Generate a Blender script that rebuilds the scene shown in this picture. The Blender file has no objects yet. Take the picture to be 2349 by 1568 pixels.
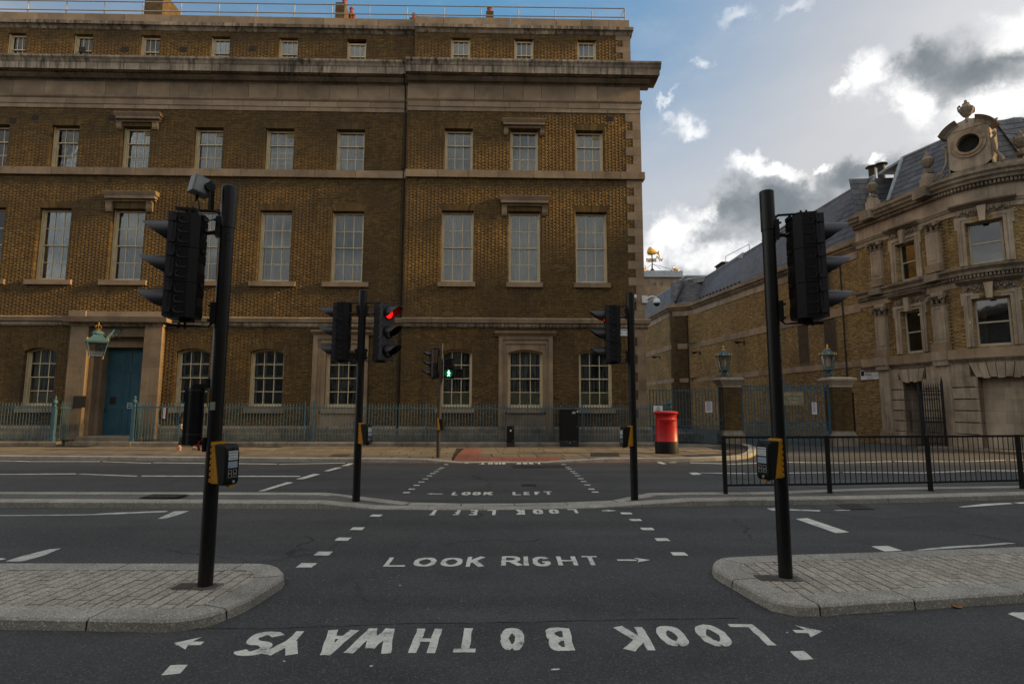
import bpy, math, random
import numpy as np
from mathutils import Vector, Matrix
R = random.Random(11)
SC = bpy.context.scene
COL = SC.collection
rad = math.radians
PI = math.pi

# ------------------------------------------------------------------ camera
H = 1.7; FX = 1305.0; TH = rad(6.56); RO = 0.003; CX, CY = 1174.5, 784.0
cam = bpy.data.cameras.new('camera'); cam.sensor_width = 36; cam.lens = 36*FX/2349
cam.clip_start = 0.1; cam.clip_end = 3000
cob = bpy.data.objects.new('camera', cam); COL.objects.link(cob)
cob.matrix_world = Matrix.Translation((0, 0, H)) @ Matrix.Rotation(PI/2+TH, 4, 'X') @ Matrix.Rotation(RO, 4, 'Z')
SC.camera = cob
SC.view_settings.view_transform = 'Standard'; SC.view_settings.look = 'None'
SC.view_settings.gamma = 1; SC.view_settings.use_curve_mapping = False
SC.view_settings.exposure = 0.58
SC.render.engine = 'CYCLES'
SC.cycles.max_bounces = 6; SC.cycles.diffuse_bounces = 3; SC.cycles.glossy_bounces = 3
SC.cycles.transparent_max_bounces = 12; SC.cycles.caustics_reflective = False; SC.cycles.caustics_refractive = False
SC.cycles.sample_clamp_indirect = 4.0

# ------------------------------------------------------------------ node helper
class NT:
    def __init__(s, nt): s.nt = nt; nt.nodes.clear()
    def n(s, typ, ins=None, **props):
        nd = s.nt.nodes.new(typ)
        for k, v in props.items(): setattr(nd, k, v)
        for k, v in (ins or {}).items():
            sk = nd.inputs[k]
            if isinstance(v, bpy.types.NodeSocket): s.nt.links.new(v, sk)
            else:
                if hasattr(sk.default_value, '__len__') and len(sk.default_value) == 4 and len(v) == 3: v = (*v, 1)
                sk.default_value = v
        return nd
    def m(s, op, a, b=0.0, c=0.0, clamp=False):
        nd = s.n('ShaderNodeMath', {0: a, 1: b, 2: c}, operation=op, use_clamp=clamp); return nd.outputs[0]
    def vm(s, op, a, b=(0, 0, 0)):
        nd = s.n('ShaderNodeVectorMath', {0: a, 1: b}, operation=op); return nd.outputs[0]
    def mix(s, f, a, b, bt='MIX'):
        nd = s.nt.nodes.new('ShaderNodeMix'); nd.data_type = 'RGBA'; nd.blend_type = bt
        for sk, v in ((nd.inputs[0], f), (nd.inputs[6], a), (nd.inputs[7], b)):
            if isinstance(v, bpy.types.NodeSocket): s.nt.links.new(v, sk)
            else: sk.default_value = (*v, 1) if hasattr(v, '__len__') and len(v) == 3 else v
        return nd.outputs[2]
    def mr(s, v, a, b, c=0.0, d=1.0, smooth=False):
        nd = s.n('ShaderNodeMapRange', {0: v, 1: a, 2: b, 3: c, 4: d}); nd.interpolation_type = 'SMOOTHSTEP' if smooth else 'LINEAR'
        return nd.outputs[0]
    def noise(s, vec, scale, detail=3, rough=.55):
        return s.n('ShaderNodeTexNoise', {'Vector': vec, 'Scale': scale, 'Detail': detail, 'Roughness': rough}).outputs[0]
    def ramp(s, f, stops):
        nd = s.n('ShaderNodeValToRGB', {0: f}); cr = nd.color_ramp
        while len(cr.elements) < len(stops): cr.elements.new(.5)
        for e, (p, c) in zip(cr.elements, stops): e.position = p; e.color = (*c, 1)
        return nd.outputs[0]

def lin(r, g, b):
    f = lambda c: ((c/255+.055)/1.055)**2.4 if c > 10 else c/255/12.92
    return (f(r), f(g), f(b))

# ------------------------------------------------------------------ world sky and sun
SUN_EL, SUN_PHI = rad(17), rad(2.2)            # low sun down the street, a little in front of the facade
sdir = Vector((math.cos(SUN_EL)*math.cos(SUN_PHI), -math.cos(SUN_EL)*math.sin(SUN_PHI), math.sin(SUN_EL)))
world = bpy.data.worlds.new('World'); SC.world = world; world.use_nodes = True
def build_world():
    t = NT(world.node_tree)
    sky = t.n('ShaderNodeTexSky'); sky.sky_type = 'NISHITA'; sky.sun_disc = False
    sky.sun_elevation = SUN_EL; sky.sun_rotation = PI/2+SUN_PHI; sky.air_density = 1.2; sky.dust_density = 2.0; sky.ozone_density = 2.5
    d = t.n('ShaderNodeTexCoord').outputs['Generated']
    # brightness veil around the low sun
    g = Vector((math.sin(rad(62))*math.cos(rad(10)), math.cos(rad(62))*math.cos(rad(10)), math.sin(rad(10))))
    dot = t.n('ShaderNodeVectorMath', {0: d, 1: g}, operation='DOT_PRODUCT').outputs['Value']
    ang = t.m('ARCCOSINE', dot)
    K = 10.0
    veil = t.ramp(t.mr(ang, 0, rad(100)), [(0.0, (.85, .80, .74)), (.24, (.62, .61, .60)), (.34, (.42, .43, .45)), (.43, (.25, .33, .43)), (.51, (.14, .26, .41)), (.64, (.085, .235, .40)), (1.0, (.13, .19, .27))])
    veil = t.vm('SCALE', veil); veil.node.inputs['Scale'].default_value = K
    base = t.mix(.82, sky.outputs[0], veil)
    sepz = t.n('ShaderNodeSeparateXYZ', {0: d}).outputs[2]
    base = t.mix(t.mr(sepz, .57, .28, 0, .80, True), base, (4.5, 4.5, 4.6))
    # clouds: direction based
    sep = t.n('ShaderNodeSeparateXYZ', {0: d})
    dy = t.m('MAXIMUM', sep.outputs[1], .05)
    a = t.m('DIVIDE', sep.outputs[0], dy); b = t.m('DIVIDE', sep.outputs[2], dy)
    ab = t.n('ShaderNodeCombineXYZ', {0: a, 1: b, 2: 0.0}).outputs[0]
    warp = t.n('ShaderNodeTexNoise', {'Vector': d, 'Scale': 9.0, 'Detail': 7.0, 'Roughness': .62})
    wv = t.vm('SUBTRACT', warp.outputs[1], (.5, .5, .5))
    wv = t.vm('MULTIPLY', wv, (.20, .16, 0))
    w2 = t.n('ShaderNodeTexNoise', {'Vector': d, 'Scale': 38.0, 'Detail': 5.0, 'Roughness': .65})
    wv2 = t.vm('MULTIPLY', t.vm('SUBTRACT', w2.outputs[1], (.5, .5, .5)), (.055, .045, 0))
    abw = t.vm('ADD', t.vm('ADD', ab, wv), wv2)
    def blobs(lst):
        acc = None
        for (x, y, w, h, rot, k) in lst:
            r_ = _ray(x, y); ca, cb = r_[0]/r_[1], r_[2]/r_[1]
            q = t.vm('SUBTRACT', abw, (ca, cb, 0))
            q = t.n('ShaderNodeVectorRotate', {'Vector': q, 'Angle': rad(-rot)}, rotation_type='Z_AXIS').outputs[0]
            q = t.vm('MULTIPLY', q, (FX/w, FX/h, 0))
            l = t.n('ShaderNodeVectorMath', {0: q}, operation='LENGTH').outputs['Value']
            v = t.mr(l, 1.2, .12, 0, k, True)
            acc = v if acc is None else t.m('MAXIMUM', acc, v)
        return acc
    front = t.mr(sep.outputs[1], .05, .25)
    white = blobs([(1995, 185, 95, 55, 35, 1), (2085, 240, 60, 62, 0, 1), (1925, 215, 40, 28, 50, .8), (2300, 235, 190, 60, 12, 1), (2330, 60, 120, 60, 20, 1), (2230, 270, 120, 40, 30, .85),
                   (1590, 300, 65, 30, -10, .75), (1560, 245, 55, 12, 45, .5), (1625, 140, 30, 26, 0, .5), (1710, 18, 60, 24, 20, .35), (1830, 10, 45, 20, 20, .3),
                   (1765, 402, 95, 26, -5, 1), (1880, 385, 40, 14, 20, .9), (1545, 540, 80, 75, 30, 1), (1650, 600, 110, 38, -10, .8), (1505, 590, 60, 60, 0, .8), (1600, 480, 60, 26, 25, .6), (2010, 352, 30, 14, 25, .8),
                   (1730, 575, 60, 22, 0, .6), (2150, 300, 90, 40, 30, .5)])
    dark = blobs([(2235, 150, 230, 90, 18, 1), (2140, 150, 125, 60, 25, .95), (2320, 110, 120, 70, 15, .95), (1780, 475, 230, 75, 10, 1), (1960, 405, 200, 52, 20, .95), (1680, 480, 100, 60, 0, .9), (1860, 500, 200, 60, 10, .85),
                  (2100, 350, 130, 40, 28, .8), (1640, 540, 80, 30, 0, .55), (1720, 610, 150, 36, 15, .5), (1590, 610, 70, 25, 10, .5)])
    white = t.m('MULTIPLY', white, front); dark = t.m('MULTIPLY', dark, front)
    # unseen cloud behind and overhead, denser and brighter to lift the ambient light
    p = t.vm('MULTIPLY', d, (2.2, 2.2, 5.0))
    cn = t.noise(p, 1.6, 7, .6)
    other = t.m('MULTIPLY', t.mr(cn, .34, .56, 0, .92, True), t.m('SUBTRACT', 1.0, t.mr(sep.outputs[1], .05, .5)))
    other = t.m('MULTIPLY', other, t.mr(sep.outputs[2], 0, .12))
    fine = t.noise(d, 22, 6, .6)
    soft = t.mr(t.noise(t.vm('MULTIPLY', d, (1, 1, 2.4)), 5.5, 6, .6), .42, .75, 0, .16, True)
    c = t.mix(soft, base, (5.6, 5.5, 5.4))
    dk = t.mix(fine, (.75, .98, 1.15), (1.9, 2.15, 2.3))
    c = t.mix(t.m('MULTIPLY', dark, .93), c, dk)
    wf = t.m('MULTIPLY', white, t.mr(fine, .25, .62, .45, 1.0), clamp=True)
    c = t.mix(wf, c, (9.2, 9.1, 8.9))
    c = t.mix(other, c, t.mix(fine, (5.4, 5.2, 5.0), (9.6, 9.2, 8.7)))
    bg = t.n('ShaderNodeBackground', {'Color': c, 'Strength': .097})
    t.n('ShaderNodeOutputWorld', {'Surface': bg.outputs[0]})
def _ray(px, py):
    x = (px-CX)/FX; y = -(py-CY)/FX
    x, y = math.cos(RO)*x-math.sin(RO)*y, math.sin(RO)*x+math.cos(RO)*y
    return Vector((x, math.cos(TH)-math.sin(TH)*y, math.sin(TH)+math.cos(TH)*y))
build_world()
sun = bpy.data.lights.new('sun', 'SUN'); sun.energy = 4.4; sun.angle = rad(6); sun.color = (1, .66, .28)
so = bpy.data.objects.new('sun', sun); COL.objects.link(so)
so.rotation_euler = (-sdir).to_track_quat('-Z', 'Y').to_euler(); so.location = (30, -10, 30)

# ------------------------------------------------------------------ survey helpers: a sighted point of the photograph on a real surface
def G(px, py, z=0.0):
    d = _ray(px, py); k = (z-H)/d.z; return (d.x*k, d.y*k)
AF = rad(1.35); Y0 = 24.7
def FA(px, py, dep=0.0):
    d = _ray(px, py); k = (math.cos(AF)*Y0+dep)/(-math.sin(AF)*d.x+math.cos(AF)*d.y)
    p = d*k; return (p.x*math.cos(AF)+(p.y-Y0)*math.sin(AF), p.z+H)
def U(px, py=600, dep=0.0): return FA(px, py, dep)[0]
def Z(py, dep=0.0, px=620): return FA(px, py, dep)[1]
def VZ(px, py, Y): d = _ray(px, py); return H+d.z*Y/d.y
def XY(px, Y, py=934): d = _ray(px, py); return d.x*Y/d.y

# ------------------------------------------------------------------ mesh helpers
class M:
    def __init__(s): s.v = []; s.f = []
    def add(s, vs, fs):
        o = len(s.v); s.v += [tuple(p) for p in vs]; s.f += [tuple(i+o for i in f) for f in fs]; return s
    def box(s, x0, x1, y0, y1, z0, z1, T=None):
        vs = [Vector(p) for p in ((x0, y0, z0), (x1, y0, z0), (x1, y1, z0), (x0, y1, z0), (x0, y0, z1), (x1, y0, z1), (x1, y1, z1), (x0, y1, z1))]
        if T is not None: vs = [T @ p for p in vs]
        return s.add(vs, [(0, 3, 2, 1), (4, 5, 6, 7), (0, 1, 5, 4), (1, 2, 6, 5), (2, 3, 7, 6), (3, 0, 4, 7)])
    def prism(s, poly, z0, z1, T=None, axis='z'):
        n = len(poly)
        if axis == 'z': vs = [Vector((x, y, z0)) for x, y in poly]+[Vector((x, y, z1)) for x, y in poly]
        elif axis == 'y': vs = [Vector((x, z0, y)) for x, y in poly]+[Vector((x, z1, y)) for x, y in poly]
        else: vs = [Vector((z0, x, y)) for x, y in poly]+[Vector((z1, x, y)) for x, y in poly]
        if T is not None: vs = [T @ p for p in vs]
        return s.add(vs, [tuple(range(n))[::-1], tuple(range(n, 2*n))]+[(i, (i+1) % n, n+(i+1) % n, n+i) for i in range(n)])
    def cyl(s, p0, p1, r0, r1=None, seg=12, T=None, caps=True):
        r1 = r0 if r1 is None else r1; p0 = Vector(p0); p1 = Vector(p1); ax = (p1-p0).normalized()
        a = ax.orthogonal().normalized(); b = ax.cross(a)
        vs = [p0+(a*math.cos(2*PI*i/seg)+b*math.sin(2*PI*i/seg))*r0 for i in range(seg)]+[p1+(a*math.cos(2*PI*i/seg)+b*math.sin(2*PI*i/seg))*r1 for i in range(seg)]
        if T is not None: vs = [T @ p for p in vs]
        fs = [(i, (i+1) % seg, seg+(i+1) % seg, seg+i) for i in range(seg)]
        if caps: fs += [tuple(range(seg))[::-1], tuple(range(seg, 2*seg))]
        return s.add(vs, fs)
    def tube(s, pts, r, seg=8, T=None):
        pts = [Vector(p) for p in pts]; n = len(pts); rings = []; prev = None
        for i, p in enumerate(pts):
            tn = ((pts[min(i+1, n-1)]-p).normalized()+(p-pts[max(i-1, 0)]).normalized()).normalized()
            a = (prev-tn*prev.dot(tn)).normalized() if prev is not None and (prev-tn*prev.dot(tn)).length > 1e-4 else tn.orthogonal().normalized()
            prev = a; b = tn.cross(a); rr = r[i] if hasattr(r, '__len__') else r
            rings += [p+(a*math.cos(2*PI*k/seg)+b*math.sin(2*PI*k/seg))*rr for k in range(seg)]
        if T is not None: rings = [T @ p for p in rings]
        fs = [(i*seg+k, i*seg+(k+1) % seg, (i+1)*seg+(k+1) % seg, (i+1)*seg+k) for i in range(n-1) for k in range(seg)]
        fs += [tuple(range(seg))[::-1], tuple(range((n-1)*seg, n*seg))]
        return s.add(rings, fs)
    def lathe(s, prof, c=(0, 0, 0), seg=20, sx=1, sy=1, T=None, rib=None):
        c = Vector(c); vs = []
        for (r, z) in prof:
            for k in range(seg):
                rr = r*(1+(rib*(k % 2) if rib else 0)); an = 2*PI*k/seg
                vs.append(c+Vector((rr*math.cos(an)*sx, rr*math.sin(an)*sy, z)))
        if T is not None: vs = [T @ p for p in vs]
        n = len(prof); fs = [(i*seg+k, i*seg+(k+1) % seg, (i+1)*seg+(k+1) % seg, (i+1)*seg+k) for i in range(n-1) for k in range(seg)]
        fs += [tuple(range(seg))[::-1], tuple(range((n-1)*seg, n*seg))]
        return s.add(vs, fs)
    def sweep(s, path, prof, ends=True):
        n = len(path); m = len(prof); P = [Vector(p) for p in path]; vs = []
        for i in range(n):
            d0 = (P[i]-P[i-1]).normalized() if i > 0 else None
            d1 = (P[i+1]-P[i]).normalized() if i < n-1 else None
            if d0 is None: d0 = d1
            if d1 is None: d1 = d0
            n0 = Vector((d0.y, -d0.x)); n1 = Vector((d1.y, -d1.x)); nn = (n0+n1).normalized(); k = 1/max(.3, nn.dot(n0))
            for (o, z) in prof: q = P[i]+nn*k*o; vs.append((q.x, q.y, z))
        fs = [(i*m+j, i*m+(j+1) % m, (i+1)*m+(j+1) % m, (i+1)*m+j) for i in range(n-1) for j in range(m)]
        if ends: fs += [tuple(range(m))[::-1], tuple(range((n-1)*m, n*m))]
        return s.add(vs, fs)
    def mesh(s, name):
        me = bpy.data.meshes.new(name); me.from_pydata(s.v, [], s.f); me.validate(); fixn(me); return me

def fixn(me):
    import bmesh
    bm = bmesh.new(); bm.from_mesh(me); bmesh.ops.recalc_face_normals(bm, faces=bm.faces); bm.to_mesh(me); bm.free()

def ob(name, me, mat=None, parent=None, loc=None, smooth=False, kind=None):
    if isinstance(me, M): me = me.mesh(name)
    if mat is not None and not me.materials: me.materials.append(mat)
    o = bpy.data.objects.new(name, me); COL.objects.link(o)
    if parent is not None: o.parent = parent
    if loc is not None: o.location = loc
    if smooth: sm(me)
    if kind: o['kind'] = kind
    return o
def sm(me, ang=40):
    for p in me.polygons: p.use_smooth = True
    try: me.set_sharp_from_angle(angle=rad(ang))
    except Exception: pass
def bev(o, w=.01, seg=2):
    b = o.modifiers.new('bevel', 'BEVEL'); b.width = w; b.segments = seg; b.limit_method = 'ANGLE'; return o
def thing(name, label, cat, loc=(0, 0, 0), rz=0.0, group=None, mesh=None, mat=None, smooth=False):
    if mesh is None: o = bpy.data.objects.new(name, None); COL.objects.link(o)
    else: o = ob(name, mesh, mat, smooth=smooth)
    o.location = loc; o.rotation_euler = (0, 0, rz); o['label'] = label; o['category'] = cat
    if group: o['group'] = group
    return o
def struct(name, mesh, mat, smooth=False):
    o = ob(name, mesh, mat, smooth=smooth); o['kind'] = 'structure'; return o

def boxes_mesh(name, B, fmap=None, back=False):
    """B: array (n,6) x0,x1,y0,y1,z0,z1 -> one mesh; fmap maps (n,3)->(n,3)"""
    B = np.asarray(B, dtype=np.float64); n = len(B)
    idx = [(0, 2, 4), (1, 2, 4), (1, 3, 4), (0, 3, 4), (0, 2, 5), (1, 2, 5), (1, 3, 5), (0, 3, 5)]
    V = np.stack([B[:, list(i)] for i in idx], axis=1).reshape(-1, 3)
    if fmap is not None: V = fmap(V)
    F = [(0, 1, 5, 4), (3, 0, 4, 7), (1, 2, 6, 5), (0, 3, 2, 1), (4, 5, 6, 7)]+([(2, 3, 7, 6)] if back else [])
    F = np.array(F); nf = len(F)
    L = (F[None]+(np.arange(n)*8)[:, None, None]).reshape(-1)
    me = bpy.data.meshes.new(name); me.vertices.add(n*8); me.vertices.foreach_set('co', V.reshape(-1))
    me.loops.add(n*nf*4); me.loops.foreach_set('vertex_index', L.astype(np.int32))
    me.polygons.add(n*nf); me.polygons.foreach_set('loop_start', np.arange(0, n*nf*4, 4, dtype=np.int32)); me.polygons.foreach_set('loop_total', np.full(n*nf, 4, dtype=np.int32))
    me.update(calc_edges=True); return me

_tx = {}
def text_mesh(txt, size, depth=.002, align='CENTER', bold=0.0):
    key = (txt, size, depth, align, bold)
    if key in _tx: return _tx[key]
    cu = bpy.data.curves.new('text', 'FONT'); cu.body = txt; cu.size = size; cu.extrude = depth; cu.align_x = align; cu.align_y = 'CENTER'; cu.offset = bold; cu.resolution_u = 2
    o = bpy.data.objects.new('tmp', cu); COL.objects.link(o); bpy.context.view_layer.update()
    me = bpy.data.meshes.new_from_object(o.evaluated_get(bpy.context.evaluated_depsgraph_get()))
    bpy.data.objects.remove(o); bpy.data.curves.remove(cu); me.materials.clear(); me.name = 'lettering'; _tx[key] = me; return me
def text(txt, size, mat, parent, loc, rot=(PI/2, 0, 0), **k):
    me = text_mesh(txt, size, **k).copy(); o = ob('lettering', me, mat, parent, loc); o.rotation_euler = rot; return o

# ------------------------------------------------------------------ materials
def mk(name, base, rough=.75, var=.25, scale=2.0, bump=.25, bscale=60, metal=0.0, spec=.3, stain=0.0, streak=0.0, gate=(.38, .58), stain_col=(.02, .018, .015), rnd=0.0, speck=0.0, stain_scale=.7, moss=0.0, coat=0.0):
    m = bpy.data.materials.new(name); m.use_nodes = True; t = NT(m.node_tree)
    pos = t.n('ShaderNodeNewGeometry'); P = pos.outputs['Position']
    n1 = t.noise(P, scale, 4)
    f = t.mr(n1, .3, .7)
    c = t.mix(f, tuple(x*(1-var) for x in base), tuple(min(1, x*(1+var)) for x in base))
    if rnd:
        ri = t.m('FRACT', t.m('ADD', pos.outputs['Random Per Island'], t.n('ShaderNodeObjectInfo').outputs['Random']))
        k = t.mr(ri, 0, 1, 1-rnd, 1+rnd)
        c = t.vm('SCALE', c); c.node.inputs['Scale'].default_value = 1; t.nt.links.new(k, c.node.inputs['Scale'])
    if speck:
        vo = t.n('ShaderNodeTexVoronoi', {'Vector': P, 'Scale': 110.0}).outputs['Color']
        sp = t.n('ShaderNodeSeparateXYZ', {0: vo}).outputs[0]
        c = t.mix(t.mr(sp, .80, .95, 0, speck), c, tuple(min(1, x*2.6+.02) for x in base))
        c = t.mix(t.mr(sp, .25, .10, 0, speck), c, tuple(x*.45 for x in base))
    if stain:
        n2 = t.noise(t.vm('MULTIPLY', P, (1, 1, .8)), stain_scale, 6, .65)
        c = t.mix(t.mr(n2, .48, .72, 0, stain), c, stain_col)
    if streak:
        n3 = t.noise(t.vm('MULTIPLY', P, (7, 7, .55)), 1.0, 5, .7)
        n4 = t.noise(t.vm('MULTIPLY', P, (.35, .35, .2)), 1.0, 2)
        c = t.mix(t.m('MULTIPLY', t.mr(n3, .40, .66), t.mr(n4, gate[0], gate[1], 0, streak)), c, stain_col)
    if moss:
        n5 = t.noise(P, 6, 5, .7)
        c = t.mix(t.mr(n5, .5, .7, 0, moss), c, (.03, .035, .015))
    bs = t.n('ShaderNodeBsdfPrincipled', {'Base Color': c, 'Roughness': rough, 'Metallic': metal, 'Specular IOR Level': spec, 'Coat Weight': coat})
    if bump:
        nb = t.noise(P, bscale, 4, .6)
        b = t.n('ShaderNodeBump', {'Height': nb, 'Strength': bump, 'Distance': .01})
        t.nt.links.new(b.outputs[0], bs.inputs['Normal'])
    t.n('ShaderNodeOutputMaterial', {0: bs.outputs[0]})
    return m

def mk_brick(name, tones, stain=.75, tex=False, sc=1.0):
    m = bpy.data.materials.new(name); m.use_nodes = True; t = NT(m.node_tree)
    ge = t.n('ShaderNodeNewGeometry'); P = ge.outputs['Position']
    if tex:
        sp = t.n('ShaderNodeSeparateXYZ', {0: P}); q = t.n('ShaderNodeCombineXYZ', {0: t.m('ADD', sp.outputs[1], sp.outputs[0]), 1: sp.outputs[2], 2: 0.0}).outputs[0]
        br = t.n('ShaderNodeTexBrick', {'Vector': q, 'Scale': 1.0, 'Mortar Size': .006, 'Brick Width': .225, 'Row Height': .075, 'Color1': (0, 0, 0, 1), 'Color2': (1, 1, 1, 1), 'Mortar': (.5, .5, .5, 1)})
        ri = t.n('ShaderNodeSeparateXYZ', {0: br.outputs[0]}).outputs[0]
    else: ri = t.m('FRACT', t.m('ADD', ge.outputs['Random Per Island'], t.n('ShaderNodeObjectInfo').outputs['Random']))
    nz = t.noise(P, .9, 4, .6)
    ri = t.m('ADD', t.m('MULTIPLY', ri, .72), t.m('MULTIPLY', t.mr(nz, .3, .7), .28))
    c = t.ramp(ri, tones)
    n1 = t.noise(P, .45, 5, .6); n2 = t.noise(t.vm('MULTIPLY', P, (2.2, 2.2, .35)), 1.0, 5, .6)
    c = t.mix(t.mr(n1, .44, .66, 0, stain), c, (.062, .042, .022))
    c = t.mix(t.mr(n2, .52, .72, 0, stain*.7), c, (.03, .022, .014))
    n3 = t.noise(P, 30, 3); c = t.mix(t.mr(n3, .3, .75, 0, .35), c, (.10, .07, .04))
    if tex: c = t.mix(br.outputs['Fac'], c, (.07, .055, .038))
    bs = t.n('ShaderNodeBsdfPrincipled', {'Base Color': c, 'Roughness': .9, 'Specular IOR Level': .2})
    h = t.noise(P, 90, 3)
    if tex: h = t.m('SUBTRACT', h, br.outputs['Fac'])
    b = t.n('ShaderNodeBump', {'Height': h, 'Strength': .15, 'Distance': .003}); t.nt.links.new(b.outputs[0], bs.inputs['Normal'])
    t.n('ShaderNodeOutputMaterial', {0: bs.outputs[0]}); return m

def mk_glass(name, refl=.14, tint=(.8, .85, .85)):
    m = bpy.data.materials.new(name); m.use_nodes = True; t = NT(m.node_tree)
    fr = t.n('ShaderNodeFresnel', {'IOR': 1.5}).outputs[0]
    f = t.m('ADD', t.m('MULTIPLY', fr, 1.15), refl, clamp=True)
    P = t.n('ShaderNodeNewGeometry').outputs['Position']
    b = t.n('ShaderNodeBump', {'Height': t.noise(P, 1.2, 2), 'Strength': .10, 'Distance': .02})
    gl = t.n('ShaderNodeBsdfGlossy', {'Color': (.9, .92, .92), 'Roughness': .03, 'Normal': b.outputs[0]})
    tr = t.n('ShaderNodeBsdfTransparent', {'Color': tint})
    mx = t.n('ShaderNodeMixShader', {0: f, 1: tr.outputs[0], 2: gl.outputs[0]})
    t.n('ShaderNodeOutputMaterial', {0: mx.outputs[0]}); return m
def mk_emit(name, col, s, base=(.01, .01, .01)):
    m = bpy.data.materials.new(name); m.use_nodes = True; t = NT(m.node_tree)
    bs = t.n('ShaderNodeBsdfPrincipled', {'Base Color': base, 'Roughness': .3, 'Emission Color': col, 'Emission Strength': s})
    t.n('ShaderNodeOutputMaterial', {0: bs.outputs[0]}); return m
def mk_asphalt():
    m = bpy.data.materials.new('asphalt'); m.use_nodes = True; t = NT(m.node_tree)
    P = t.n('ShaderNodeNewGeometry').outputs['Position']
    A = .066
    vo = t.n('ShaderNodeTexVoronoi', {'Vector': P, 'Scale': 95.0}); r = t.n('ShaderNodeSeparateXYZ', {0: vo.outputs['Color']})
    big = t.noise(P, .35, 5, .6); lane = t.noise(t.vm('MULTIPLY', P, (.06, .9, 1)), 1.0, 3, .5); fine = t.noise(P, 130, 2)
    c = t.mix(t.mr(big, .3, .7), (A*.68, A*.675, A*.67), (A*1.25, A*1.22, A*1.18))
    c = t.mix(t.mr(lane, .45, .60, 0, .75), c, (A*.62, A*.61, A*.60))
    c = t.mix(t.mr(r.outputs[0], .74, .95, 0, .55), c, (.15, .145, .13))
    c = t.mix(t.mr(r.outputs[1], .22, .05, 0, .7), c, (.018, .018, .019))
    v2 = t.n('ShaderNodeTexVoronoi', {'Vector': P, 'Scale': 34.0}); r2 = t.n('ShaderNodeSeparateXYZ', {0: v2.outputs['Color']}).outputs[0]
    c = t.mix(t.m('MULTIPLY', t.mr(r2, .955, .98), t.mr(v2.outputs['Distance'], .30, .15)), c, (.30, .28, .24))
    n6 = t.noise(t.vm('MULTIPLY', P, (.8, .8, 1)), 1.4, 6, .7)
    c = t.mix(t.mr(n6, .54, .70, 0, .5), c, (.030, .029, .028))
    # transverse/longitudinal cracks and repair seams
    cr = t.n('ShaderNodeTexVoronoi', {'Vector': t.vm('ADD', P, t.vm('MULTIPLY', t.n('ShaderNodeTexNoise', {'Vector': P, 'Scale': 2.5, 'Detail': 4.0}).outputs[1], (.5, .5, 0))), 'Scale': .22}, feature='DISTANCE_TO_EDGE').outputs['Distance']
    ck = t.m('MULTIPLY', t.mr(cr, .006, .002), t.mr(t.noise(P, .5, 2), .52, .6))
    c = t.mix(t.m('MULTIPLY', ck, .8), c, (.012, .012, .012))
    bs = t.n('ShaderNodeBsdfPrincipled', {'Base Color': c, 'Roughness': .82, 'Specular IOR Level': .35})
    h = t.m('ADD', t.m('MULTIPLY', vo.outputs['Distance'], -1.0), t.m('MULTIPLY', fine, .5)); h = t.m('SUBTRACT', h, t.m('MULTIPLY', ck, 2.0))
    b = t.n('ShaderNodeBump', {'Height': h, 'Strength': .35, 'Distance': .006}); t.nt.links.new(b.outputs[0], bs.inputs['Normal'])
    t.n('ShaderNodeOutputMaterial', {0: bs.outputs[0]}); return m
def mk_paint(name, col, wear=.5):
    m = bpy.data.materials.new(name); m.use_nodes = True; t = NT(m.node_tree)
    P = t.n('ShaderNodeNewGeometry').outputs['Position']
    n1 = t.noise(P, 45, 5, .7); n2 = t.noise(P, 5, 5, .65)
    v = t.n('ShaderNodeTexVoronoi', {'Vector': P, 'Scale': 22.0}, feature='DISTANCE_TO_EDGE').outputs['Distance']
    c = t.mix(t.mr(n2, .35, .7), col, tuple(x*.72 for x in col))
    c = t.mix(t.mr(n1, .54, .72, 0, wear), c, (.09, .088, .08))
    c = t.mix(t.m('MULTIPLY', t.mr(v, .03, .008), t.mr(n2, .45, .6, 0, .7)), c, (.06, .06, .055))
    w = t.mr(t.m('ADD', n2, t.m('MULTIPLY', n1, .35)), .77, .88, 0, wear*1.3)
    c = t.mix(w, c, (.06, .06, .06))
    bs = t.n('ShaderNodeBsdfPrincipled', {'Base Color': c, 'Roughness': .75, 'Specular IOR Level': .3})
    b = t.n('ShaderNodeBump', {'Height': n1, 'Strength': .3, 'Distance': .004}); t.nt.links.new(b.outputs[0], bs.inputs['Normal'])
    t.n('ShaderNodeOutputMaterial', {0: bs.outputs[0]}); return m

BR = [(0, (.046, .029, .013)), (.18, (.084, .051, .018)), (.5, (.120, .073, .023)), (.78, (.156, .096, .030)), (.94, (.22, .138, .045)), (1, (.30, .21, .092))]
BR2 = [(0, (.15, .10, .042)), (.2, (.25, .168, .070)), (.5, (.35, .235, .095)), (.8, (.44, .30, .125)), (1, (.56, .45, .26))]
m_brick = mk_brick('stock_brick', BR)
m_brick2 = mk_brick('market_brick', BR2, stain=.45)
m_brickc = mk_brick('chimney_brick', BR, stain=.7, tex=True)
m_brickt = mk_brick('far_market_brick', BR2, stain=.4, tex=True)
m_mortar = mk('mortar', (.078, .054, .028), .95, .3, 3, .3)
m_stone = mk('portland_stone', (.26, .19, .12), .85, .22, 1.5, .35, 50, stain=.45, streak=.35, stain_col=(.07, .05, .032), rnd=.12)
m_stone_l = mk('pale_stone', (.29, .215, .14), .85, .22, 1.5, .3, 50, stain=.5, streak=.12, stain_col=(.10, .08, .055), rnd=.2)
m_stone_m = mk('soot_stained_stone', (.33, .27, .20), .9, .3, 1.5, .5, 30, gate=(.30, .52), stain=.8, streak=1.0, stain_col=(.018, .018, .012), rnd=.15, stain_scale=.35)
m_stone_g = mk('weathered_plinth_stone', (.24, .20, .15), .95, .3, 2, .7, 18, stain=.8, streak=.3, stain_col=(.03, .03, .022), moss=.3)
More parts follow.
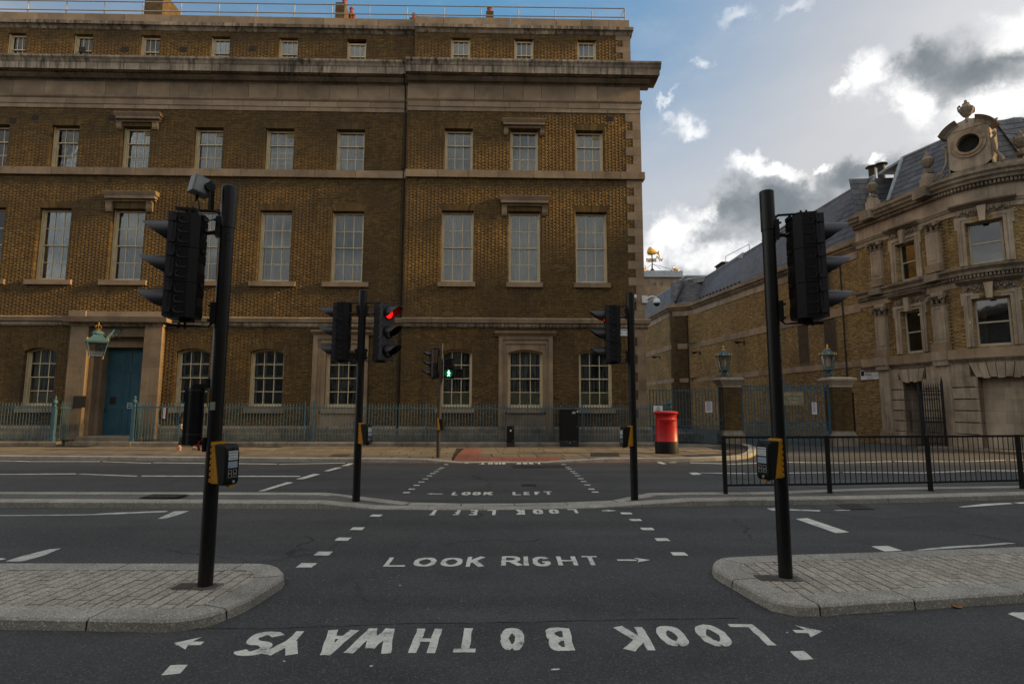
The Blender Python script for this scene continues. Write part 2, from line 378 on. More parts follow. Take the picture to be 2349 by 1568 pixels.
m_stone_mk = mk('market_stone', (.39, .32, .235), .85, .22, 1.2, .35, 40, stain=.5, streak=.45, stain_col=(.06, .048, .034), rnd=.12)
m_stone_mkd = mk('soot_and_shade_stone', (.27, .225, .165), .9, .3, 1.2, .5, 30, stain=.7, streak=.6, stain_col=(.025, .024, .016), rnd=.12)  # sooty market stone, also puts soffit shade into the main cornice bed moulding
m_cream = mk('cream_window_paint', (.58, .48, .30), .5, .12, 3, .08)
m_cream_mk = mk('market_window_paint', (.42, .38, .29), .5, .15, 3, .08)
m_glass = mk_glass('window_glass', .015)
m_glass_d = mk_glass('dark_window_glass', .06, (.35, .38, .38))
m_curtain = bpy.data.materials.new('net_curtain'); m_curtain.use_nodes = True
def _cur():
    t = NT(m_curtain.node_tree); P = t.n('ShaderNodeNewGeometry').outputs['Position']
    n = t.noise(t.vm('MULTIPLY', P, (13, 13, .5)), 1.0, 4, .65); n2 = t.noise(t.vm('MULTIPLY', P, (.7, .7, .4)), 1.0, 2)
    c = t.mix(t.mr(n2, .35, .65), (.48, .45, .40), (.30, .29, .27))
    d = t.n('ShaderNodeBsdfDiffuse', {'Color': c}); tr = t.n('ShaderNodeBsdfTransparent', {'Color': (1, 1, 1)})
    mx = t.n('ShaderNodeMixShader', {0: t.mr(n, .38, .62, .18, .92), 1: tr.outputs[0], 2: d.outputs[0]}); t.n('ShaderNodeOutputMaterial', {0: mx.outputs[0]})
_cur()
m_blind = mk('slatted_blind', (.55, .45, .29), .7, .1, 4, .05)
m_dark = mk('dark_interior', (.018, .018, .02), .95, .1, 1, 0)
m_dark2 = mk('dim_room_wall', (.05, .055, .055), .95, .3, 1, 0)
m_black = mk('black_pole_paint', (.005, .0048, .0045), .36, .3, 8, .12, 120, spec=.45)
m_blackm = mk('black_moulded_plastic', (.004, .004, .0042), .50, .3, 8, .15, 150, spec=.28)
m_visor = mk('signal_visor_plastic', (.018, .018, .022), .45, .2, 8, .1, 150, spec=.5)
m_yellow = mk('amber_plastic', (.48, .225, .010), .45, .12, 8, .05)
m_blue = mk('blue_grey_paint', (.052, .118, .150), .5, .2, 5, .15, 80, stain=.2, stain_col=(.03, .03, .02))
m_doorblue = mk('blue_door_paint', (.030, .095, .130), .5, .15, 2, .1)
m_gold = mk('gilding', (.55, .32, .06), .42, .1, 8, .1, metal=.9)
m_red = mk('pillar_box_red', (.40, .005, .008), .42, .12, 4, .1, 30, spec=.4, coat=.0, stain=.15, stain_col=(.12, .01, .008))
m_redcap = mk('faded_red_cap', (.38, .03, .03), .5, .12, 4, .1)
m_asphalt = mk_asphalt()
m_ground = mk('distant_ground', (.07, .068, .065), .9, .2, .3, .2)
m_granite = mk('granite_kerb', (.32, .30, .255), .85, .18, 3, .5, 120, speck=.5, stain=.35, stain_col=(.08, .07, .055), rnd=.1)
m_paver = mk('block_paver', (.36, .32, .265), .9, .15, 3, .5, 110, speck=.45, stain=.25, stain_col=(.11, .095, .08), rnd=.13)
m_slab = mk('york_slab', (.165, .135, .095), .9, .2, 2, .4, 60, stain=.35, stain_col=(.07, .06, .045), rnd=.16, speck=.2)
m_slabm = mk('island_surface', (.115, .108, .098), .9, .2, 2, .4, 80, speck=.3, stain=.3, stain_col=(.05, .045, .04), rnd=.08)
m_joint = mk('joint_sand', (.022, .020, .016), .95, .2, 5, .3)
m_tactile = mk('red_tactile', (.21, .085, .062), .85, .15, 4, .3, 60, rnd=.12, stain=.3, stain_col=(.12, .06, .045))
m_iron = mk('cast_iron', (.028, .022, .018), .7, .3, 20, .5)
m_paint = mk_paint('white_road_paint', (.72, .70, .62), .55)
m_paintw = mk_paint('worn_road_paint', (.56, .56, .50), .85)
m_redline = mk_paint('red_road_line', (.17, .05, .05), .6)
m_slate = mk('roof_slate', (.085, .088, .098), .55, .25, 3, .35, 40, rnd=.32, stain=.35, stain_col=(.05, .05, .045), spec=.5)
m_lead = mk('lead_flashing', (.30, .34, .38), .5, .2, 3, .2, stain=.3, stain_col=(.12, .12, .12))
m_white = mk('white_enamel', (.62, .64, .64), .45, .05, 5, 0)
m_cream_sign = mk('faded_sign_board', (.20, .195, .125), .8, .2, 8, .2, stain=.3, stain_col=(.1, .09, .05))
m_grey = mk('grey_metal', (.32, .33, .34), .45, .1, 6, .1)
m_terra = mk('terracotta', (.26, .07, .04), .8, .2, 6, .3)
m_weed = mk('weed_leaf', (.045, .075, .02), .8, .4, 8, 0, rnd=.3)
m_txt = mk('black_lettering', (.01, .01, .012), .6, .05, 5, 0)
m_louvre = mk('louvre_metal', (.10, .095, .085), .6, .1, 4, .1)
m_green = mk_emit('green_walking_man', (.25, 1, .62), 4.0)
m_greenglow = mk_emit('green_lens', (.0, .30, .10), .18, (.01, .05, .03))
m_redlamp = mk_emit('lit_red_lens', (1, .01, .008), .9, (.2, .0, .0))
m_lens = mk('unlit_lens', (.02, .02, .02), .15, .2, 30, 0, spec=.6)
m_lampglass = mk_glass('lantern_glass', .12, (.75, .72, .66))
# ================================================================== GROUND
g = M(); g.box(-400, 400, -200, 900, -.6, -.05); struct('ground', g, m_ground)
rd = M(); N_ = 0
rd.box(-90, 90, -30, 95, -.04, 0.0); road = struct('road', rd, m_asphalt)

def quad_poly(M_, pts, z0, z1): M_.prism([(p[0], p[1]) for p in pts], z0, z1)
def interp(path, x):
    for (a, b) in zip(path[:-1], path[1:]):
        if a[0] <= x <= b[0]: k = (x-a[0])/(b[0]-a[0]); return a[1]+(b[1]-a[1])*k
    return path[0][1] if x < path[0][0] else path[-1][1]
def resample(path, step):
    out = [Vector(path[0])]; 
    P = [Vector(p) for p in path]; cum = [0]
    for a, b in zip(P[:-1], P[1:]): cum.append(cum[-1]+(b-a).length)
    n = max(1, round(cum[-1]/step)); res = []
    for i in range(n+1):
        s = cum[-1]*i/n; j = 0
        while j < len(cum)-2 and cum[j+1] < s: j += 1
        k = (s-cum[j])/max(1e-9, cum[j+1]-cum[j]); res.append(P[j].lerp(P[j+1], k))
    return res
def kerb_run(path, hfun, parent, mat, w=.30, step=.92, side=1, name='kerb_stone', base=0.0):
    """individual kerb stones along a path (face side first), tops at hfun(x,y)"""
    pts = resample(path, step)
    for a, b in zip(pts[:-1], pts[1:]):
        d = (b-a); L = d.length; t_ = d/L; nrm = Vector((-t_.y, t_.x))*side
        a2 = a+t_*.004; b2 = b-t_*.004; ha = hfun(a.x, a.y); hb = hfun(b.x, b.y); m = M(); c = .015
        vs = [(a2.x, a2.y, base-.03), (b2.x, b2.y, base-.03), (b2.x, b2.y, hb-c), (a2.x, a2.y, ha-c),
              (a2.x+nrm.x*c, a2.y+nrm.y*c, ha), (b2.x+nrm.x*c, b2.y+nrm.y*c, hb), (b2.x+nrm.x*w, b2.y+nrm.y*w, hb), (a2.x+nrm.x*w, a2.y+nrm.y*w, ha),
              (a2.x+nrm.x*w, a2.y+nrm.y*w, base-.03), (b2.x+nrm.x*w, b2.y+nrm.y*w, base-.03)]
        m.add(vs, [(0, 1, 2, 3), (3, 2, 5, 4), (4, 5, 6, 7), (7, 6, 9, 8), (0, 3, 4, 7, 8), (1, 9, 6, 5, 2), (0, 8, 9, 1)])
        ob(name, m, mat, parent)

# ---------------- far pavement in front of the facade
kf = [(-45, 20.1), (-30, 19.2)]+[G(x, y) for x, y in ((0, 1053.5), (300, 1056), (573, 1058.3), (800, 1059.8), (1040, 1060.8), (1280, 1060.6), (1500, 1059.5), (1600, 1058.3), (1690, 1054.5))]
ke = [G(x, y, .0) for x, y in ((1722, 1050), (1736, 1041), (1735, 1031), (1716, 1024))]
kerbpath = kf+ke
xc0, xc1 = G(1048, 1058)[0], G(1275, 1058)[0]
def hpav(x, y):
    ky = interp(kf, x); f = 1.0
    lo = max(0, min(1, min((x-(xc0-1.1))/1.1, ((xc1+1.1)-x)/1.1)))
    dep = max(0, min(1, 1-(y-ky-.3)/1.3))
    return .12-.105*lo*dep
pav = M()
backy = lambda x: 29.6 if x > 4.3 else 24.4+.04*x
xs = [-45, -40]+[-38+i*.5 for i in range(int((kf[-1][0]+38)/.5)+1)]+[kf[-1][0]]
vs = []; fs = []; nr = 8
for x in xs:
    ky = interp(kf, x)+.29
    for j in range(nr): 
        k = j/(nr-1); y = ky+(1.7)*min(1, k*1.4) if j < nr-1 else backy(x)
        vs.append((x, y, hpav(x, y)-.022))
for i in range(len(xs)-1):
    for j in range(nr-1): a = i*nr+j; fs.append((a, a+nr, a+nr+1, a+1))
pav.add(vs, fs)
kx = kf[-1][0]
pav.prism([(kx, kf[-1][1]+.2), (ke[0][0]-.1, ke[0][1]+.1), (ke[1][0]-.25, ke[1][1]), (ke[2][0]-.25, ke[2][1]), (ke[3][0], ke[3][1]-.1), (ke[3][0]-1.2, 26.6), (kx, 29.6)], -.02, .098)
pavement = struct('pavement', pav, m_joint)
kerb_run(kerbpath, lambda x, y: hpav(x, y) if x < kx else .12, pavement, m_granite, side=1)
def inside(poly, x, y):
    c = False; n = len(poly)
    for i in range(n):
        a, b = poly[i], poly[(i+1) % n]
        if (a[1] > y) != (b[1] > y) and x < (b[0]-a[0])*(y-a[1])/(b[1]-a[1])+a[0]: c = not c
    return c
pavpoly = [(3, 15), (kf[-3][0], kf[-3][1]+.3), (kf[-2][0], kf[-2][1]+.3), (kx, kf[-1][1]+.3), (ke[0][0]-.2, ke[0][1]+.2), (ke[1][0]-.35, ke[1][1]), (ke[2][0]-.35, ke[2][1]), (ke[3][0]-.3, ke[3][1]), (ke[3][0]-1.4, 26.4), (3, 28)]
# flagstones, laid in courses along the kerb, coursing slightly raked as in the street
tx0, tx1 = G(1040, 1050, .1)[0], G(1283, 1050, .05)[0]
tstem = (G(1062, 1030, .12)[0], G(1112, 1030, .12)[0])
nsl = 0
y = 0.0; row = 0; widths = [.80, .76, .62, .70, .62, .76, .66, .62, .62]
for rw in widths:
    x = -21.5+R.random()*.6
    while x < 11.5:
        L = R.choice([.75, .9, .9, 1.05, .6]); x2 = x+L; xm = x+L/2
        yk = interp(kf, xm)+.31; ya, yb = yk+y, yk+y+rw; ym = (ya+yb)/2
        sh = .12*(ya-yk)
        fb = (tx0, tx1) if y < .5 else ((tstem[0], tstem[1]) if y < 4.0 else (0, 0)); fb = (fb[0]-.01+sh*.5, fb[1]+.01+sh*.5)
        xn = x2; cut = False
        if fb[0] < x2 and x < fb[1] and fb[1]-fb[0] > .1:
            if x < fb[0]: x2 = fb[0]
            elif x2 > fb[1]: x = fb[1]
            else: cut = True
        skip = cut or x2-x < .06 or ym > (23.32+.04*xm if xm < 5.1 else 27.2) or (x2 > 6.5 and not (inside(pavpoly, x2, ya) and inside(pavpoly, x2, yb)))
        if not skip:
            gp = .016; m = M(); zt = R.uniform(-.003, .003)
            P4 = [(x+gp-sh, ya+gp), (x2-gp-sh, ya+gp), (x2-gp-sh-.12*rw, yb-gp), (x+gp-sh-.12*rw, yb-gp)]
            vs = [(a, b, hpav(a, b)-.03) for a, b in P4]+[(a, b, hpav(a, b)+zt) for a, b in P4]
            m.add(vs, [(4, 5, 6, 7), (0, 1, 5, 4), (1, 2, 6, 5), (2, 3, 7, 6), (3, 0, 4, 7)])
            ob('paving_slab', m, m_slab, pavement); nsl += 1
        x = xn
    y += rw
# red blister paving, an L of 0.4 m tiles with rows of blisters
def tactile(x0, x1, ya, yb):
    nx = round((x1-x0)/.4); ny = max(1, round((yb-ya)/.4))
    for i in range(nx):
        for j in range(ny):
            a = x0+(x1-x0)*i/nx; b = x0+(x1-x0)*(i+1)/nx; xm = (a+b)/2; yk = interp(kf, xm)+.31
            c = yk+ya+(yb-ya)*j/ny; d = yk+ya+(yb-ya)*(j+1)/ny; m = M(); gp = .004
            P4 = [(a+gp, c+gp), (b-gp, c+gp), (b-gp, d-gp), (a+gp, d-gp)]
            m.add([(p, q, hpav(p, q)-.03) for p, q in P4]+[(p, q, hpav(p, q)+.001) for p, q in P4], [(4, 5, 6, 7), (0, 1, 5, 4), (1, 2, 6, 5), (2, 3, 7, 6), (3, 0, 4, 7)])
            for u in range(4):
                for v in range(4):
                    px = a+(b-a)*(u+.5)/4; py = c+(d-c)*(v+.5)/4; z = hpav(px, py)
                    m.add([(px-.018, py-.018, z), (px+.018, py-.018, z), (px+.018, py+.018, z), (px-.018, py+.018, z), (px, py, z+.008)], [(0, 1, 4), (1, 2, 4), (2, 3, 4), (3, 0, 4)])
            ob('tactile_tile', m, m_tactile, pavement)
tactile(tx0, tx1, 0, .8); tactile(tstem[0], tstem[1], .8, 4.3)

# ---------------- middle island (low, dips at the crossing)
mf = [(-40, 10.7), (-22, 10.15)]+[G(x, y) for x, y in ((0, 1163.8), (500, 1165.5), (700, 1166.5), (869, 1168.4), (1150, 1169.3), (1414, 1163.5), (1550, 1161.5), (1718, 1158.6), (1956, 1155.7), (2150, 1151), (2349, 1145))]
mf += [(mf[-1][0]+6, mf[-1][1]+1.0), (mf[-1][0]+16, mf[-1][1]+3.5)]
mb = [(-40, 11.9), (-22, 11.3)]+[G(x, y, .12) for x, y in ((0, 1124.4), (500, 1125.6), (795, 1126.5), (906, 1136.6), (1060, 1139.6), (1200, 1139.6), (1384, 1135.2), (1490, 1125.3), (1720, 1125.7), (2016, 1115.3), (2349, 1111))]
mb = [(p[0], p[1]) for p in mb]; mb += [(mb[-1][0]+6, mb[-1][1]+1.0), (mb[-1][0]+16, mb[-1][1]+3.5)]
ic0, ic1 = G(869, 1168)[0], G(1414, 1163)[0]
def hisl(x, y):
    lo = max(0, min(1, min((x-(ic0-.95))/.95, ((ic1+.95)-x)/.95)))
    return .10-.085*lo
isl = M(); vs = []; fs = []
xs = sorted(set([-40, -30, -22]+[-20+.4*i for i in range(90)]+[18, 22, 26, 30])); xs = [x for x in xs if x < mf[-1][0]-.5]
for x in xs:
    a, b = interp(mf, x)+.28, interp(mb, x)-.28
    h = hisl(x, 0)-.012
    for k in range(4): vs.append((x, a+(b-a)*k/3, h))
for i in range(len(xs)-1):
    for j in range(3): a = i*4+j; fs.append((a, a+4, a+5, a+1))
isl.add(vs, fs)
island_mid = struct('traffic_island', isl, m_slabm)
kerb_run(mf, hisl, island_mid, m_granite, side=1, step=.915)
kerb_run(mb, hisl, island_mid, m_granite, side=-1, step=.915, w=.3)
# three big joints across the dropped section
for xx in (ic0+.15, ic1-.15):
    jm = M(); a, b = interp(mf, xx)+.29, interp(mb, xx)-.29; jm.box(xx-.008, xx+.008, a, b, 0, hisl(xx, 0)-.0075); ob('paving_joint', jm, m_joint, island_mid)

# ---------------- two near islands with block paving
HI = .085
def near_island(outline_px, inner_clip, label_name, far_ext, dirn):
    out = [G(x, y, HI) for x, y in outline_px]
    top = M()
    poly = far_ext[0]+out+far_ext[1]
    cx = sum(p[0] for p in poly)/len(poly); cy = sum(p[1] for p in poly)/len(poly)
    top.prism(poly, -.02, HI-.018)
    o = struct('traffic_island', top, m_joint)
    # kerb stones follow the outline, width inwards
    W = .26 if inner_clip is None else inner_clip
    P = [Vector(p) for p in poly]; n = len(P)
    area = sum(P[i].x*P[(i+1) % n].y-P[(i+1) % n].x*P[i].y for i in range(n)); sg = 1 if area > 0 else -1
    def off(i, w):
        d0 = (P[i]-P[i-1]).normalized(); d1 = (P[(i+1) % n]-P[i]).normalized(); n0 = Vector((-d0.y, d0.x))*sg; n1 = Vector((-d1.y, d1.x))*sg
        nn = (n0+n1).normalized(); return P[i]+nn*(w/max(.55, nn.dot(n0)))
    # dense ring, grouped into stones about 0.9 m long
    acc = []; L = 0; stones = []
    for i in range(n):
        a, b = P[i], P[(i+1) % n]; ia, ib = off(i, W), off((i+1) % n, W); seg = (b-a).length
        k = max(1, int(seg/.93+.4)) if seg > .8 else 1
        for q in range(k):
            f0, f1 = q/k, (q+1)/k
            pc = (a.lerp(b, f0), a.lerp(b, f1), ia.lerp(ib, f0), ia.lerp(ib, f1)); acc.append(pc); L += seg/k
            if L > .72: stones.append(acc); acc = []; L = 0
    if acc: stones.append(acc)
    for st in stones:
        m = M(); gp = .008; c = .018; n_ = len(st)
        ring = []
        for j, (a, b, ia, ib) in enumerate(st): ring.append((a, ia))
        ring.append((st[-1][1], st[-1][3]))
        # trim the two ends for the joint
        d = (ring[1][0]-ring[0][0]).normalized()*gp; ring[0] = (ring[0][0]+d, ring[0][1]+d)
        d = (ring[-1][0]-ring[-2][0]).normalized()*gp; ring[-1] = (ring[-1][0]-d, ring[-1][1]-d)
        vs = []
        for (a, ia) in ring:
            nn = (ia-a).normalized(); e = a-nn*.012
            vs += [(e.x, e.y, -.03), (a.x, a.y, HI-c), (a.x+nn.x*c, a.y+nn.y*c, HI), (ia.x, ia.y, HI), (ia.x, ia.y, -.03)]
        fs = [(i*5+k, (i+1)*5+k, (i+1)*5+k+1, i*5+k+1) for i in range(len(ring)-1) for k in range(4)]+[(0, 1, 2, 3, 4), tuple(range((len(ring)-1)*5, len(ring)*5))]
        m.add(vs, fs); ob('kerb_stone', m, m_granite, o)
    inner = [off(i, W+.004) for i in range(n)]
    return o, inner
def inside(poly, x, y):
    c = False; n = len(poly)
    for i in range(n):
        a, b = poly[i], poly[(i+1) % n]
        if (a[1] > y) != (b[1] > y) and x < (b[0]-a[0])*(y-a[1])/(b[1]-a[1])+a[0]: c = not c
    return c
def clip_poly(sub, x0, x1, y0, y1):
    def cl(P, f, inter):
        out = []
        for i in range(len(P)):
            a, b = P[i-1], P[i]
            if f(b):
                if not f(a): out.append(inter(a, b))
                out.append(b)
            elif f(a): out.append(inter(a, b))
        return out
    P = [(p[0], p[1]) for p in sub]
    for ax, v, s in ((0, x0, 1), (0, x1, -1), (1, y0, 1), (1, y1, -1)):
        if not P: return P
        P = cl(P, lambda p: (p[ax]-v)*s >= -1e-9, lambda a, b: tuple(a[k]+(b[k]-a[k])*((v-a[ax])/(b[ax]-a[ax])) for k in (0, 1)))
    return P
def pave(o, inner, xlim, bw=.112, bl=.215, keep=None, hole=None):
    xs0 = min(p[0] for p in inner); xs1 = max(p[0] for p in inner); ys0 = min(p[1] for p in inner); ys1 = max(p[1] for p in inner)
    cells = []; i = 0; x = xs0
    while x < xs1:
        y = ys0-bl*(.5*(i % 2)+.06*((i*7) % 3))
        while y < ys1: cells.append((x, x+bw, y, y+bl)); y += bl
        x += bw; i += 1
    done = []; rest = M(); gp = .0080
    cells.sort(key=lambda c: math.hypot((c[0]+c[1])/2, (c[2]+c[3])/2))
    for (a, b, c, d) in cells:
        if hole and hole[0] < (a+b)/2 < hole[1] and hole[2] < (c+d)/2 < hole[3]: continue
        P = clip_poly(inner, a+gp, b-gp, c+gp, d-gp)
        if len(P) < 3: continue
        ar = abs(sum(P[k-1][0]*P[k][1]-P[k][0]*P[k-1][1] for k in range(len(P))))/2
        if ar < .0008: continue
        cx = sum(p[0] for p in P)/len(P); cy = sum(p[1] for p in P)/len(P)
        if len(done) < 296:
            m = M(); q = [(p[0]-cx, p[1]-cy) for p in P]; zt = R.uniform(-.002, .002); n = len(q)
            s_ = lambda p, k: (p[0]*(1-k), p[1]*(1-k))
            vs = [(x_, y_, -.03) for x_, y_ in q]+[(x_, y_, -.004) for x_, y_ in q]+[(*s_(p, .03), 0) for p in q]
            m.add(vs, [tuple(range(2*n, 3*n))]+[(i_, (i_+1) % n, n+(i_+1) % n, n+i_) for i_ in range(n)]+[(n+i_, n+(i_+1) % n, 2*n+(i_+1) % n, 2*n+i_) for i_ in range(n)])
            ob('paver', m, m_paver, o, (cx, cy, HI-.001+zt)); done.append(1)
        else: rest.prism(P, HI-.03, HI-.001+R.uniform(-.002, .002))
    if rest.v: ob('paver_field', rest, m_paver, o, kind='stuff')
lt = [(0, 1290), (300, 1290.5), (560, 1290.5), (600, 1291), (625, 1294.5), (640, 1300), (650, 1310), (652, 1319), (646, 1327), (631, 1337), (600, 1356), (565.6, 1376), (520, 1395), (487, 1407), (450, 1415), (406, 1420.5), (368, 1422.5), (200, 1419), (0, 1415.5)]
isl_l, inn_l = near_island(lt, None, '', ([(-9.5, 4.95), (-9.5, 6.15)], []), 1)
rt = [(2349, 1357), (2097, 1373.5), (1950, 1382), (1880, 1387), (1825, 1387), (1772, 1377), (1735, 1359), (1680, 1328), (1650, 1311.5), (1638, 1303), (1634.5, 1294), (1638, 1286), (1650, 1279.5), (1670, 1276.3), (1720, 1274), (1842, 1270), (2051, 1263.4), (2349, 1252.3)]
isl_r, inn_r = near_island(rt, None, '', ([], [(8.5, 7.4), (8.5, 6.15)]), 1)
PL = G(470.6, 1345, HI); PR = G(1802.5, 1326, HI)
pave(isl_l, inn_l, None)
pave(isl_r, inn_r, None)
m_lid = mk('worn_cover_lid', (.10, .09, .075), .8, .2, 10, .3)
for (px, py), isl_ in ((PL, isl_l), (PR, isl_r)):   # pole base plate with its cover
    t_ = thing('pole_base_cover', 'dark square ground cover at the foot of the near %s signal pole' % ('left' if px < 0 else 'right'), 'ground cover', (px, py, HI+.001), 0, 'covers at the feet of the near signal poles')
    m = M(); m.box(-.25, .12, -.09, .10, -.01, .003); ob('plate', m, mk('cover_plate', (.15, .13, .105), .9, .2, 6, .4) if px < 0 else bpy.data.materials['cover_plate'], t_)
    m = M(); m.box(-.27, -.10, -.07, .09, .0, .009); m.cyl((-.23, .05, .008), (-.23, .05, .014), .012); m.cyl((-.14, -.04, .008), (-.14, -.04, .014), .012); 
    for k in range(4): m.box(-.26, -.11, -.05+k*.03, -.043+k*.03, .0085, .011)
    ob('lid', m, m_lid, t_)
    m = M(); m.lathe([(.10, 0), (.10, .006), (.085, .012), (.072, .012)], seg=24); ob('collar', m, m_lid, t_)

# ================================================================== PAINTED MARKINGS
_mk = {}
def marking(name, label, cat, polys, mat, z=.004, group=None, parent=None):
    m = M()
    for P in polys: m.prism(P, z-.003, z) if len(P) > 2 else None
    o = ob(name, m, mat, parent)
    if parent is None: o['label'] = label; o['category'] = cat
    if group: o['group'] = group
    return o
def rough(P, amp=.012, step=.06):
    out = []
    for i in range(len(P)):
        a, b = Vector(P[i]), Vector(P[(i+1) % len(P)]); L = (b-a).length; n = max(1, int(L/step))
        for k in range(n):
            q = a.lerp(b, k/n); j = amp if k else amp*.5
            out.append((q.x+R.uniform(-j, j), q.y+R.uniform(-j, j)))
    return out
def gp(pts, z=0): return [G(x, y, z) for x, y in pts]
def dcrop(ox, oy, pts): return [((ox+x*.4719)/1.74372, (oy+y*.4719)/1.74372) for x, y in pts]

# crossing studs
def studs(px_list, w, d, where, side, grp):
    for k, (x, y) in enumerate(px_list):
        X, Y = G(x, y); P = [(X-w/2, Y-d/2), (X+w/2, Y-d/2), (X+w/2, Y+d/2), (X-w/2, Y+d/2)]
        lab = 'white stud %s, %s from the camera in the %s row' % (where, ['nearest', 'second', 'third', 'fourth', 'fifth', 'sixth', 'seventh', 'eighth', 'ninth', 'tenth', 'farthest'][k], side)
        marking('crossing_stud', lab, 'road marking', [rough(P, .006, .05)], m_paint, group=grp)
studs([(703, 1296), (742, 1269), (787, 1236), (820, 1212), (863, 1182)], .17, .17, 'left of LOOK RIGHT', 'left', 'near crossing studs')
studs([(1558, 1270), (1519, 1237), (1485, 1212.5), (1458, 1192), (1437, 1177)], .17, .15, 'right of LOOK RIGHT', 'right', 'near crossing studs')
studs(dcrop(1000, 1300, [(1328, 1418), (1373, 1388), (1413, 1356), (1453, 1328), (1487, 1302), (1522, 1276), (1550, 1256), (1580, 1240), (1602, 1222), (1625, 1208), (1663, 1180)]), .13, .12, 'beyond LOOK LEFT', 'left', 'far crossing studs')
studs(dcrop(1900, 1300, [(1018, 1413), (988, 1388), (952, 1353), (921, 1324), (896, 1300), (869, 1274), (849, 1254), (827, 1239), (803, 1218), (785, 1205), (750, 1180)]), .13, .12, 'beyond LOOK LEFT', 'right', 'far crossing studs')
marking('crossing_stud', 'large white patch below the left arrow of LOOK BOTH WAYS', 'road marking', [rough(gp(dcrop(0, 1994, [(1362, 1497), (1445, 1415), (1500, 1408), (1588, 1408), (1530, 1480), (1420, 1492)])), .006)], m_paint)
marking('crossing_stud', 'large white patch below the right arrow of LOOK BOTH WAYS', 'road marking', [rough(gp(dcrop(2996, 1994, [(350, 1295), (460, 1290), (490, 1312), (543, 1360), (430, 1370), (385, 1330)])), .006)], m_paint)
marking('road_line', 'white road line end at the right edge before the right island', 'road marking', [rough(gp(dcrop(2996, 1994, [(2195, 975), (2240, 965), (2600, 955), (2600, 1070), (2331, 1028)])), .006)], m_paint)

# letters: strokes in a unit cell
import itertools
def arc(cx, cy, rx, ry, a0, a1, n=12): return [(cx+rx*math.cos(rad(a0+(a1-a0)*i/n)), cy+ry*math.sin(rad(a0+(a1-a0)*i/n))) for i in range(n+1)]
LET = {
 'L': [[(.1, 1), (.1, .07), (1, .07)]],
 'O': [arc(.5, .5, .42, .42, 90, 450, 20)],
 'K': [[(.12, 1), (.12, 0)], [(.95, 1), (.14, .42)], [(.38, .58), (.98, 0)]],
 'R': [[(.1, 0), (.1, 1)], [(.1, .94), (.5, .94)]+arc(.5, .70, .34, .24, 80, -80, 9)+[(.5, .46), (.12, .46)], [(.5, .45), (.95, 0)]],
 'I': [[(.5, 1), (.5, 0)]],
 'G': [arc(.52, .5, .42, .43, 42, 330, 16)+[(.88, .42), (.55, .42)]],
 'H': [[(.1, 1), (.1, 0)], [(.9, 1), (.9, 0)], [(.1, .5), (.9, .5)]],
 'T': [[(0, .93), (1, .93)], [(.5, .9), (.5, 0)]],
 'B': [[(.12, 0), (.12, 1)], [(.12, .94), (.5, .94)]+arc(.5, .73, .30, .21, 80, -80, 9)+[(.5, .52), (.14, .52)], [(.5, .52)]+arc(.5, .29, .38, .23, 80, -80, 9)+[(.5, .06), (.12, .06)]],
 'W': [[(0, 1), (.25, .03), (.5, .75), (.75, .03), (1, 1)]],
 'A': [[(0, 0), (.5, .97), (1, 0)], [(.2, .33), (.8, .33)]],
 'Y': [[(0, 1), (.5, .48)], [(1, 1), (.5, .48), (.5, 0)]],
 'S': [arc(.52, .72, .36, .22, 25, 262, 13)+arc(.48, .28, .38, .22, 82, -155, 13)[1:]],
 'E': [[(1, .93), (.1, .93), (.1, .07), (1, .07)], [(.1, .5), (.8, .5)]],
 'F': [[(1, .93), (.1, .93), (.1, 0)], [(.1, .5), (.8, .5)]],
 '>': [[(0, .5), (.62, .5)]], '<': [[(1, .5), (.38, .5)]],
}
def stroke_mesh(m, pts, w, z, jit=.01):
    P = [Vector((p[0], p[1])) for p in pts]; Q = [P[0]]
    for a, b in zip(P[:-1], P[1:]):
        n = max(1, int((b-a).length/.07))
        for k in range(1, n+1): Q.append(a.lerp(b, k/n))
    n = len(Q); closed = (P[0]-P[-1]).length < 1e-4; l = []; r = []
    for i in range(n):
        if closed and i in (0, n-1): t_ = (Q[1]-Q[0]).normalized()+(Q[-1]-Q[-2]).normalized()
        else: t_ = (Q[min(i+1, n-1)]-Q[i]).normalized() if i < n-1 else Vector((0, 0)); t_ = t_+((Q[i]-Q[i-1]).normalized() if i > 0 else Vector((0, 0)))
        t_ = t_.normalized(); nn = Vector((-t_.y, t_.x))
        ww = w[0]*abs(nn.x)+w[1]*abs(nn.y)
        k_ = 1.0
        if 0 < i < n-1:
            c_ = nn.dot(Vector((-(Q[i]-Q[i-1]).normalized().y, (Q[i]-Q[i-1]).normalized().x))); k_ = 1/max(.65, c_)
        l.append(Q[i]+nn*(ww/2*k_+R.uniform(-jit, jit))); r.append(Q[i]-nn*(ww/2*k_+R.uniform(-jit, jit)))
    if closed: l[-1], r[-1] = l[0], r[0]
    vs = [(p.x, p.y, z) for p in l]+[(p.x, p.y, z) for p in r]
    m.add(vs, [(i, i+1, n+i+1, n+i) for i in range(n-1)])
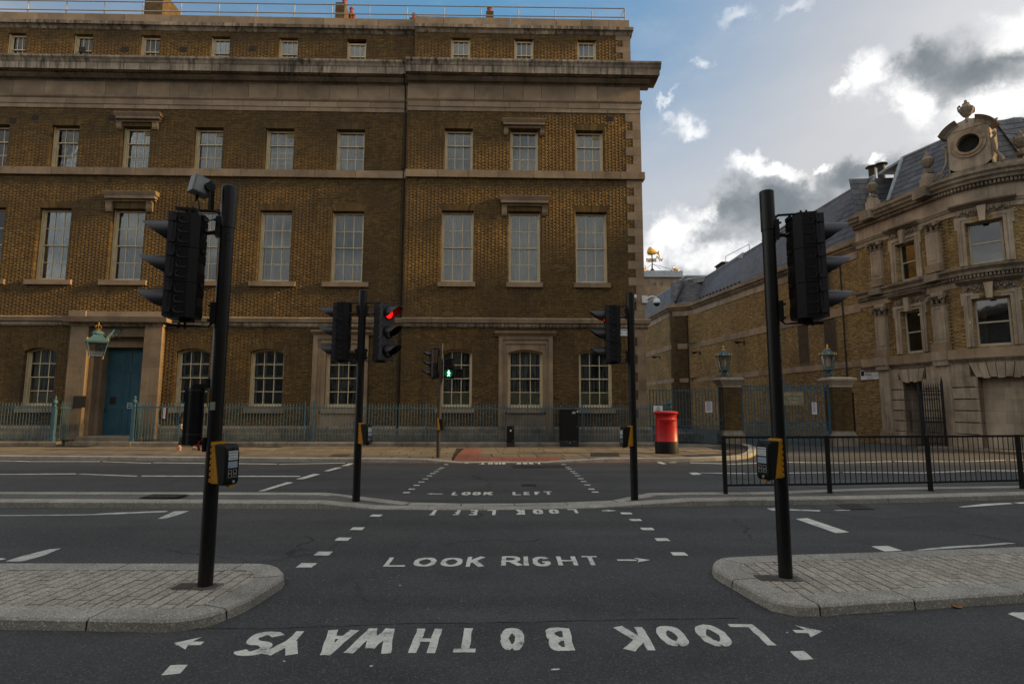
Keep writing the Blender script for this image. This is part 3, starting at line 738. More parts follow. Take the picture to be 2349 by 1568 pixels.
def lettering(label, specs, flip, sw, mat=None, jit=.01, zb=.004):
    """specs: (char, x left, x right, y far, y near) in sighted pixels at mid height; flip: the text reads from the other side"""
    t_ = thing('road_lettering', label, 'road marking')
    for q, (ch, xl, xr, yf, yn) in enumerate(specs):
        ym = (yf+yn)/2; X0 = G(xl, ym)[0]; X1 = G(xr, ym)[0]; Yf = G((xl+xr)/2, yf)[1]; Yn = G((xl+xr)/2, yn)[1]
        w = sw if hasattr(sw, '__len__') else (sw, sw)
        ex, ey = w[0]/2, 0
        if flip: mp = lambda p: (X1-ex-(X1-X0-2*ex)*p[0], Yf-(Yf-Yn)*p[1])
        else: mp = lambda p: (X0+ex+(X1-X0-2*ex)*p[0], Yn+(Yf-Yn)*p[1])
        m = M(); z = zb
        for st in LET[ch]:
            Q = [Vector(mp(p)) for p in st]; runs = [[Q[0]]]
            for i_ in range(1, len(Q)):
                runs[-1].append(Q[i_])
                if i_ < len(Q)-1 and (Q[i_]-Q[i_-1]).angle(Q[i_+1]-Q[i_], 0) > rad(34):
                    e_ = (Q[i_]-Q[i_-1]).normalized()*w[0]*.35; runs[-1][-1] = Q[i_]+e_
                    runs.append([Q[i_]-(Q[i_+1]-Q[i_]).normalized()*w[0]*.35])
            for q_ in runs: stroke_mesh(m, [tuple(p) for p in q_], w, z, jit); z += .0008
        if ch in '<>':   # arrow head
            s = 1 if ch == '>' else -1
            if ch == '>': P = [(.58, .98), (1.0, .5), (.58, .02), (.66, .42), (.66, .58)]
            else: P = [(.42, .98), (0, .5), (.42, .02), (.34, .42), (.34, .58)]
            mq = lambda p: (X0+(X1-X0)*p[0], Yn+(Yf-Yn)*p[1])
            pts = [mq(p) for p in P]
            hd = [(pts[0][0], pts[0][1]), (pts[1][0], pts[1][1]), (pts[2][0], pts[2][1]), (pts[3][0], pts[3][1]), (pts[4][0], pts[4][1])]
            m2 = [(x, y, z+.0012) for x, y in hd]; m.add(m2, [(0, 1, 4), (1, 3, 4), (1, 2, 3)])
        ob('arrow' if ch in '<>' else 'letter', m, mat or m_paint, t_)
    return t_
lettering('LOOK BOTH WAYS painted upside down across the nearest strip of asphalt', [
 ('<', 398, 508, 1461, 1491), ('S', 547, 640, 1450, 1503), ('Y', 626, 703, 1448, 1501.5), ('A', 733, 803, 1445, 1501), ('W', 808, 909, 1443, 1499), ('H', 941, 1012, 1442, 1498),
 ('T', 1036, 1104, 1441, 1496), ('O', 1145, 1205, 1442, 1491), ('B', 1248, 1318, 1441, 1491.5), ('K', 1418, 1496, 1438, 1491.5), ('O', 1508, 1577, 1437, 1481), ('O', 1599, 1673, 1434, 1482), ('L', 1684, 1760, 1432, 1480), ('>', 1779, 1887, 1434, 1463)],
 True, (.062, .062), jit=.005)
lettering('LOOK RIGHT painted on the carriageway between the near and middle islands', [
 ('L', 881, 940, 1278.5, 1299.5), ('O', 946, 1004, 1278.8, 1299), ('O', 1008, 1064, 1279, 1299), ('K', 1066, 1113, 1277, 1299.5), ('R', 1146, 1200, 1276, 1297), ('I', 1195, 1218, 1276, 1297), ('G', 1218, 1266, 1277, 1298.5),
 ('H', 1274, 1327, 1276, 1296.5), ('T', 1333, 1379, 1275, 1296), ('>', 1411, 1492, 1279, 1290)], False, (.050, .055), jit=.004)
lettering('LOOK LEFT painted upside down along the front kerb of the middle island', [
 ('T', 985, 1005, 1169.5, 1181), ('F', 1038, 1056, 1169.5, 1181), ('E', 1074, 1097, 1169.5, 1181), ('L', 1113, 1139, 1169.5, 1181), ('K', 1183, 1206, 1169, 1180), ('O', 1221, 1247, 1168.5, 1178.5), ('O', 1258, 1283, 1168.5, 1177.5), ('L', 1300, 1327, 1167.8, 1176.5), ('>', 1360, 1414, 1168.5, 1173.5)],
 True, (.055, .075), mat=m_paint, jit=.004)
lettering('LOOK LEFT with a left arrow painted behind the middle island', [
 ('<', 978, 1018, 1130.8, 1134), ('L', 1036, 1054, 1128.5, 1135), ('O', 1058, 1081, 1128.5, 1135), ('O', 1083, 1104, 1128.5, 1135), ('K', 1107, 1132, 1128.2, 1135), ('L', 1174, 1198, 1128, 1135), ('E', 1200, 1218, 1128, 1134.8), ('F', 1225, 1242, 1127.6, 1134.5), ('T', 1245, 1270, 1127, 1134)], False, (.055, .08), jit=.003)
lettering('LOOK RIGHT painted upside down at the dropped far kerb', [
 ('<', 1064, 1084, 1061.3, 1063.5), ('T', 1098, 1116, 1061, 1064.4), ('H', 1119, 1131, 1061, 1064.4), ('G', 1133, 1143, 1061, 1064.4), ('I', 1145, 1149, 1061, 1064.4), ('R', 1151, 1160, 1061, 1064.4), ('K', 1184, 1196, 1061, 1064.2), ('O', 1199, 1210, 1061, 1064.2), ('O', 1213, 1224, 1061, 1064.2), ('L', 1226, 1240, 1061, 1064.2)], True, (.06, .10), jit=.003)

# lines: sighted quads
def line(label, pts, mat=None, grp=None, name='road_line', z=.004, r_=.006):
    return marking(name, label, 'road marking', [rough(gp(pts), r_, .12)], mat or m_paint, z=z, group=grp)
c1, c2, c3, c4 = (0, 1300), (1000, 1300), (1900, 1300), (2996, 1300)
dc = lambda c, pts: dcrop(c[0], c[1], pts)
# dashed stop line running back on the left of the far carriageway
for k, q in enumerate([[(135, 1386), (185, 1385), (368, 1332), (312, 1330)], [(392, 1304), (455, 1303), (597, 1262), (538, 1260)], [(622, 1237), (676, 1235), (783, 1205), (726, 1207)], [(776, 1193), (830, 1190), (880, 1170), (830, 1172)]]):
    line('raked white give way dash on the far carriageway, %s from the camera' % ['nearest', 'second', 'third', 'farthest'][k], dc(c2, q), grp='raked white dashes across the far carriageway')
line('worn stub of white line at the near end of the raked dashes', dc(c2, [(70, 1406), (120, 1406), (185, 1386), (135, 1386)]), m_paintw)
# long thin lane lines on the far carriageway
line('long white lane line across the far carriageway at the left', dc(c1, [(-60, 1266), (-60, 1262), (645, 1256), (645, 1262)]))
line('white lane line on the far carriageway behind the left pole', dc(c1, [(652, 1262), (700, 1259), (1170, 1276), (1150, 1281)]))
line('white lane line on the far carriageway right of the left pole', [(325.0, 1092), (325, 1090.4), (690, 1091.2), (686, 1093)])
line('thin white edge line below the far kerb at the left', dc(c1, [(-60, 1148), (-60, 1145), (268, 1153), (268, 1157)]))
line('thin white edge line below the far kerb, second dash', dc(c1, [(272, 1156), (272, 1153), (850, 1153), (850, 1157)]))
line('thin white edge line below the far kerb, third dash', dc(c1, [(868, 1157), (868, 1154), (1280, 1167), (1280, 1171)]))
line('thin white edge line below the far kerb, fourth dash', [(351, 1061.2), (351, 1060.3), (636, 1063.2), (636, 1064.4)])
line('thin white edge line below the far kerb, beside the raked dashes', dc(c2, [(245, 1179), (245, 1176), (805, 1166), (805, 1169)]))
line('faded red kerbside line left of the crossing', dc(c2, [(930, 1172), (930, 1165), (1590, 1168), (1600, 1176)]), m_redline)
line('faded red kerbside line right of the crossing', dc(c3, [(840, 1176), (835, 1168), (1505, 1160), (1510, 1169)]), m_redline)
line('white dash by the far kerb below the pillar box', dc(c3, [(1540, 1162), (1580, 1160), (1622, 1175), (1590, 1176)]))
line('small white dash by the far kerb right of the pillar box', dc(c3, [(1645, 1162), (1700, 1161), (1710, 1164), (1655, 1165)]))
line('broad white bar on the far carriageway before the railings', dc(c3, [(1812, 1250), (1880, 1248), (1920, 1264), (1850, 1267)]))
line('thin white lane line seen through the left part of the railings', dc(c3, [(1905, 1252), (1905, 1249), (2340, 1254), (2340, 1260)]))
line('thin white line curving past the gate entrance', dc(c3, [(1825, 1167), (1825, 1164), (2135, 1172), (2135, 1176)]))
line('thin white line before the gateway pavement corner', dc(c3, [(2140, 1180), (2140, 1176), (2420, 1164), (2420, 1169)]))
for k, q in enumerate([[(-30, 1259), (-30, 1255), (770, 1244), (770, 1249)], [(800, 1247), (800, 1243), (1480, 1248), (1480, 1254)], [(1480, 1254), (1480, 1247), (1930, 1231), (1930, 1236)], [(1950, 1235), (1950, 1229), (2500, 1231), (2500, 1237)]]):
    line('white lane line seen through the railings, %s from the left' % ['first', 'second', 'third', 'fourth'][k], dc(c4, q), grp='lane lines behind the railings')
for k, q in enumerate([[(300, 1162), (300, 1158), (805, 1165), (805, 1168)], [(822, 1167), (822, 1164), (1215, 1151), (1215, 1155)], [(1235, 1155), (1235, 1151), (1808, 1154), (1808, 1157)], [(1830, 1157), (1830, 1154), (2178, 1140), (2178, 1144)], [(2205, 1143), (2205, 1139), (2480, 1142), (2480, 1146)]]):
    line('thin white edge line on the far side behind the railings, %s from the left' % ['first', 'second', 'third', 'fourth', 'fifth'][k], dc(c4, q), grp='edge lines behind the railings')
line('red painted patch by the arched doorway kerb', dc(c4, [(1960, 1068), (2020, 1055), (2150, 1062), (2240, 1078), (2320, 1092), (2200, 1090), (2080, 1082)]), m_redline)
# near carriageway
d1, d2, d3, d4 = (0, 1994), (1000, 1994), (1900, 1994), (2996, 1994)
line('worn white lane line beside the middle island at the left', dc(d1, [(-40, 145), (-40, 140), (760, 132), (990, 117), (1425, 102), (1405, 112), (1000, 130), (700, 139)]), m_paintw)
line('worn white stop bar beside the middle island at the left', dc(d1, [(1340, 168), (1480, 106), (1600, 104), (1530, 130), (1390, 172)]), m_paintw)
line('white raked bar behind the left near island', dc(d1, [(48, 531), (170, 490), (420, 428), (520, 420), (380, 478), (190, 531)]), m_paintw)
line('white line end at the left edge behind the left near island', dc(d1, [(-60, 525), (-60, 505), (20, 505), (55, 508), (20, 517)]))
line('worn white line beside the middle island right of the right pole', dc(d4, [(150, 82), (210, 80), (400, 90), (600, 96), (606, 108), (500, 103), (330, 98), (200, 100)]), m_paintw)
line('thin worn white line crossing the drain', dc(d4, [(720, 96), (850, 92), (860, 100), (740, 101)]), m_paintw)
line('long white bar on the near carriageway right of the right pole', dc(d4, [(398, 170), (495, 165), (845, 282), (740, 292)]))
line('short white bar against the right near island', dc(d4, [(1040, 403), (1180, 400), (1300, 438), (1150, 446)]))
line('white curve leading away behind the right near island', dc(d4, [(1400, 436), (1650, 408), (2000, 388), (2180, 372), (2260, 378), (1980, 402), (1700, 420), (1440, 440)]), m_paintw)
line('white lane line near the right edge beside the middle island', dc(d4, [(1780, 68), (2000, 42), (2210, 34), (2240, 42), (2050, 56), (1820, 71)]))
line('white dash at the right edge beside the middle island', dc(d4, [(2240, 33), (2400, 26), (2440, 40), (2290, 40)]))
# repair patches of smoother asphalt
m_patch = mk('asphalt_patch', (.062, .060, .058), .85, .15, 3, .3, 120, speck=.35)
m_patchd = mk('dark_asphalt_patch', (.030, .030, .031), .8, .15, 3, .3, 120, speck=.3)
o = marking('asphalt_patch', '', '', [gp(dc(d4, [(520, 52), (740, 45), (1130, 35), (1400, 100), (1570, 148), (1200, 165), (900, 165), (700, 115)]))], m_patch, z=.0025, parent=road)
o = marking('asphalt_patch', '', '', [gp(dc(c3, [(310, 1185), (760, 1183), (800, 1210), (320, 1213)]))], m_patchd, z=.0025, parent=road)
def seam(pts, w=.014, mat=None, name='road_seam', z=.003):
    P = [Vector(G(x, y)) for x, y in pts]; Q = [P[0]]
    for a_, b_ in zip(P[:-1], P[1:]):
        n_ = max(1, int((b_-a_).length/.10)); Q += [a_.lerp(b_, k/n_)+Vector((R.uniform(-.006, .006), R.uniform(-.008, .008))) for k in range(1, n_+1)]
    vs = []; 
    for i, q in enumerate(Q):
        d_ = (Q[min(i+1, len(Q)-1)]-Q[max(i-1, 0)]).normalized(); nn = Vector((-d_.y, d_.x)); ww = w*R.uniform(.3, 1.2); vs += [(q.x+nn.x*ww/2, q.y+nn.y*ww/2, z), (q.x-nn.x*ww/2, q.y-nn.y*ww/2, z)]
    ob(name, M().add(vs, [(2*i, 2*i+2, 2*i+3, 2*i+1) for i in range(len(Q)-1)]), mat or m_tar, road)
m_tar = mk('tar_seam', (.016, .016, .017), .7, .1, 5, .1)
seam([(400, 1442), (631, 1441), (780, 1436), (933, 1430), (1180, 1427), (1400, 1422), (1700, 1417)]); seam([(871, 1174), (820, 1212), (742, 1269), (700, 1300)], .01)
seam([(1860, 1160), (1880, 1172), (1935, 1180), (2000, 1184)], .02); seam([(2150, 1212), (2230, 1225), (2300, 1236), (2349, 1252)], .012, name='road_crack'); seam([(2210, 1222), (2260, 1230), (2330, 1245)], .01, name='road_crack'); seam([(1940, 1236), (1985, 1245), (2012, 1252)], .012, name='road_crack')
seam([(2200, 1216), (2280, 1222), (2349, 1228)], .01, name='road_crack')
marking('asphalt_patch', '', '', [gp([(-300, 1447), (300, 1444), (631, 1441.5), (933, 1430.5), (1180, 1427.5), (1400, 1422.5), (1700, 1417.5), (2600, 1400), (2900, 1700), (1174, 1900), (-600, 1750)])], mk('older_asphalt', (.058, .057, .056), .85, .25, 1.2, .5, 120, speck=.5), z=.0018, parent=road)
m = M()
for k in range(420):
    j = R.random(); p_ = Vector(G(652, 1322)).lerp(Vector(G(440, 1440)), j) if k % 2 else Vector(G(1637, 1310)).lerp(Vector(G(1880, 1412)), j)
    x, y = p_.x+R.gauss(.04 if k % 2 else -.04, .05), p_.y-abs(R.gauss(0, .06)); s_ = R.uniform(.003, .008)
    m.add([(x-s_, y-s_, .004), (x+s_, y-s_*.6, .004), (x+s_*.5, y+s_, .004), (x, y, .004+s_)], [(0, 1, 3), (1, 2, 3), (2, 0, 3)])
o = ob('kerb_grit', m, mk('grit', (.22, .18, .12), .9, .4, 20, 0)); o['kind'] = 'stuff'; o['label'] = 'loose brown grit gathered along the near island kerbs'; o['category'] = 'grit'
# gratings and covers
def grate(label, quadpx, z, nb, frame=True, name='drain_grating', cat='drain grating', grp=None):
    P = [Vector((*G(x, y, z), z)) for x, y in quadpx]; c = sum(P, Vector())/4; t_ = thing(name, label, cat, c, group=grp); Q = [p-c for p in P]
    m = M(); m.prism([(q.x*1.06, q.y*1.06) for q in Q], -.01, .0025); ob('frame', m, m_iron, t_)
    for i in range(nb):
        k0, k1 = (i+.15)/nb, (i+.62)/nb; m = M()
        a, b = Q[0].lerp(Q[1], k0), Q[0].lerp(Q[1], k1); d, e = Q[3].lerp(Q[2], k0), Q[3].lerp(Q[2], k1)
        m.prism([(a.x, a.y), (b.x, b.y), (e.x, e.y), (d.x, d.y)], .003, .012); ob('bar', m, m_granite if False else m_grate, t_)
m_grate = mk('worn_iron_bar', (.07, .065, .06), .5, .2, 10, .2)
grate('iron gully grating in the road by the right part of the middle island', dc(d4, [(820, 92), (1065, 88), (930, 45), (750, 48)]), .004, 10)
grate('brown ribbed chamber cover in the pavement right of the crossing', dc(c3, [(990, 1110), (1222, 1109), (1205, 1082), (985, 1083)]), .122, 12, name='chamber_cover', cat='chamber cover')
grate('ribbed chamber cover in the pavement left of the far signal', dc(c2, [(668, 1110), (815, 1110), (855, 1093), (715, 1093)]), .122, 9, name='chamber_cover', cat='chamber cover')
grate('rusty grating in the middle island left of the left middle pole', dc(c1, [(1190, 1462), (1480, 1462), (1590, 1436), (1300, 1434)]), .118, 11, name='chamber_cover', cat='chamber cover')
grate('dark slab cover in the pavement before the gate', dc(c3, [(2020, 1052), (2100, 1053), (2075, 1036), (2000, 1036)]), .122, 5, name='chamber_cover', cat='chamber cover')
grate('iron gully grating in the far carriageway beyond LOOK LEFT', dc(c3, [(398, 1362), (515, 1362), (512, 1344), (400, 1344)]), .004, 7)
grate('row of gully slots in the dark patch by the far kerb', dc(c3, [(415, 1203), (585, 1203), (583, 1188), (413, 1188)]), .004, 9)
# litter
lf = thing('dead_leaf', 'curled brown dead leaf lying below the right near island kerb', 'leaf', (*G(2197, 1394), .0), .4)
m = M(); m.add([(-.05, .01, .02), (-.02, .03, .028), (.03, .025, .012), (.055, -.005, .018), (.02, -.03, .006), (-.02, -.012, .012)], [(0, 1, 5), (1, 2, 5), (2, 4, 5), (2, 3, 4)])
ob('blade', m, mk('dead_leaf', (.30, .13, .05), .8, .2, 8, 0), lf)
m_butt = mk('cigarette_paper', (.62, .55, .45), .8, .1, 8, 0); m_butto = mk('orange_filter', (.65, .25, .06), .8, .1, 8, 0)
for k, (x, y, a, lab) in enumerate([(566, 1380.5, .3, 'touching the left near island kerb'), (592, 1372, .9, 'on asphalt right of the left near island'), (1346, 1342, .2, '')][:2]):
    t_ = thing('cigarette_end', 'orange white cigarette end '+lab, 'litter', (*G(x, y), .004), a)
    m = M(); m.cyl((0, 0, .004), (.018, 0, .004), .004, seg=8); ob('paper', m, m_butt, t_)
    m = M(); m.cyl((.0181, 0, .004), (.036, 0, .004), .004, seg=8); ob('filter', m, m_butto, t_)
m = M()
for (x, y, s) in [(1274, 1536, .018), (1268, 1536.5, .012), (1281, 1535, .012), (918, 1342.5, .012), (852, 1528, .012), (652, 1517, .01), (1806, 1451, .01), (440, 1771, .01)]:
    X, Y = G(x, y); m.add([(X-s, Y-s*.5, .004), (X+s, Y-s*.6, .006), (X+s*.8, Y+s*.5, .004), (X-s*.6, Y+s*.7, .007)], [(0, 1, 2), (0, 2, 3)])
o = ob('litter_flakes', m, m_white); o['kind'] = 'stuff'; o['label'] = 'tiny white flakes of litter scattered on the near asphalt'; o['category'] = 'litter'
# ================================================================== MAIN BUILDING (local frame: x along the facade, y into the building, z up)
bld = thing('brick_building', 'long dark brick four storey building with stone cornice and blue door', 'building', (0, Y0, 0), AF)
WB = -.23                                       # the right hand wing stands forward
uL = -25.0
ub = U(930, 500)                                # break between main wall and wing
uR = U(1476, 600, WB)                           # right corner of the wing
BODY = 14.0
def wallcam(u, y, z): return math.hypot(u, y+Y0)
# opening lists: (u0,u1,z0,z1,arch rise)
zc0, zc1 = Z(388.4, -.12), Z(294)                      # upper windows: bottom on the string course, top
zb0, zb1 = Z(645), Z(482)
za0, za1 = Z(933), Z(799.6)
zd0, zd1 = Z(134, .3)-.35, Z(86, .3)
def span(l, r, py, dep): return (U(l, py, dep), U(r, py, dep))
WC = [span(l, r, 300, 0) for l, r in ((-44, 21.6), (118.3, 181.9), (281.5, 345.6), (446.5, 512.3), (609.5, 675.3), (771.9, 837.1))]
WC2 = [span(l, r, 300, WB) for l, r in ((1020, 1085.3), (1170.8, 1234.9), (1319.9, 1383.8))]
WBm = [span(l, r, 560, 0) for l, r in ((-78, 5), (83, 157), (252, 328), (424, 499.5), (592.5, 666.5), (759, 833))]
WB2 = [span(l, r, 560, WB) for l, r in ((1011.3, 1086), (1166.7, 1239.8), (1320.5, 1393.5))]
WA = [span(l, r, 860, 0) for l, r in ((-115, -42), (51, 125), (401, 478), (571, 649.5))]
WAs = [span(745.4, 822.5, 860, 0)]
WA2 = [span(l, r, 860, WB) for l, r in ((1009.5, 1082.8), (1328, 1404.9))]
WA2s = [span(1164.8, 1246, 860, WB)]
WD = [span(l, r, 100, .3) for l, r in ((16.2, 58.2), (168.3, 212), (322.6, 367), (483.9, 527.2), (639.8, 683.4), (796.2, 840.3))]
WD2 = [span(l, r, 100, .3+WB) for l, r in ((1034.9, 1079), (1180.2, 1224), (1324.5, 1367.8))]
ARCH = .15

def brick_field(u0, u1, z0, z1, openings, skips, y=0.0, jamb=.30, course=.075):
    """bricks (u0,u1,y0,y1,z0,z1); those at an opening run back to form the reveal. skips: (fn) -> True where no brick goes"""
    B = []; n = max(1, round((z1-z0)/course)); ch = (z1-z0)/n
    for r in range(n):
        a, b = z0+r*ch, z0+(r+1)*ch; zm = (a+b)/2
        cuts = sorted([(o[0], o[1]) for o in openings if o[2] < zm < o[3]])
        segs = []; x = u0; je = False
        for (c, d) in cuts:
            if c > x: segs.append((x, min(c, u1), je, True))
            x = max(x, d); je = True
        if x < u1: segs.append((x, u1, je, False))
        for (s0, s1, jl, jr) in segs:
            k = r % 2; off = (s0+.159*(r % 2)+R.uniform(-.006, .006)) % .3175; x = s0; lead = .3175-off
            L = lead if lead <= .215 else lead-.215; k = 1 if lead <= .215 else 0
            while x < s1-.004:
                e = min(x+L, s1)
                if s1-e < .05: e = s1
                f = R.uniform(-.0002, .0002); xm = (x+e)/2
                y1 = .025
                if (x == s0 and jl) or (e == s1 and jr): y1 = jamb
                if not any(q(xm, zm) for q in skips): B.append((x+(.0035 if not (x == s0 and jl) else 0), e-(.0035 if not (e == s1 and jr) else 0), y+f, y+y1, a+.0045, b-.0045))
                x = e; k += 1; L = .1025 if k % 2 == 0 else .215
    return B
def mortar_wall(m, u0, u1, z0, z1, openings, y=0.0, rec=.0012, jamb=.30):
    xs = sorted(set([u0, u1]+[v for o in openings for v in o[:2] if u0 < v < u1])); zs = sorted(set([z0, z1]+[v for o in openings for v in o[2:4] if z0 < v < z1]))
    for a, b in zip(xs[:-1], xs[1:]):
        for c, d in zip(zs[:-1], zs[1:]):
            xm, zm = (a+b)/2, (c+d)/2
            if any(o[0] < xm < o[1] and o[2] < zm < o[3] for o in openings): continue
            m.add([(a, y+rec, c), (b, y+rec, c), (b, y+rec, d), (a, y+rec, d)], [(0, 1, 2, 3)])
    for o in openings:
        a, b, c, d = o[:4]
        for x, s in ((a-.004, 1), (b+.004, -1)): m.add([(x, y+rec, c), (x, y+jamb+.2, c), (x, y+jamb+.2, d), (x, y+rec, d)], [(0, 1, 2, 3)])
        m.add([(a, y+rec, d+.004), (b, y+rec, d+.004), (b, y+jamb+.2, d+.004), (a, y+jamb+.2, d+.004)], [(0, 1, 2, 3)])
        m.add([(a, y+rec, c-.004), (b, y+rec, c-.004), (b, y+jamb+.2, c-.004), (a, y+jamb+.2, c-.004)], [(0, 1, 2, 3)])
def voussoirs(u0, u1, z, rise, h=.30, y=0.0, jamb=.30, n=15, splay=.16):
    """gauged arch: radiating bricks over an opening; rise 0 = flat arch"""
    m = M(); w = u1-u0; c = (u0+u1)/2
    if rise > 0: Rr = (w*w/4+rise*rise)/(2*rise); z0 = z-Rr; th = math.asin(w/2/Rr); n = 17
    for i in range(n):
        if rise > 0:
            a0 = -th+2*th*(i+.06)/n; a1 = -th+2*th*(i+.94)/n; Ro = Rr+h
            P = [(c+Rr*math.sin(a0), z0+Rr*math.cos(a0)), (c+Rr*math.sin(a1), z0+Rr*math.cos(a1)), (c+Ro*math.sin(a1), z0+Ro*math.cos(a1)), (c+Ro*math.sin(a0), z0+Ro*math.cos(a0))]
        else:
            f0, f1 = (i+.06)/n, (i+.94)/n
            P = [(u0+w*f0, z), (u0+w*f1, z), (u0-splay+(w+2*splay)*f1, z+h), (u0-splay+(w+2*splay)*f0, z+h)]
        m.prism(P, y-.002, y+jamb, axis='y')
    return m
wall = M(); bricks = []
def openz(lst, z0, z1): return [(a, b, z0, z1) for a, b in lst]
def inarch(lst, z0, h=.30, sp=.16, rise=0.0):
    def f(u, z):
        for a, b in lst:
            if rise:
                w = b-a; c = (a+b)/2; Rr = (w*w/4+rise*rise)/(2*rise); zz = z0-Rr; r = math.hypot(u-c, z-zz)
                th = math.asin(min(1, w/2/Rr))
                if z > z0-rise-.02 and r < Rr+h and abs(math.atan2(u-c, z-zz)) < th+.02: return True
            elif z0 < z < z0+h and a-sp*(z-z0)/h < u < b+sp*(z-z0)/h: return True
        return False
    return f
# vertical zones of brickwork
zA0, zA1 = Z(976), Z(749.5)
zB0, zB1 = Z(728), Z(405, -.12)
zC0, zC1 = Z(388.4, -.12), Z(254.4)
zD0, zD1 = Z(134, .3)-.5, Z(72, .3)
dU = (U(200, 860, 0)-.0, U(322, 860, 0))
door_hole = (U(187, 860, 0), U(330, 860, 0), zA0-1, Z(775))
surr = lambda s, z0, z1, k=.0: (s[0]-k, s[1]+k, z0, z1)
s4 = span(717, 844, 860, 0); s8 = span(1143.7, 1268, 860, WB)
pz0, pz1 = U(152.4, 860, 0), U(373, 770, 0)
zones = [
 (uL, ub, zA0, zA1, openz(WA, za0, za1)+[(s4[0]+.03, s4[1]-.03, zA0-1, Z(770)), (pz0+.1, pz1-.15, zA0-1, zA1+1)], [inarch(WA, za1, rise=ARCH)], 0.0),
 (uL, ub, zB0, zB1, openz(WBm, zb0, zb1), [inarch(WBm, zb1)], 0.0),
 (uL, ub, zC0, zC1, openz(WC, zc0, zc1), [inarch(WC, zc1)], 0.0),
 (ub, uR, zA0, zA1, openz(WA2, za0, za1)+[(s8[0]+.03, s8[1]-.03, zA0-1, Z(770))], [inarch(WA2, za1, rise=ARCH)], WB),
 (ub, uR, zB0, zB1, openz(WB2, zb0, zb1), [inarch(WB2, zb1)], WB),
 (ub, uR, zC0, zC1, openz(WC2, zc0, zc1), [inarch(WC2, zc1)], WB),
]
uRa = U(1445.5, 110, .3+WB)
ubA = U(953, 100, .3)
zones += [(uL, ubA, zD0, zD1, openz(WD, zd0, zd1), [inarch(WD, zd1, h=.25, sp=.12)], .3), (ubA, uRa, zD0, zD1, openz(WD2, zd0, zd1), [inarch(WD2, zd1, h=.25, sp=.12)], .3+WB)]
# quoins: skip bricks
quo = []
def quoin_levels(z0, z1, n): return [(z0+(z1-z0)*i/n, z0+(z1-z0)*(i+1)/n) for i in range(n)]
for (z0, z1, n, st, uc, yy) in ((zA0, zA1, 11, 0, uR, WB), (zB0, zB1, 17, 0, uR, WB), (zC0, zC1, 7, 0, uR, WB), (zD0+.3, zD1, 5, 0, uRa, .3+WB)):
    for i, (a, b) in enumerate(quoin_levels(z0, z1, n)): quo.append((uc-(.68 if i % 2 == st else .36), uc, a, b, yy))
isq = lambda u, z: any(q[0] < u and q[2] < z < q[3] for q in quo if q[4] == isq.y)
for (a, b, c, d, ops, sk, yy) in zones:
    def qs(u, z, yy=yy): return any(q[0] < u < q[1] and q[2] < z < q[3] and q[4] == yy for q in quo)
    bricks += brick_field(a, b, c, d, ops, sk+[qs], yy); mortar_wall(wall, a, b, c, d, ops, yy)
# side of the wing and step of the wing, plain returns in brick courses
wall.add([(ub, WB+.008, zA0), (ub, .01, zA0), (ub, .01, zC1), (ub, WB+.008, zC1)], [(0, 1, 2, 3)])
for r in range(int((zC1-zA0)/.075)):
    z = zA0+r*.075; bricks.append((ub-.006, ub+.1, WB+.004, .0, z+.005, z+.07))
# solid body behind, sides and roof
bd = M()
bd.box(uL, ub, 1.3, BODY, 0, Z(40, .3)-.3); bd.box(ub, uR-.02, 1.3, BODY, 0, Z(150, 0)); bd.box(ub, uRa-.02, 1.3, BODY, 0, Z(48, .3))
ob('inner_wall', bd, m_dark2, bld)
sd = M(); sd.box(uR-.02, uR-.004, WB+.05, BODY, 0, Z(170, -.2)); sd.box(uRa-.02, uRa-.004, WB+.35, BODY, Z(170, -.2), Z(60, .3)); sd.box(uL-.02, uL, .05, BODY, 0, Z(60, .3)); sd.box(uL, uR-.03, BODY, BODY+.05, 0, Z(60, .3))
sd.box(uL, uRa-.03, .35, BODY, Z(60, .3)-.02, Z(60, .3))
for k in range(7): pass
ob('side_wall', sd, m_brickt, bld)
ob('wall', wall, m_mortar, bld)
# 300 nearest bricks as single pieces, the rest as one mass
bricks = np.array(bricks)
front = (bricks[:, 3]-bricks[:, 2] < .06) & (bricks[:, 4] > 1.0) & (bricks[:, 1]-bricks[:, 0] > .17)
dist = np.hypot((bricks[:, 0]+bricks[:, 1])/2, (bricks[:, 4]+bricks[:, 5])/2-1.7)+np.where(front, 0, 1e3)+np.where(np.abs((bricks[:, 0]+bricks[:, 1])/2+5.5) < 1.0, 50, 0)
order = np.argsort(dist); pick = order[:296]; rest_b = np.delete(np.arange(len(bricks)), pick)
def single_bricks(B, parent, mat, T=None):
    cache = {}
    for b in B:
        w = round((b[1]-b[0])/.02)*.02; w = max(.06, w); h = b[5]-b[4]; key = (w, round(h, 3))
        if key not in cache: cache[key] = M().box(-w/2, w/2, 0, .025, -h/2, h/2).mesh('brick')
        o = ob('brick', cache[key], mat, parent, ((b[0]+b[1])/2, b[2], (b[4]+b[5])/2)); o.scale = ((b[1]-b[0])/w, 1, 1)
single_bricks(bricks[pick], bld, m_brick)
me = boxes_mesh('brickwork', bricks[rest_b]); ob('brickwork', me, m_brick, bld, kind='stuff')
# flat and cambered arches
varch = M()
for lst, z, rise, h, sp, yy in ((WA, za1, ARCH, .30, 0, 0), (WA2, za1, ARCH, .30, 0, WB), (WBm, zb1, 0, .30, .16, 0), (WB2, zb1, 0, .30, .16, WB), (WC, zc1, 0, .30, .16, 0), (WC2, zc1, 0, .30, .16, WB), (WD, zd1, 0, .25, .12, .3), (WD2, zd1, 0, .25, .12, .3+WB)):
    for a, b in lst: ob('brick_arch', voussoirs(a, b, z, rise, h, yy), m_brick, bld, kind='stuff')
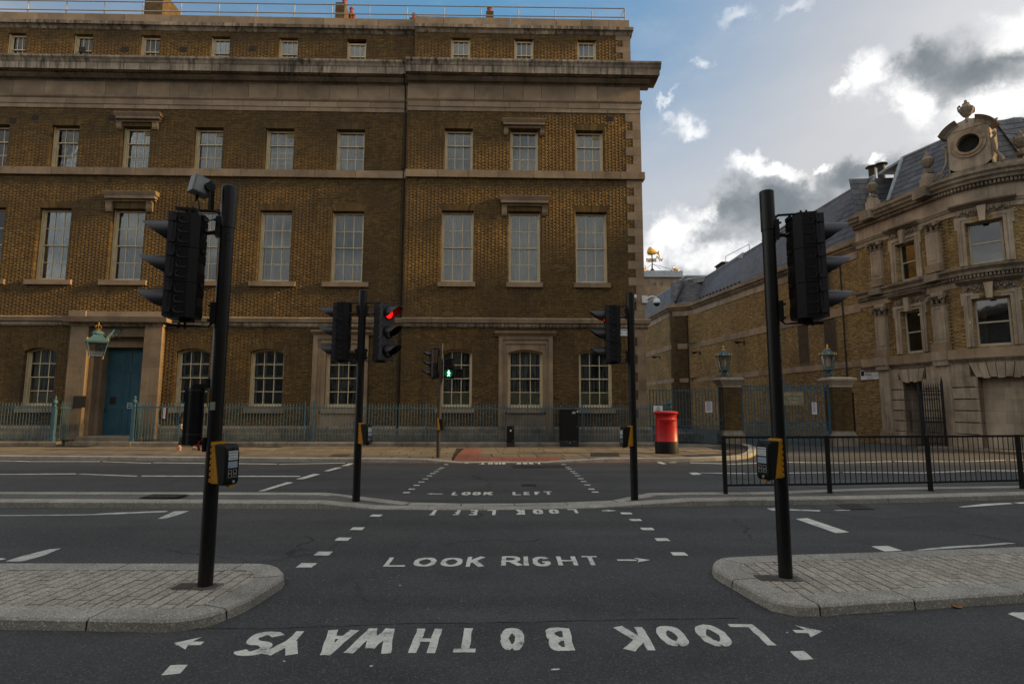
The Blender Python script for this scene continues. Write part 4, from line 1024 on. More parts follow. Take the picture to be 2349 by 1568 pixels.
# quoin stones
for (a, b, c, d, yy) in quo:
    m = M(); m.box(a+.004, b+.012, yy-.014, yy+.34, c+.004, d-.004); o = ob('quoin_stone', m, m_stone, bld)
# ---------------- stone courses, block by block
def course(u0, u1, prof, mat, name, L=1.25, jit=.25, gap=.008, y=0.0, endret=None):
    x = u0
    while x < u1-.01:
        e = x+L+R.uniform(-jit, jit)
        if u1-e < L*.5: e = u1
        m = M(); m.sweep([(x+gap, y+R.uniform(-.004, .004)), (e-gap, y)], prof); ob(name, m, mat, bld); x = e
def rect(o0, o1, z0, z1): return [(o0, z0), (o1, z0), (o1, z1), (o0, z1)]
for (a, b, yy) in ((uL, ub, 0.0), (ub-.0, uR, WB)):
    e = .0 if yy == 0 else .0
    # string over the upper windows' sills
    b2 = b-.012 if yy == 0 else b+.14
    course(a, b2, rect(-.30, .12, Z(405, -.12)+.003, Z(388.4, -.12)), m_stone, 'string_course_stone', 1.55, .3, y=yy)
    # first floor string: flat band and torus below
    course(a, b2 if yy == 0 else b+.22, [(-.25, Z(739.8)), (.16, Z(739.8)), (.20, Z(728)-.06), (.12, Z(728)), (-.25, Z(728)+.01)], m_stone, 'string_course_stone', 1.6, .3, y=yy)
    course(a, b2 if yy == 0 else b+.14, [(-.25, Z(750.6)), (.03, Z(750.6)), (.09, Z(748)), (.11, Z(744.5)), (.09, Z(741)), (.04, Z(739.8)-.003), (-.25, Z(739.8)-.003)], m_stone_m, 'string_course_moulding', 2.2, .3, y=yy)
    # architrave
    course(a, b2 if yy == 0 else b+.02, rect(-.25, .03, Z(254.4), Z(245)-.005), m_stone_l, 'architrave_stone', 1.5, .3, y=yy)
    course(a, b2 if yy == 0 else b+.05, rect(-.25, .06, Z(245), Z(233)-.005), m_stone_l, 'architrave_stone', 1.5, .3, y=yy)
    course(a, b2 if yy == 0 else b+.09, [(-.25, Z(233)), (.07, Z(233)), (.12, Z(230)), (.12, Z(227)), (.06, Z(226)), (-.25, Z(226))], m_stone, 'architrave_moulding', 2.4, .3, y=yy)
    # frieze
    course(a, b2 if yy == 0 else b+.03, rect(-.25, .035, Z(226)+.003, Z(194)), m_stone_l, 'frieze_stone', 1.25, .45, y=yy)
    # bed mould, corona, cymatium
    zf0, zk0, zk1 = Z(194), Z(163, -.75), Z(134.5, -.75)
    course(a, b2 if yy == 0 else b+.45, [(-.25, zf0+.003), (.06, zf0+.003), (.10, zf0+.09), (.22, zf0+.16), (.26, zf0+.24), (.26, zk0-.14), (.40, zk0-.06), (.43, zk0-.003), (-.25, zk0-.003)], m_stone_mkd, 'cornice_bed_moulding', 1.6, .3, y=yy)  # darker stone stands in for the deep shade under the cornice
    course(a, b2-.0 if yy == 0 else b+.76, [(-.35, zk0), (.38, zk0), (.38, zk0+.02), (.66, zk0+.02), (.66, zk0), (.70, zk0), (.70, zk0+(zk1-zk0)*.50), (-.35, zk0+(zk1-zk0)*.50)], m_stone_m, 'cornice_stone', 1.45, .35, y=yy)
    course(a, b2 if yy == 0 else b+.82, [(-.35, zk0+(zk1-zk0)*.5+.003), (.70, zk0+(zk1-zk0)*.5+.003), (.73, zk0+(zk1-zk0)*.58), (.76, zk0+(zk1-zk0)*.72), (.82, zk0+(zk1-zk0)*.86), (.82, zk1), (-.35, zk1+.06)], m_stone_m, 'cornice_stone', 1.45, .35, y=yy)
# cap between main cornice and attic foot
for (a, b, yy) in ((uL, ubA-.01, .3), (ubA, uRa, .3+WB)):
    zp0, zp1, zp2, zp3 = Z(72, .2), Z(61, .1), Z(55.5, .15), Z(40, .3)
    b2 = b if yy == .3 else b+.1
    course(a, b2, [(-.25, zp0), (.02, zp0), (.05, zp0+.05), (.07, zp0+.11), (.14, zp0+.18), (.14, zp1-.005), (-.25, zp1-.005)], m_stone_m, 'attic_cornice_stone', 1.7, .35, y=yy)
    course(a, b2+.04 if yy != .3 else b2, rect(-.25, .19, zp1, zp2), m_stone_m, 'attic_cornice_stone', 1.7, .35, y=yy)
    course(a, b2-.12 if yy != .3 else b2, rect(-.30, .04, zp2+.004, zp3), m_stone_l, 'parapet_stone', 1.35, .45, y=yy)
# plinth
zpl = Z(976)
plin = [(-.2, .0), (.16, .0), (.16, zpl-.34), (.14, zpl-.30), (.14, zpl-.12), (.05, zpl+.0), (-.2, zpl+.0)]
dL, dR = U(160, 1000, 0), U(362, 1000, 0)
course(uL, dL, plin, m_stone_g, 'plinth_stone', 1.3, .3); course(dR, ub-.01, plin, m_stone_g, 'plinth_stone', 1.3, .3); course(ub, uR+.18, plin, m_stone_g, 'plinth_stone', 1.3, .3, y=WB)
# ---------------- window builder
_wc = {}
def window(wl, z0, z1, rows, cols, y, arch=0.0, curtain='net', meet=None, blind=False, sill=None, vent=False, lift=0.0, parent=None, cream=None, glass=None, surround_in=0.0):
    parent = parent or bld; cream = cream or m_cream; glass = glass or m_glass
    a, b = wl; w = round(b-a, 2); h = round(z1-z0, 2); c = (a+b)/2; yf = .27
    key = (w, h, rows, cols, arch, meet, id(cream), vent, blind)
    fr = .08; st = .07; bar = .034
    if meet is None: meet = rows//2
    gx0, gx1 = -w/2+fr, w/2-fr; gz0, gz1 = .075, h-fr
    ph = (gz1-gz0)/rows; pw = (gx1-gx0)/cols
    if key not in _wc:
        m = M()
        m.box(-w/2, -w/2+fr, 0, .14, 0, h); m.box(w/2-fr, w/2, 0, .14, 0, h); m.box(-w/2+.002, -w/2+.035, -.09, -.001, 0, h); m.box(w/2-.035, w/2-.002, -.09, -.001, 0, h); m.box(-w/2+fr, w/2-fr, .002, .14, h-fr, h); m.box(-w/2+fr, w/2-fr, -.01, .14, 0, .075)
        zm = gz0+ph*meet
        for (q0, q1, dy) in ((zm, gz1, .03), (gz0, zm, .075)):     # upper sash outside, lower sash inside
            m.box(gx0, gx0+st*.6, dy, dy+.04, q0+.001, q1-.001); m.box(gx1-st*.6, gx1, dy, dy+.04, q0+.001, q1-.001)
        m.box(gx0+.002, gx1-.002, .028, .118, zm-.022, zm+.022); m.box(gx0+st*.6, gx1-st*.6, .078, .115, gz0+.001, gz0+.055)
        for i in range(1, cols):
            x = gx0+pw*i; m.box(x-bar/2, x+bar/2, .034, .064, zm+.022, gz1); m.box(x-bar/2, x+bar/2, .079, .109, gz0+.055, zm-.022)
        for j in range(1, rows):
            if j == meet: continue
            z = gz0+ph*j; dy = .032 if j > meet else .077; m.box(gx0+.03, gx1-.03, dy, dy+.034, z-bar/2, z+bar/2)
        if arch:
            Rr = (w*w/4+arch*arch)/(2*arch); zc = h-Rr; n = 14
            P = [(-w/2, h)]+[(-w/2+w*i/n, zc+math.sqrt(max(0, Rr*Rr-(-w/2+w*i/n)**2))-.001) for i in range(n+1)]+[(w/2, h)]
            for i in range(n):
                x0, x1 = -w/2+w*i/n, -w/2+w*(i+1)/n; f = lambda x: zc+math.sqrt(max(0, Rr*Rr-x*x))
                m.add([(x0, -.01, f(x0)-fr), (x1, -.01, f(x1)-fr), (x1, -.01, h), (x0, -.01, h), (x0, .1, f(x0)-fr), (x1, .1, f(x1)-fr), (x1, .1, h), (x0, .1, h)], [(0, 1, 2, 3), (0, 4, 5, 1), (4, 7, 6, 5)])
        if vent:
            for k in range(4): m.box(gx1-pw+.01, gx1-.02, .02, .045, gz1-.04-k*.045-.02, gz1-.04-k*.045)
        _wc[key] = (m.mesh('window'), M().box(-pw/2+bar/2, pw/2-bar/2, 0, .004, -ph/2+bar/2, ph/2-bar/2).mesh('pane'))
    wm, pm = _wc[key]
    o = ob('window', wm, cream, parent, (c, y+yf-.02, z0))
    for i in range(cols):
        for j in range(rows):
            ob('pane', pm, glass, o, (gx0+pw*(i+.5), .05 if j >= meet else .095, gz0+ph*(j+.5)))
    if curtain:
        fold(o, curtain, gx0, gx1, gz0, gz1, w, h)
    if blind:
        bm_ = M(); zt = gz0+ph*1.02
        nsl_ = 22
        for k in range(nsl_): z = gz0+.02+(zt-gz0-.02)*k/nsl_; bm_.add([(gx0+.02, .13, z), (gx1-.02, .13, z), (gx1-.02, .145, z+.026), (gx0+.02, .145, z+.026)], [(0, 1, 2, 3)])
        ob('blind', bm_, m_blind, o)
    if sill is not None:
        s0, s1, zt, zb_ = sill; m = M(); pj = .10
        m.prism([(-pj, zb_-z0), (.27, zb_-z0), (.27, zt-z0+.0), (0.0, zt-z0), (-pj, zt-z0-.02)], s0-c, s1-c, axis='x')
        m.v = [(x, yy-yf+.02, zz) for x, yy, zz in m.v]
        ob('sill', m, m_stone, o)
    return o
def fold(o, kind, x0, x1, z0, z1, w, h):
    """hanging cloth with soft folds; kinds: net (full), tails (drawn in at the foot), left, half, panel"""
    m = M(); nx, nz = 56, 10; y0 = .22; ph_ = R.uniform(0, 6); fr = R.uniform(5, 8)
    parts = [(x0-.03, x1+.03, 0)]
    if kind == 'tails': parts = [(x0-.03, (x0+x1)/2+.04, .45), ((x0+x1)/2-.04, x1+.03, -.30)]
    if kind == 'left': parts = [(x0-.03, x0+(x1-x0)*.62, .55), (x0+(x1-x0)*.8, x1+.03, -.1)]
    if kind == 'drawn': parts = [(x0+.08, x1-.02, .15)]
    if kind == 'panel':   # inner casement seen behind the glass
        for x in (x0+.02, x0+(x1-x0)*.31, x0+(x1-x0)*.62, x1-.10): m.box(x, x+.075, .20, .235, z0, z1)
        for z in (z0+.02, z0+(z1-z0)*.24, z0+(z1-z0)*.49, z0+(z1-z0)*.53, z0+(z1-z0)*.77): m.box(x0+.1, x1-.1, .205, .23, z, z+.045)
        ob('inner_casement', m, m_panel, o); return
    for (a, b, pull) in parts:
        V = []; o0 = len(m.v)
        for j in range(nz+1):
            t_ = 1-j/nz; bot = t_**1.6
            for i in range(nx+1):
                s = i/nx; x = a+(b-a)*s
                if pull > 0: x = x+pull*(b-a)*bot*(1-s)*.8
                if pull < 0: x = x+pull*(b-a)*bot*s*.8
                y = y0+.045*math.sin(s*fr*PI+ph_+.6*math.sin(2*t_))+.012*math.sin(s*fr*2.3*PI+t_*1.3+ph_)
                z = z0+(z1-z0)*(j/nz)
                V.append((x, y, z))
        m.add(V, [(j*(nx+1)+i, j*(nx+1)+i+1, (j+1)*(nx+1)+i+1, (j+1)*(nx+1)+i) for j in range(nz) for i in range(nx)])
    c = ob('curtain', m, m_curtain, o, smooth=False)
    for p in c.data.polygons: p.use_smooth = True
m_panel = mk('inner_window_paint', (.40, .42, .42), .6, .1, 3, .05)
zs0, zs1 = Z(656.7), Z(645)
for i, s in enumerate(WC): window(s, zc0, zc1-.02, 3, 3, 0, curtain=['net', 'left', 'panel', 'tails', 'panel', 'tails'][i], meet=2, vent=i in (2, 3, 4))
for i, s in enumerate(WC2): window(s, zc0, zc1-.02, 3, 3, WB, curtain=['left', 'drawn', 'net'][i], meet=2, vent=i == 2)
for i, s in enumerate(WBm): window(s, zb0, zb1-.02, 4, 3, 0, curtain=['net', 'tails', 'left', 'net', 'panel', 'drawn'][i], sill=(s[0]-.3, s[1]+.3, zs1, zs0))
for i, s in enumerate(WB2): window(s, zb0, zb1-.02, 4, 3, WB, curtain=['left', 'tails', 'tails'][i], sill=(s[0]-.1, s[1]+.1, zs1, zs0))
for i, s in enumerate(WA): window(s, za0, za1, 4, 3, 0, arch=ARCH, curtain=['net', 'net', 'panel', 'panel'][i], blind=i < 2, sill=(s[0]-.12, s[1]+.08, za0, Z(947)))
for i, s in enumerate(WAs): window(s, za0, za1, 4, 3, 0, arch=ARCH, curtain='tails', sill=(s[0]-.1, s[1]+.1, za0, Z(947)))
for i, s in enumerate(WA2): window(s, za0, za1, 4, 3, WB, arch=ARCH, curtain='net', blind=True, sill=(s[0]-.2, s[1]+.1, za0, Z(945)))
for i, s in enumerate(WA2s): window(s, za0, za1, 4, 3, WB, arch=ARCH, curtain='net', blind=True, sill=(s[0]-.02, s[1]+.02, za0, Z(945)))
for i, s in enumerate(WD): window(s, zd0, zd1-.02-(.10 if i == 5 else 0), 2, 3, .3-.08, curtain=['left', 'net', 'tails', 'panel', 'drawn', 'net'][i], meet=1)
for i, s in enumerate(WD2): window(s, zd0, zd1-.02, 2, 3, .3-.08+WB, curtain='tails', meet=1)
# ---------------- bracketed hoods
def hood(px0, px1, pyt, pyb, br, pybr, y):
    a, b = U(px0, pyt, y-.3), U(px1, pyt, y-.3); zt, zb_ = Z(pyt, y-.3), Z(pyb, y-.28)
    h = M(); h.box(a+.06, b-.06, y-.24, y+.05, zb_, zb_+(zt-zb_)*.42)
    h.prism([(y+.05, zb_+(zt-zb_)*.42), (y-.25, zb_+(zt-zb_)*.42), (y-.32, zb_+(zt-zb_)*.9), (y-.32, zt), (y+.05, zt+.04)], a, b, axis='x')
    h.box(a+.10, b-.10, y-.10, y+.05, zb_-.09, zb_-.002)
    o = ob('window_hood', h, m_stone, bld)
    for (p, q) in br:
        u0, u1 = U(p, pybr, y-.1), U(q, pybr, y-.1); zz = Z(pybr, y-.1); n = 10
        prof = [(y+.02, zb_-.092)]+[(y-.20+.14*(i/n)**.8+.02*math.sin(i/n*2*PI), zb_-.092-(zb_-.092-zz)*i/n) for i in range(n+1)]+[(y+.02, zz)]
        m = M(); m.prism(prof, u0, u1, axis='x'); ob('bracket', m, m_stone, o)
hood(259.8, 366.7, 261, 274.5, [(265.5, 277), (348.5, 360.5)], 299.5, 0)
hood(1151.8, 1253.9, 262.5, 275.5, [(1156, 1166), (1239.5, 1249)], 301, WB)
hood(234.9, 356.7, 441.3, 457, [(240.5, 255), (334, 348)], 488, 0)
hood(1145.6, 1262, 441.3, 457, [(1151, 1163), (1244, 1256)], 487.5, WB)
# ---------------- stone window surrounds on the ground floor
def surround(outer, op, y, cor):
    a, b = outer; zt = Z(767, y-.08); m = M(); c = (a+b)/2
    zlow = .25
    def fr(m, i0, i1, zi, o0, o1, zo, ya, yb, zl):
        m.box(o0, i0, ya, yb, zl, zo); m.box(i1, o1, ya, yb, zl, zo); m.box(i0, i1, ya, yb, zi, zo)
    d = (b-a-(op[1]-op[0]))/2
    fr(m, a+d*.42, b-d*.42, za1+.42, a, b, zt, y-.13, y+.05, zlow)
    fr(m, a+d*.72, b-d*.72, za1+.24, a+d*.42, b-d*.42, za1+.42, y-.08, y+.05, zlow)
    ob('window_surround', m, m_stone, bld)
    m = M(); w = op[1]-op[0]; Rr = (w*w/4+ARCH*ARCH)/(2*ARCH); zc = za1-Rr; n = 12; cc = (op[0]+op[1])/2
    m.box(a+d*.72, op[0], y-.03, y+.30, za0-.2, za1+.24); m.box(op[1], b-d*.72, y-.03, y+.30, za0-.2, za1+.24)
    for i in range(n):
        x0, x1 = op[0]+w*i/n, op[0]+w*(i+1)/n; f = lambda x: zc+math.sqrt(max(0, Rr*Rr-(x-cc)**2))
        m.add([(x0, y-.03, f(x0)), (x1, y-.03, f(x1)), (x1, y-.03, za1+.24), (x0, y-.03, za1+.24), (x0, y+.27, f(x0)), (x1, y+.27, f(x1))], [(0, 1, 2, 3), (0, 4, 5, 1)])
    ob('window_architrave', m, m_stone, bld)
    m = M(); m.box(a+d*.72+.002, b-d*.72-.002, y-.02, y+.2, zpl-.5, Z(947)-.003); ob('apron_panel', m, m_stone_l, bld)
    m = M(); ca, cb = cor; zt2, zb2 = Z(755.5, y-.3), Z(767, y-.25)
    m.prism([(y+.02, zb2), (y-.12, zb2), (y-.18, zb2+.06), (y-.24, zb2+.10), (y-.28, zt2-.05), (y-.28, zt2), (y+.02, zt2+.02)], ca, cb, axis='x'); ob('surround_cornice', m, m_stone, bld)
    for (p, q) in ((a-.02, a+d*.75), (b-d*.75, b+.02)): m = M(); m.box(p, q, y-.2, y-.12, .15, zpl+.02); ob('surround_base', m, m_stone_g, bld)
surround(s4, WAs[0], 0, span(712.3, 854, 760, -.28)); surround(s8, WA2s[0], WB, span(1134.3, 1276.3, 760, WB-.28))
# ---------------- doorway
py_ = -.25
pl = span(152.4, 194, 860, py_); pr = span(324, 364.5, 860, py_)
ztop = Z(750, py_)
por = lambda a, b, y0_, y1_, z0_, z1_, nm='portal_stone', mt=None: ob(nm, M().box(a, b, y0_, y1_, z0_, z1_), mt or m_stone, bld)
for (a, b) in (pl, pr):
    zz = [zpl+.05, 2.15, 3.35, 4.35, ztop]
    for z0_, z1_ in zip(zz[:-1], zz[1:]): por(a, b, py_, .1, z0_+.003, z1_-.003, 'pilaster_stone')
    por(a-.04, b+.04, py_-.07, .1, .3, zpl+.047, 'pilaster_base', m_stone_g)
i0, i1 = pl[1], pr[0]
zlin = Z(774, 0)
por(i0+.002, i1-.002, -.06, .25, zlin, ztop-.01, 'lintel_stone'); 
j0 = U(221, 900, .32); j1 = i1-.10; zdo = Z(799.6, .65)
por(i0+.002, i0+.17, -.05, .30, .3, zlin-.004, 'jamb_stone'); por(i1-.12, i1-.002, -.05, .30, .3, zlin-.004, 'jamb_stone')
por(i0+.16, j0+.16, .30, .68, .3, zlin-.01, 'jamb_stone'); por(j1-.13, i1-.11, .30, .68, .3, zlin-.01, 'jamb_stone'); por(j0+.16, j1-.13, .31, .68, zdo, zlin-.01, 'lintel_stone')
por(i0+.10, i1-.10, .28, .32, zlin-.14, zlin-.012, 'lintel_moulding')
# entablature over the door, standing forward of the string course
ea, eb = U(134, 730, -.6), U(386, 730, -.6)
m = M(); m.prism([(.0, ztop), (py_-.02, ztop), (py_-.06, ztop+.10), (py_-.14, Z(739.8, py_-.2)-.02), (.0, Z(739.8, py_-.2)-.02)], pl[0]-.05, pr[1]+.05, axis='x'); ob('portal_cornice_bed', m, m_stone_m, bld)
m = M(); m.prism([(.0, Z(739.8, py_-.2)-.016), (py_-.28, Z(739.8, py_-.2)-.016), (py_-.33, Z(728, py_-.3)), (.0, Z(728, py_-.3)+.03)], ea+.12, eb-.10, axis='x'); ob('portal_cornice', m, m_stone, bld)
xa, xm_, xb = U(158, 720, py_), U(197, 720, py_), U(370, 720, py_)
por(xa, xm_, py_-.02, .0, Z(728, py_)+.0, Z(715, py_), 'blocking_stone', m_stone_l); por(xm_+.01, xb, py_+.04, .0, Z(728, py_)+.0, Z(715.6, py_), 'blocking_stone', m_stone_l)
# door: two tall panelled leaves
da, db = j0+.16, j1-.13; zd_ = Z(998.5, .65); dm = (da+db)/2
for k, (a, b) in enumerate(((da, dm), (dm, db))):
    m = M(); m.box(a+.004, b-.004, .66, .70, zd_, zdo); hd = zdo-zd_
    for (f0, f1) in ((.03, .30), (.35, .73), (.80, .97)):
        z0_, z1_ = zd_+hd*f0, zd_+hd*f1; x0_, x1_ = a+.11, b-.11
        for (p, q, r_, s_) in ((x0_, x1_, z0_, z0_+.025), (x0_, x1_, z1_-.025, z1_), (x0_, x0_+.025, z0_+.025, z1_-.025), (x1_-.025, x1_, z0_+.025, z1_-.025)): m.box(p, q, .645, .66, r_, s_)
        m.box(x0_+.09, x1_-.09, .65, .66, z0_+.09, z1_-.09)
    m.box(a+.004, b-.004, .650, .66, zd_+hd*.775, zd_+hd*.785)
    o = ob('door_leaf', m, m_doorblue, bld)
    if k == 0:
        gx = U(258.5, 918, .64); gz = Z(918, .64, 258)
        g_ = M()
        for i in range(5): g_.box(gx-.10+i*.045, gx-.08+i*.045, .638, .646, gz-.13, gz+.13)
        g_.box(gx-.13, gx+.13, .644, .651, gz-.16, gz+.16); ob('letter_grille', g_, m_iron, o)
        h_ = M(); hx, hz = U(242, 940, .64), Z(940, .64, 242); h_.tube([(hx, .65, hz-.1), (hx, .60, hz-.06), (hx, .60, hz+.06), (hx, .65, hz+.1)], .012); ob('handle', h_, m_iron, o)
sg_ = thing('door_notice', 'small green and blue safety notice on the blue door behind the railing post', 'notice', (0, 0, 0)); sg_.parent = None
sx, sz = U(297, 930, .63), Z(930, .63, 297)
pw_ = bld.matrix_basis if False else None
def L2W(u, y, z): return (u*math.cos(AF)-y*math.sin(AF), Y0+u*math.sin(AF)+y*math.cos(AF), z)
sg_.location = L2W(sx, .642, sz); sg_.rotation_euler = (0, 0, AF)
ob('plate', M().box(-.11, .11, 0, .006, -.12, .12), m_white, sg_); ob('green_panel', M().box(-.09, .09, -.002, .0, .01, .10), mk('sign_green', (.05, .25, .08), .5, .1, 5, 0), sg_); ob('blue_panel', M().box(-.09, .09, -.002, .0, -.10, -.01), mk('sign_blue', (.02, .10, .32), .5, .1, 5, 0), sg_)
# steps
for (y0_, y1_, z0_, z1_, a, b) in ((-.75, .9, .1, zd_, U(176, 1010, -.6), U(318, 1010, -.6)), (-1.05, -.75, .1, zd_-.17, U(150, 1020, -1), U(300, 1020, -1))):
    m = M(); m.box(a, b, y0_, y1_, z0_, z1_); bev(ob('door_step', m, m_stone_g, bld), .015)
# floor of the area behind the railings
m = M(); m.box(uL, U(150, 1000, -.5), -.95, .0, 0, .16); m.box(U(310, 1000, -.5), uR+.2, -.95, .0, 0, .16); ob('area_floor', m, m_ground, bld)
# grey plaque by the door
pq = thing('wall_plaque', 'dark rectangular plaque on the stone pilaster left of the blue door', 'plaque', L2W(U(182, 921, py_-.02), py_-.012, Z(921, py_-.02, 182)), AF); ob('plate', M().box(-.26, .26, -.015, .005, -.24, .24), m_iron, pq)
# ventilation grilles
for (px, py, dep, wv, hv) in [(188.5, 113.7, .3, 24, 17), (286.5, 113, .3, 26, 16), (421.8, 113, .3, 26, 16), (580.5, 112, .3, 24, 12), (29.5, 276, 0, 18, 18), (80.8, 269, 0, 26, 17), (256.4, 270, 0, 20, 18), (1399.6, 272.7, WB, 27, 18)]:
    u, z = FA(px, py, dep); w_, h_ = .30, .24
    m = M(); m.box(u-w_/2, u+w_/2, dep-.008, dep+.01, z-h_/2, z+h_/2)
    for i in range(6): m.box(u-w_/2+.02+i*.045, u-w_/2+.045+i*.045, dep-.014, dep-.008, z-h_/2+.02, z+h_/2-.02)
    m.box(u-.012, u+.012, dep-.016, dep-.008, z-h_/2, z+h_/2); ob('air_grille', m, m_iron, bld)
# rainwater pipe at the wing joint
pp = M(); ux = U(925, 560, -.08); xx_ = U(929, 270, -.08)
pp.tube([(xx_, -.74, Z(163, -.75)), (xx_, -.12, Z(205)), (xx_, -.10, Z(230)), (xx_, -.10, Z(726))], .035); pp.tube([(xx_, -.10, Z(752)), (xx_, -.10, .2)], .035)
for z in [x*1.3+.6 for x in range(10)]: pp.cyl((xx_, -.10, z), (xx_, -.10, z+.08), .048)
ob('rainwater_pipe', pp, m_iron, bld)
# chimneys
def chimney(px0, px1, pytop, ydep, h, pots, pots_right=True):
    a, b = U(px0, 30, ydep), U(px1, 30, ydep); zt = VZ((px0+px1)/2, pytop, Y0+ydep); B = []
    ob('chimney_stack', M().box(a, b, ydep, ydep+1.6, 16, zt), m_brickc, bld)
    for (dx, dz, s) in pots:
        m = M(); m.lathe([(.13*s, 0), (.16*s, .05), (.13*s, .12), (.115*s, .45), (.15*s, .50), (.15*s, .56), (.11*s, .60), (.11*s, .75), (.14*s, .78), (.12*s, .86), (.05*s, .9)], (b+dx, ydep+.9, zt+dz), 12); ob('chimney_pot', m, m_terra, bld)
chimney(330, 372, -6, 3.0, 3, [(-.3, 0, 1)])
for (px, py, s) in ((378.5, 20, 1), (394.5, 32, .9)):
    Y = Y0+4; x = XY(px, Y, py); z = VZ(px, py, Y); m = M(); m.lathe([(.17*s, -.9), (.17*s, -.2), (.20*s, -.15), (.20*s, .1), (.16*s, .15), (.16*s, .4), (.2*s, .45), (.12*s, .6)], (x*math.cos(AF)+(Y-Y0)*math.sin(AF), 4, z), 12); ob('chimney_pot', m, m_terra, bld)
chimney(769, 790, 12, 3.0, 3, [(-.28, 0, 1), (.12, -.5, .9), (.25, -.9, .9)])
chimney(940, 946, 44, 3.0, 3, [(-.05, 0, 1)]); chimney(1115, 1132, 26, 3.0, 3, [(-.22, 0, 1.1)])
# roof guard rail
rail = M(); hr = [(uL, Z(11.2, .8, 700)), (U(200, 12, .8), Z(11.0, .8)), (U(700, 12, .8), Z(12, .8))]
zt_, zl_, zb2 = Z(12.5, .8), Z(33, .8), Z(52, .8)
rg = thing('roof_guard_rail', 'thin grey tube guard rail along the parapet of the brick building', 'guard rail', (0, Y0, 0), AF)
uE = U(1433, 40, .6)
for z in (zt_, zl_): ob('rail', M().tube([(uL, .8, z), (uE, .55, z)], .028), m_grey, rg)
k = 0; step = (U(850, 12, .8)-U(678, 12, .8))/2
u = U(64, 20, .8)-2*step
while u < uE-.5:
    ob('post', M().tube([(u, .8, Z(60, .8)), (u, .8, zt_+.02)], .028), m_grey, rg); u += step
ob('post', M().tube([(uE, .55, Z(60, .8)), (uE, .55, zt_+.02)], .028), m_grey, rg); ob('brace', M().tube([(uE-.35, .55, zl_-.3), (uE, .55, zt_)], .028), m_grey, rg)

# ================================================================== RAILINGS in front of the building
RD = -.88
def railing(label, ua, ub_, posts, postsbig, zt, zr, zb, nstart=0, grp='blue railings before the brick building', ret=None):
    t_ = thing('iron_railing', label, 'railing', (0, Y0, 0), AF, grp)
    n = round((ub_-ua)/.124); bm1 = M(); h = zt-zb
    r = .0155
    bm1.cyl((0, 0, 0), (0, 0, h-.16), r, seg=6); bm1.cyl((0, 0, h-.16), (0, 0, h-.15), r*1.7, seg=6); bm1.cyl((0, 0, h-.15), (0, 0, h), r*1.25, .002, seg=6); me = bm1.mesh('bar')
    for i in range(n+1): ob('bar', me, m_blue, t_, (ua+(ub_-ua)*i/n, RD, zb))
    ob('top_rail', M().box(ua, ub_, RD-.014, RD+.014, zr-.025, zr+.02), m_blue, t_); ob('bottom_rail', M().box(ua, ub_, RD-.015, RD+.015, zb+.06, zb+.085), m_blue, t_)
    for u in posts:
        m = M(); m.box(u-.02, u+.02, RD-.02, RD+.02, zb-.05, zt+.06); m.tube([(u, RD+.02, zb+.1), (u+.02, RD+.35, zb-.05)], .014); m.tube([(u, RD+.02, zr), (u+.03, RD+.3, zb+.3)], .012); ob('stay', m, m_blue, t_)
    for u in postsbig:
        m = M(); m.box(u-.065, u+.065, RD-.065, RD+.065, zb-.08, zr+.02)
        m.box(u-.09, u+.09, RD-.09, RD+.09, zb-.08, zb+.12)
        m.lathe([(.075, 0), (.085, .03), (.05, .05), (.035, .10), (.06, .14), (.085, .20), (.07, .26), (.035, .30), (.03, .33), (.05, .37), (.03, .42), (.005, .46)], (u, RD, zr+.02), 14); ob('post', m, m_blue, t_)
    return t_
zrt, zrr, zrb = Z(923.3, RD), Z(935.8, RD), Z(1011.5, RD)
r1 = railing('blue iron railings ending at a finial post left of the doorway', uL+2, U(124, 960, RD), [], [U(124, 960, RD)], zrt, zrr, zrb)
r2 = railing('long blue iron railings between the doorway and the red pillar box', U(306.6, 960, RD), U(1538, 960, RD), [U(411, 960, RD), U(699, 960, RD), U(819, 960, RD), U(976, 960, RD), U(1210, 960, RD), U(1337, 960, RD)], [U(306.6, 960, RD), U(1536, 960, RD)], Z(922.5, RD), Z(934.5, RD), zrb)
# returns back to the wall beside the door and at the far end
def ret_rail(t_, u, y1, n):
    h = zrt-zrb; m = M(); m.box(u-.012, u+.012, RD, y1, zrr-.02, zrr+.015); m.box(u-.012, u+.012, RD, y1, zrb+.06, zrb+.085); ob('return_rail', m, m_blue, t_)
    for i in range(1, n+1): m = M(); y = RD+(y1-RD)*i/(n+1); m.cyl((u, y, zrb), (u, y, zrt), .012, seg=6); ob('bar', m, m_blue, t_)
ret_rail(r1, U(124, 960, RD)+.2, -.25, 6); ret_rail(r2, U(306.6, 960, RD)+.05, -.25, 6); ret_rail(r2, U(1536, 960, RD)+.0, 1.3, 16)
# lock box on the railing
bx = M(); lx, lz = U(811, 960, RD), Z(972, RD); bx.box(lx-.01+0, lx+.36, RD-.04, RD+.04, lz-.13, lz+.13); ob('lock_box', bx, m_blue, r2)
bx = M(); bx.box(U(719, 960, RD)-.03, U(719, 960, RD)+.03, RD-.03, RD+.03, zrb-.05, zrt+.1); ob('gate_post', bx, m_blue, r2)
# low stone plinth under the railings, stone by stone
pw2 = thing('railing_plinth', 'low mossy stone kerb carrying the blue railings', 'plinth', (0, Y0, 0), AF)
for (a, b) in ((uL, U(135, 1015, RD)), (U(297, 1015, RD), U(1545, 1015, RD))):
    x = a
    while x < b-.01:
        e = min(b, x+R.uniform(1.3, 2.0)); 
        if b-e < .6: e = b
        m = M(); m.prism([(RD-.14, 0), (RD+.2, 0), (RD+.2, zrb-.02), (RD-.10, zrb-.02), (RD-.14, zrb-.07)], x+.004, e-.004, axis='x'); ob('plinth_stone', m, m_stone_g, pw2); x = e
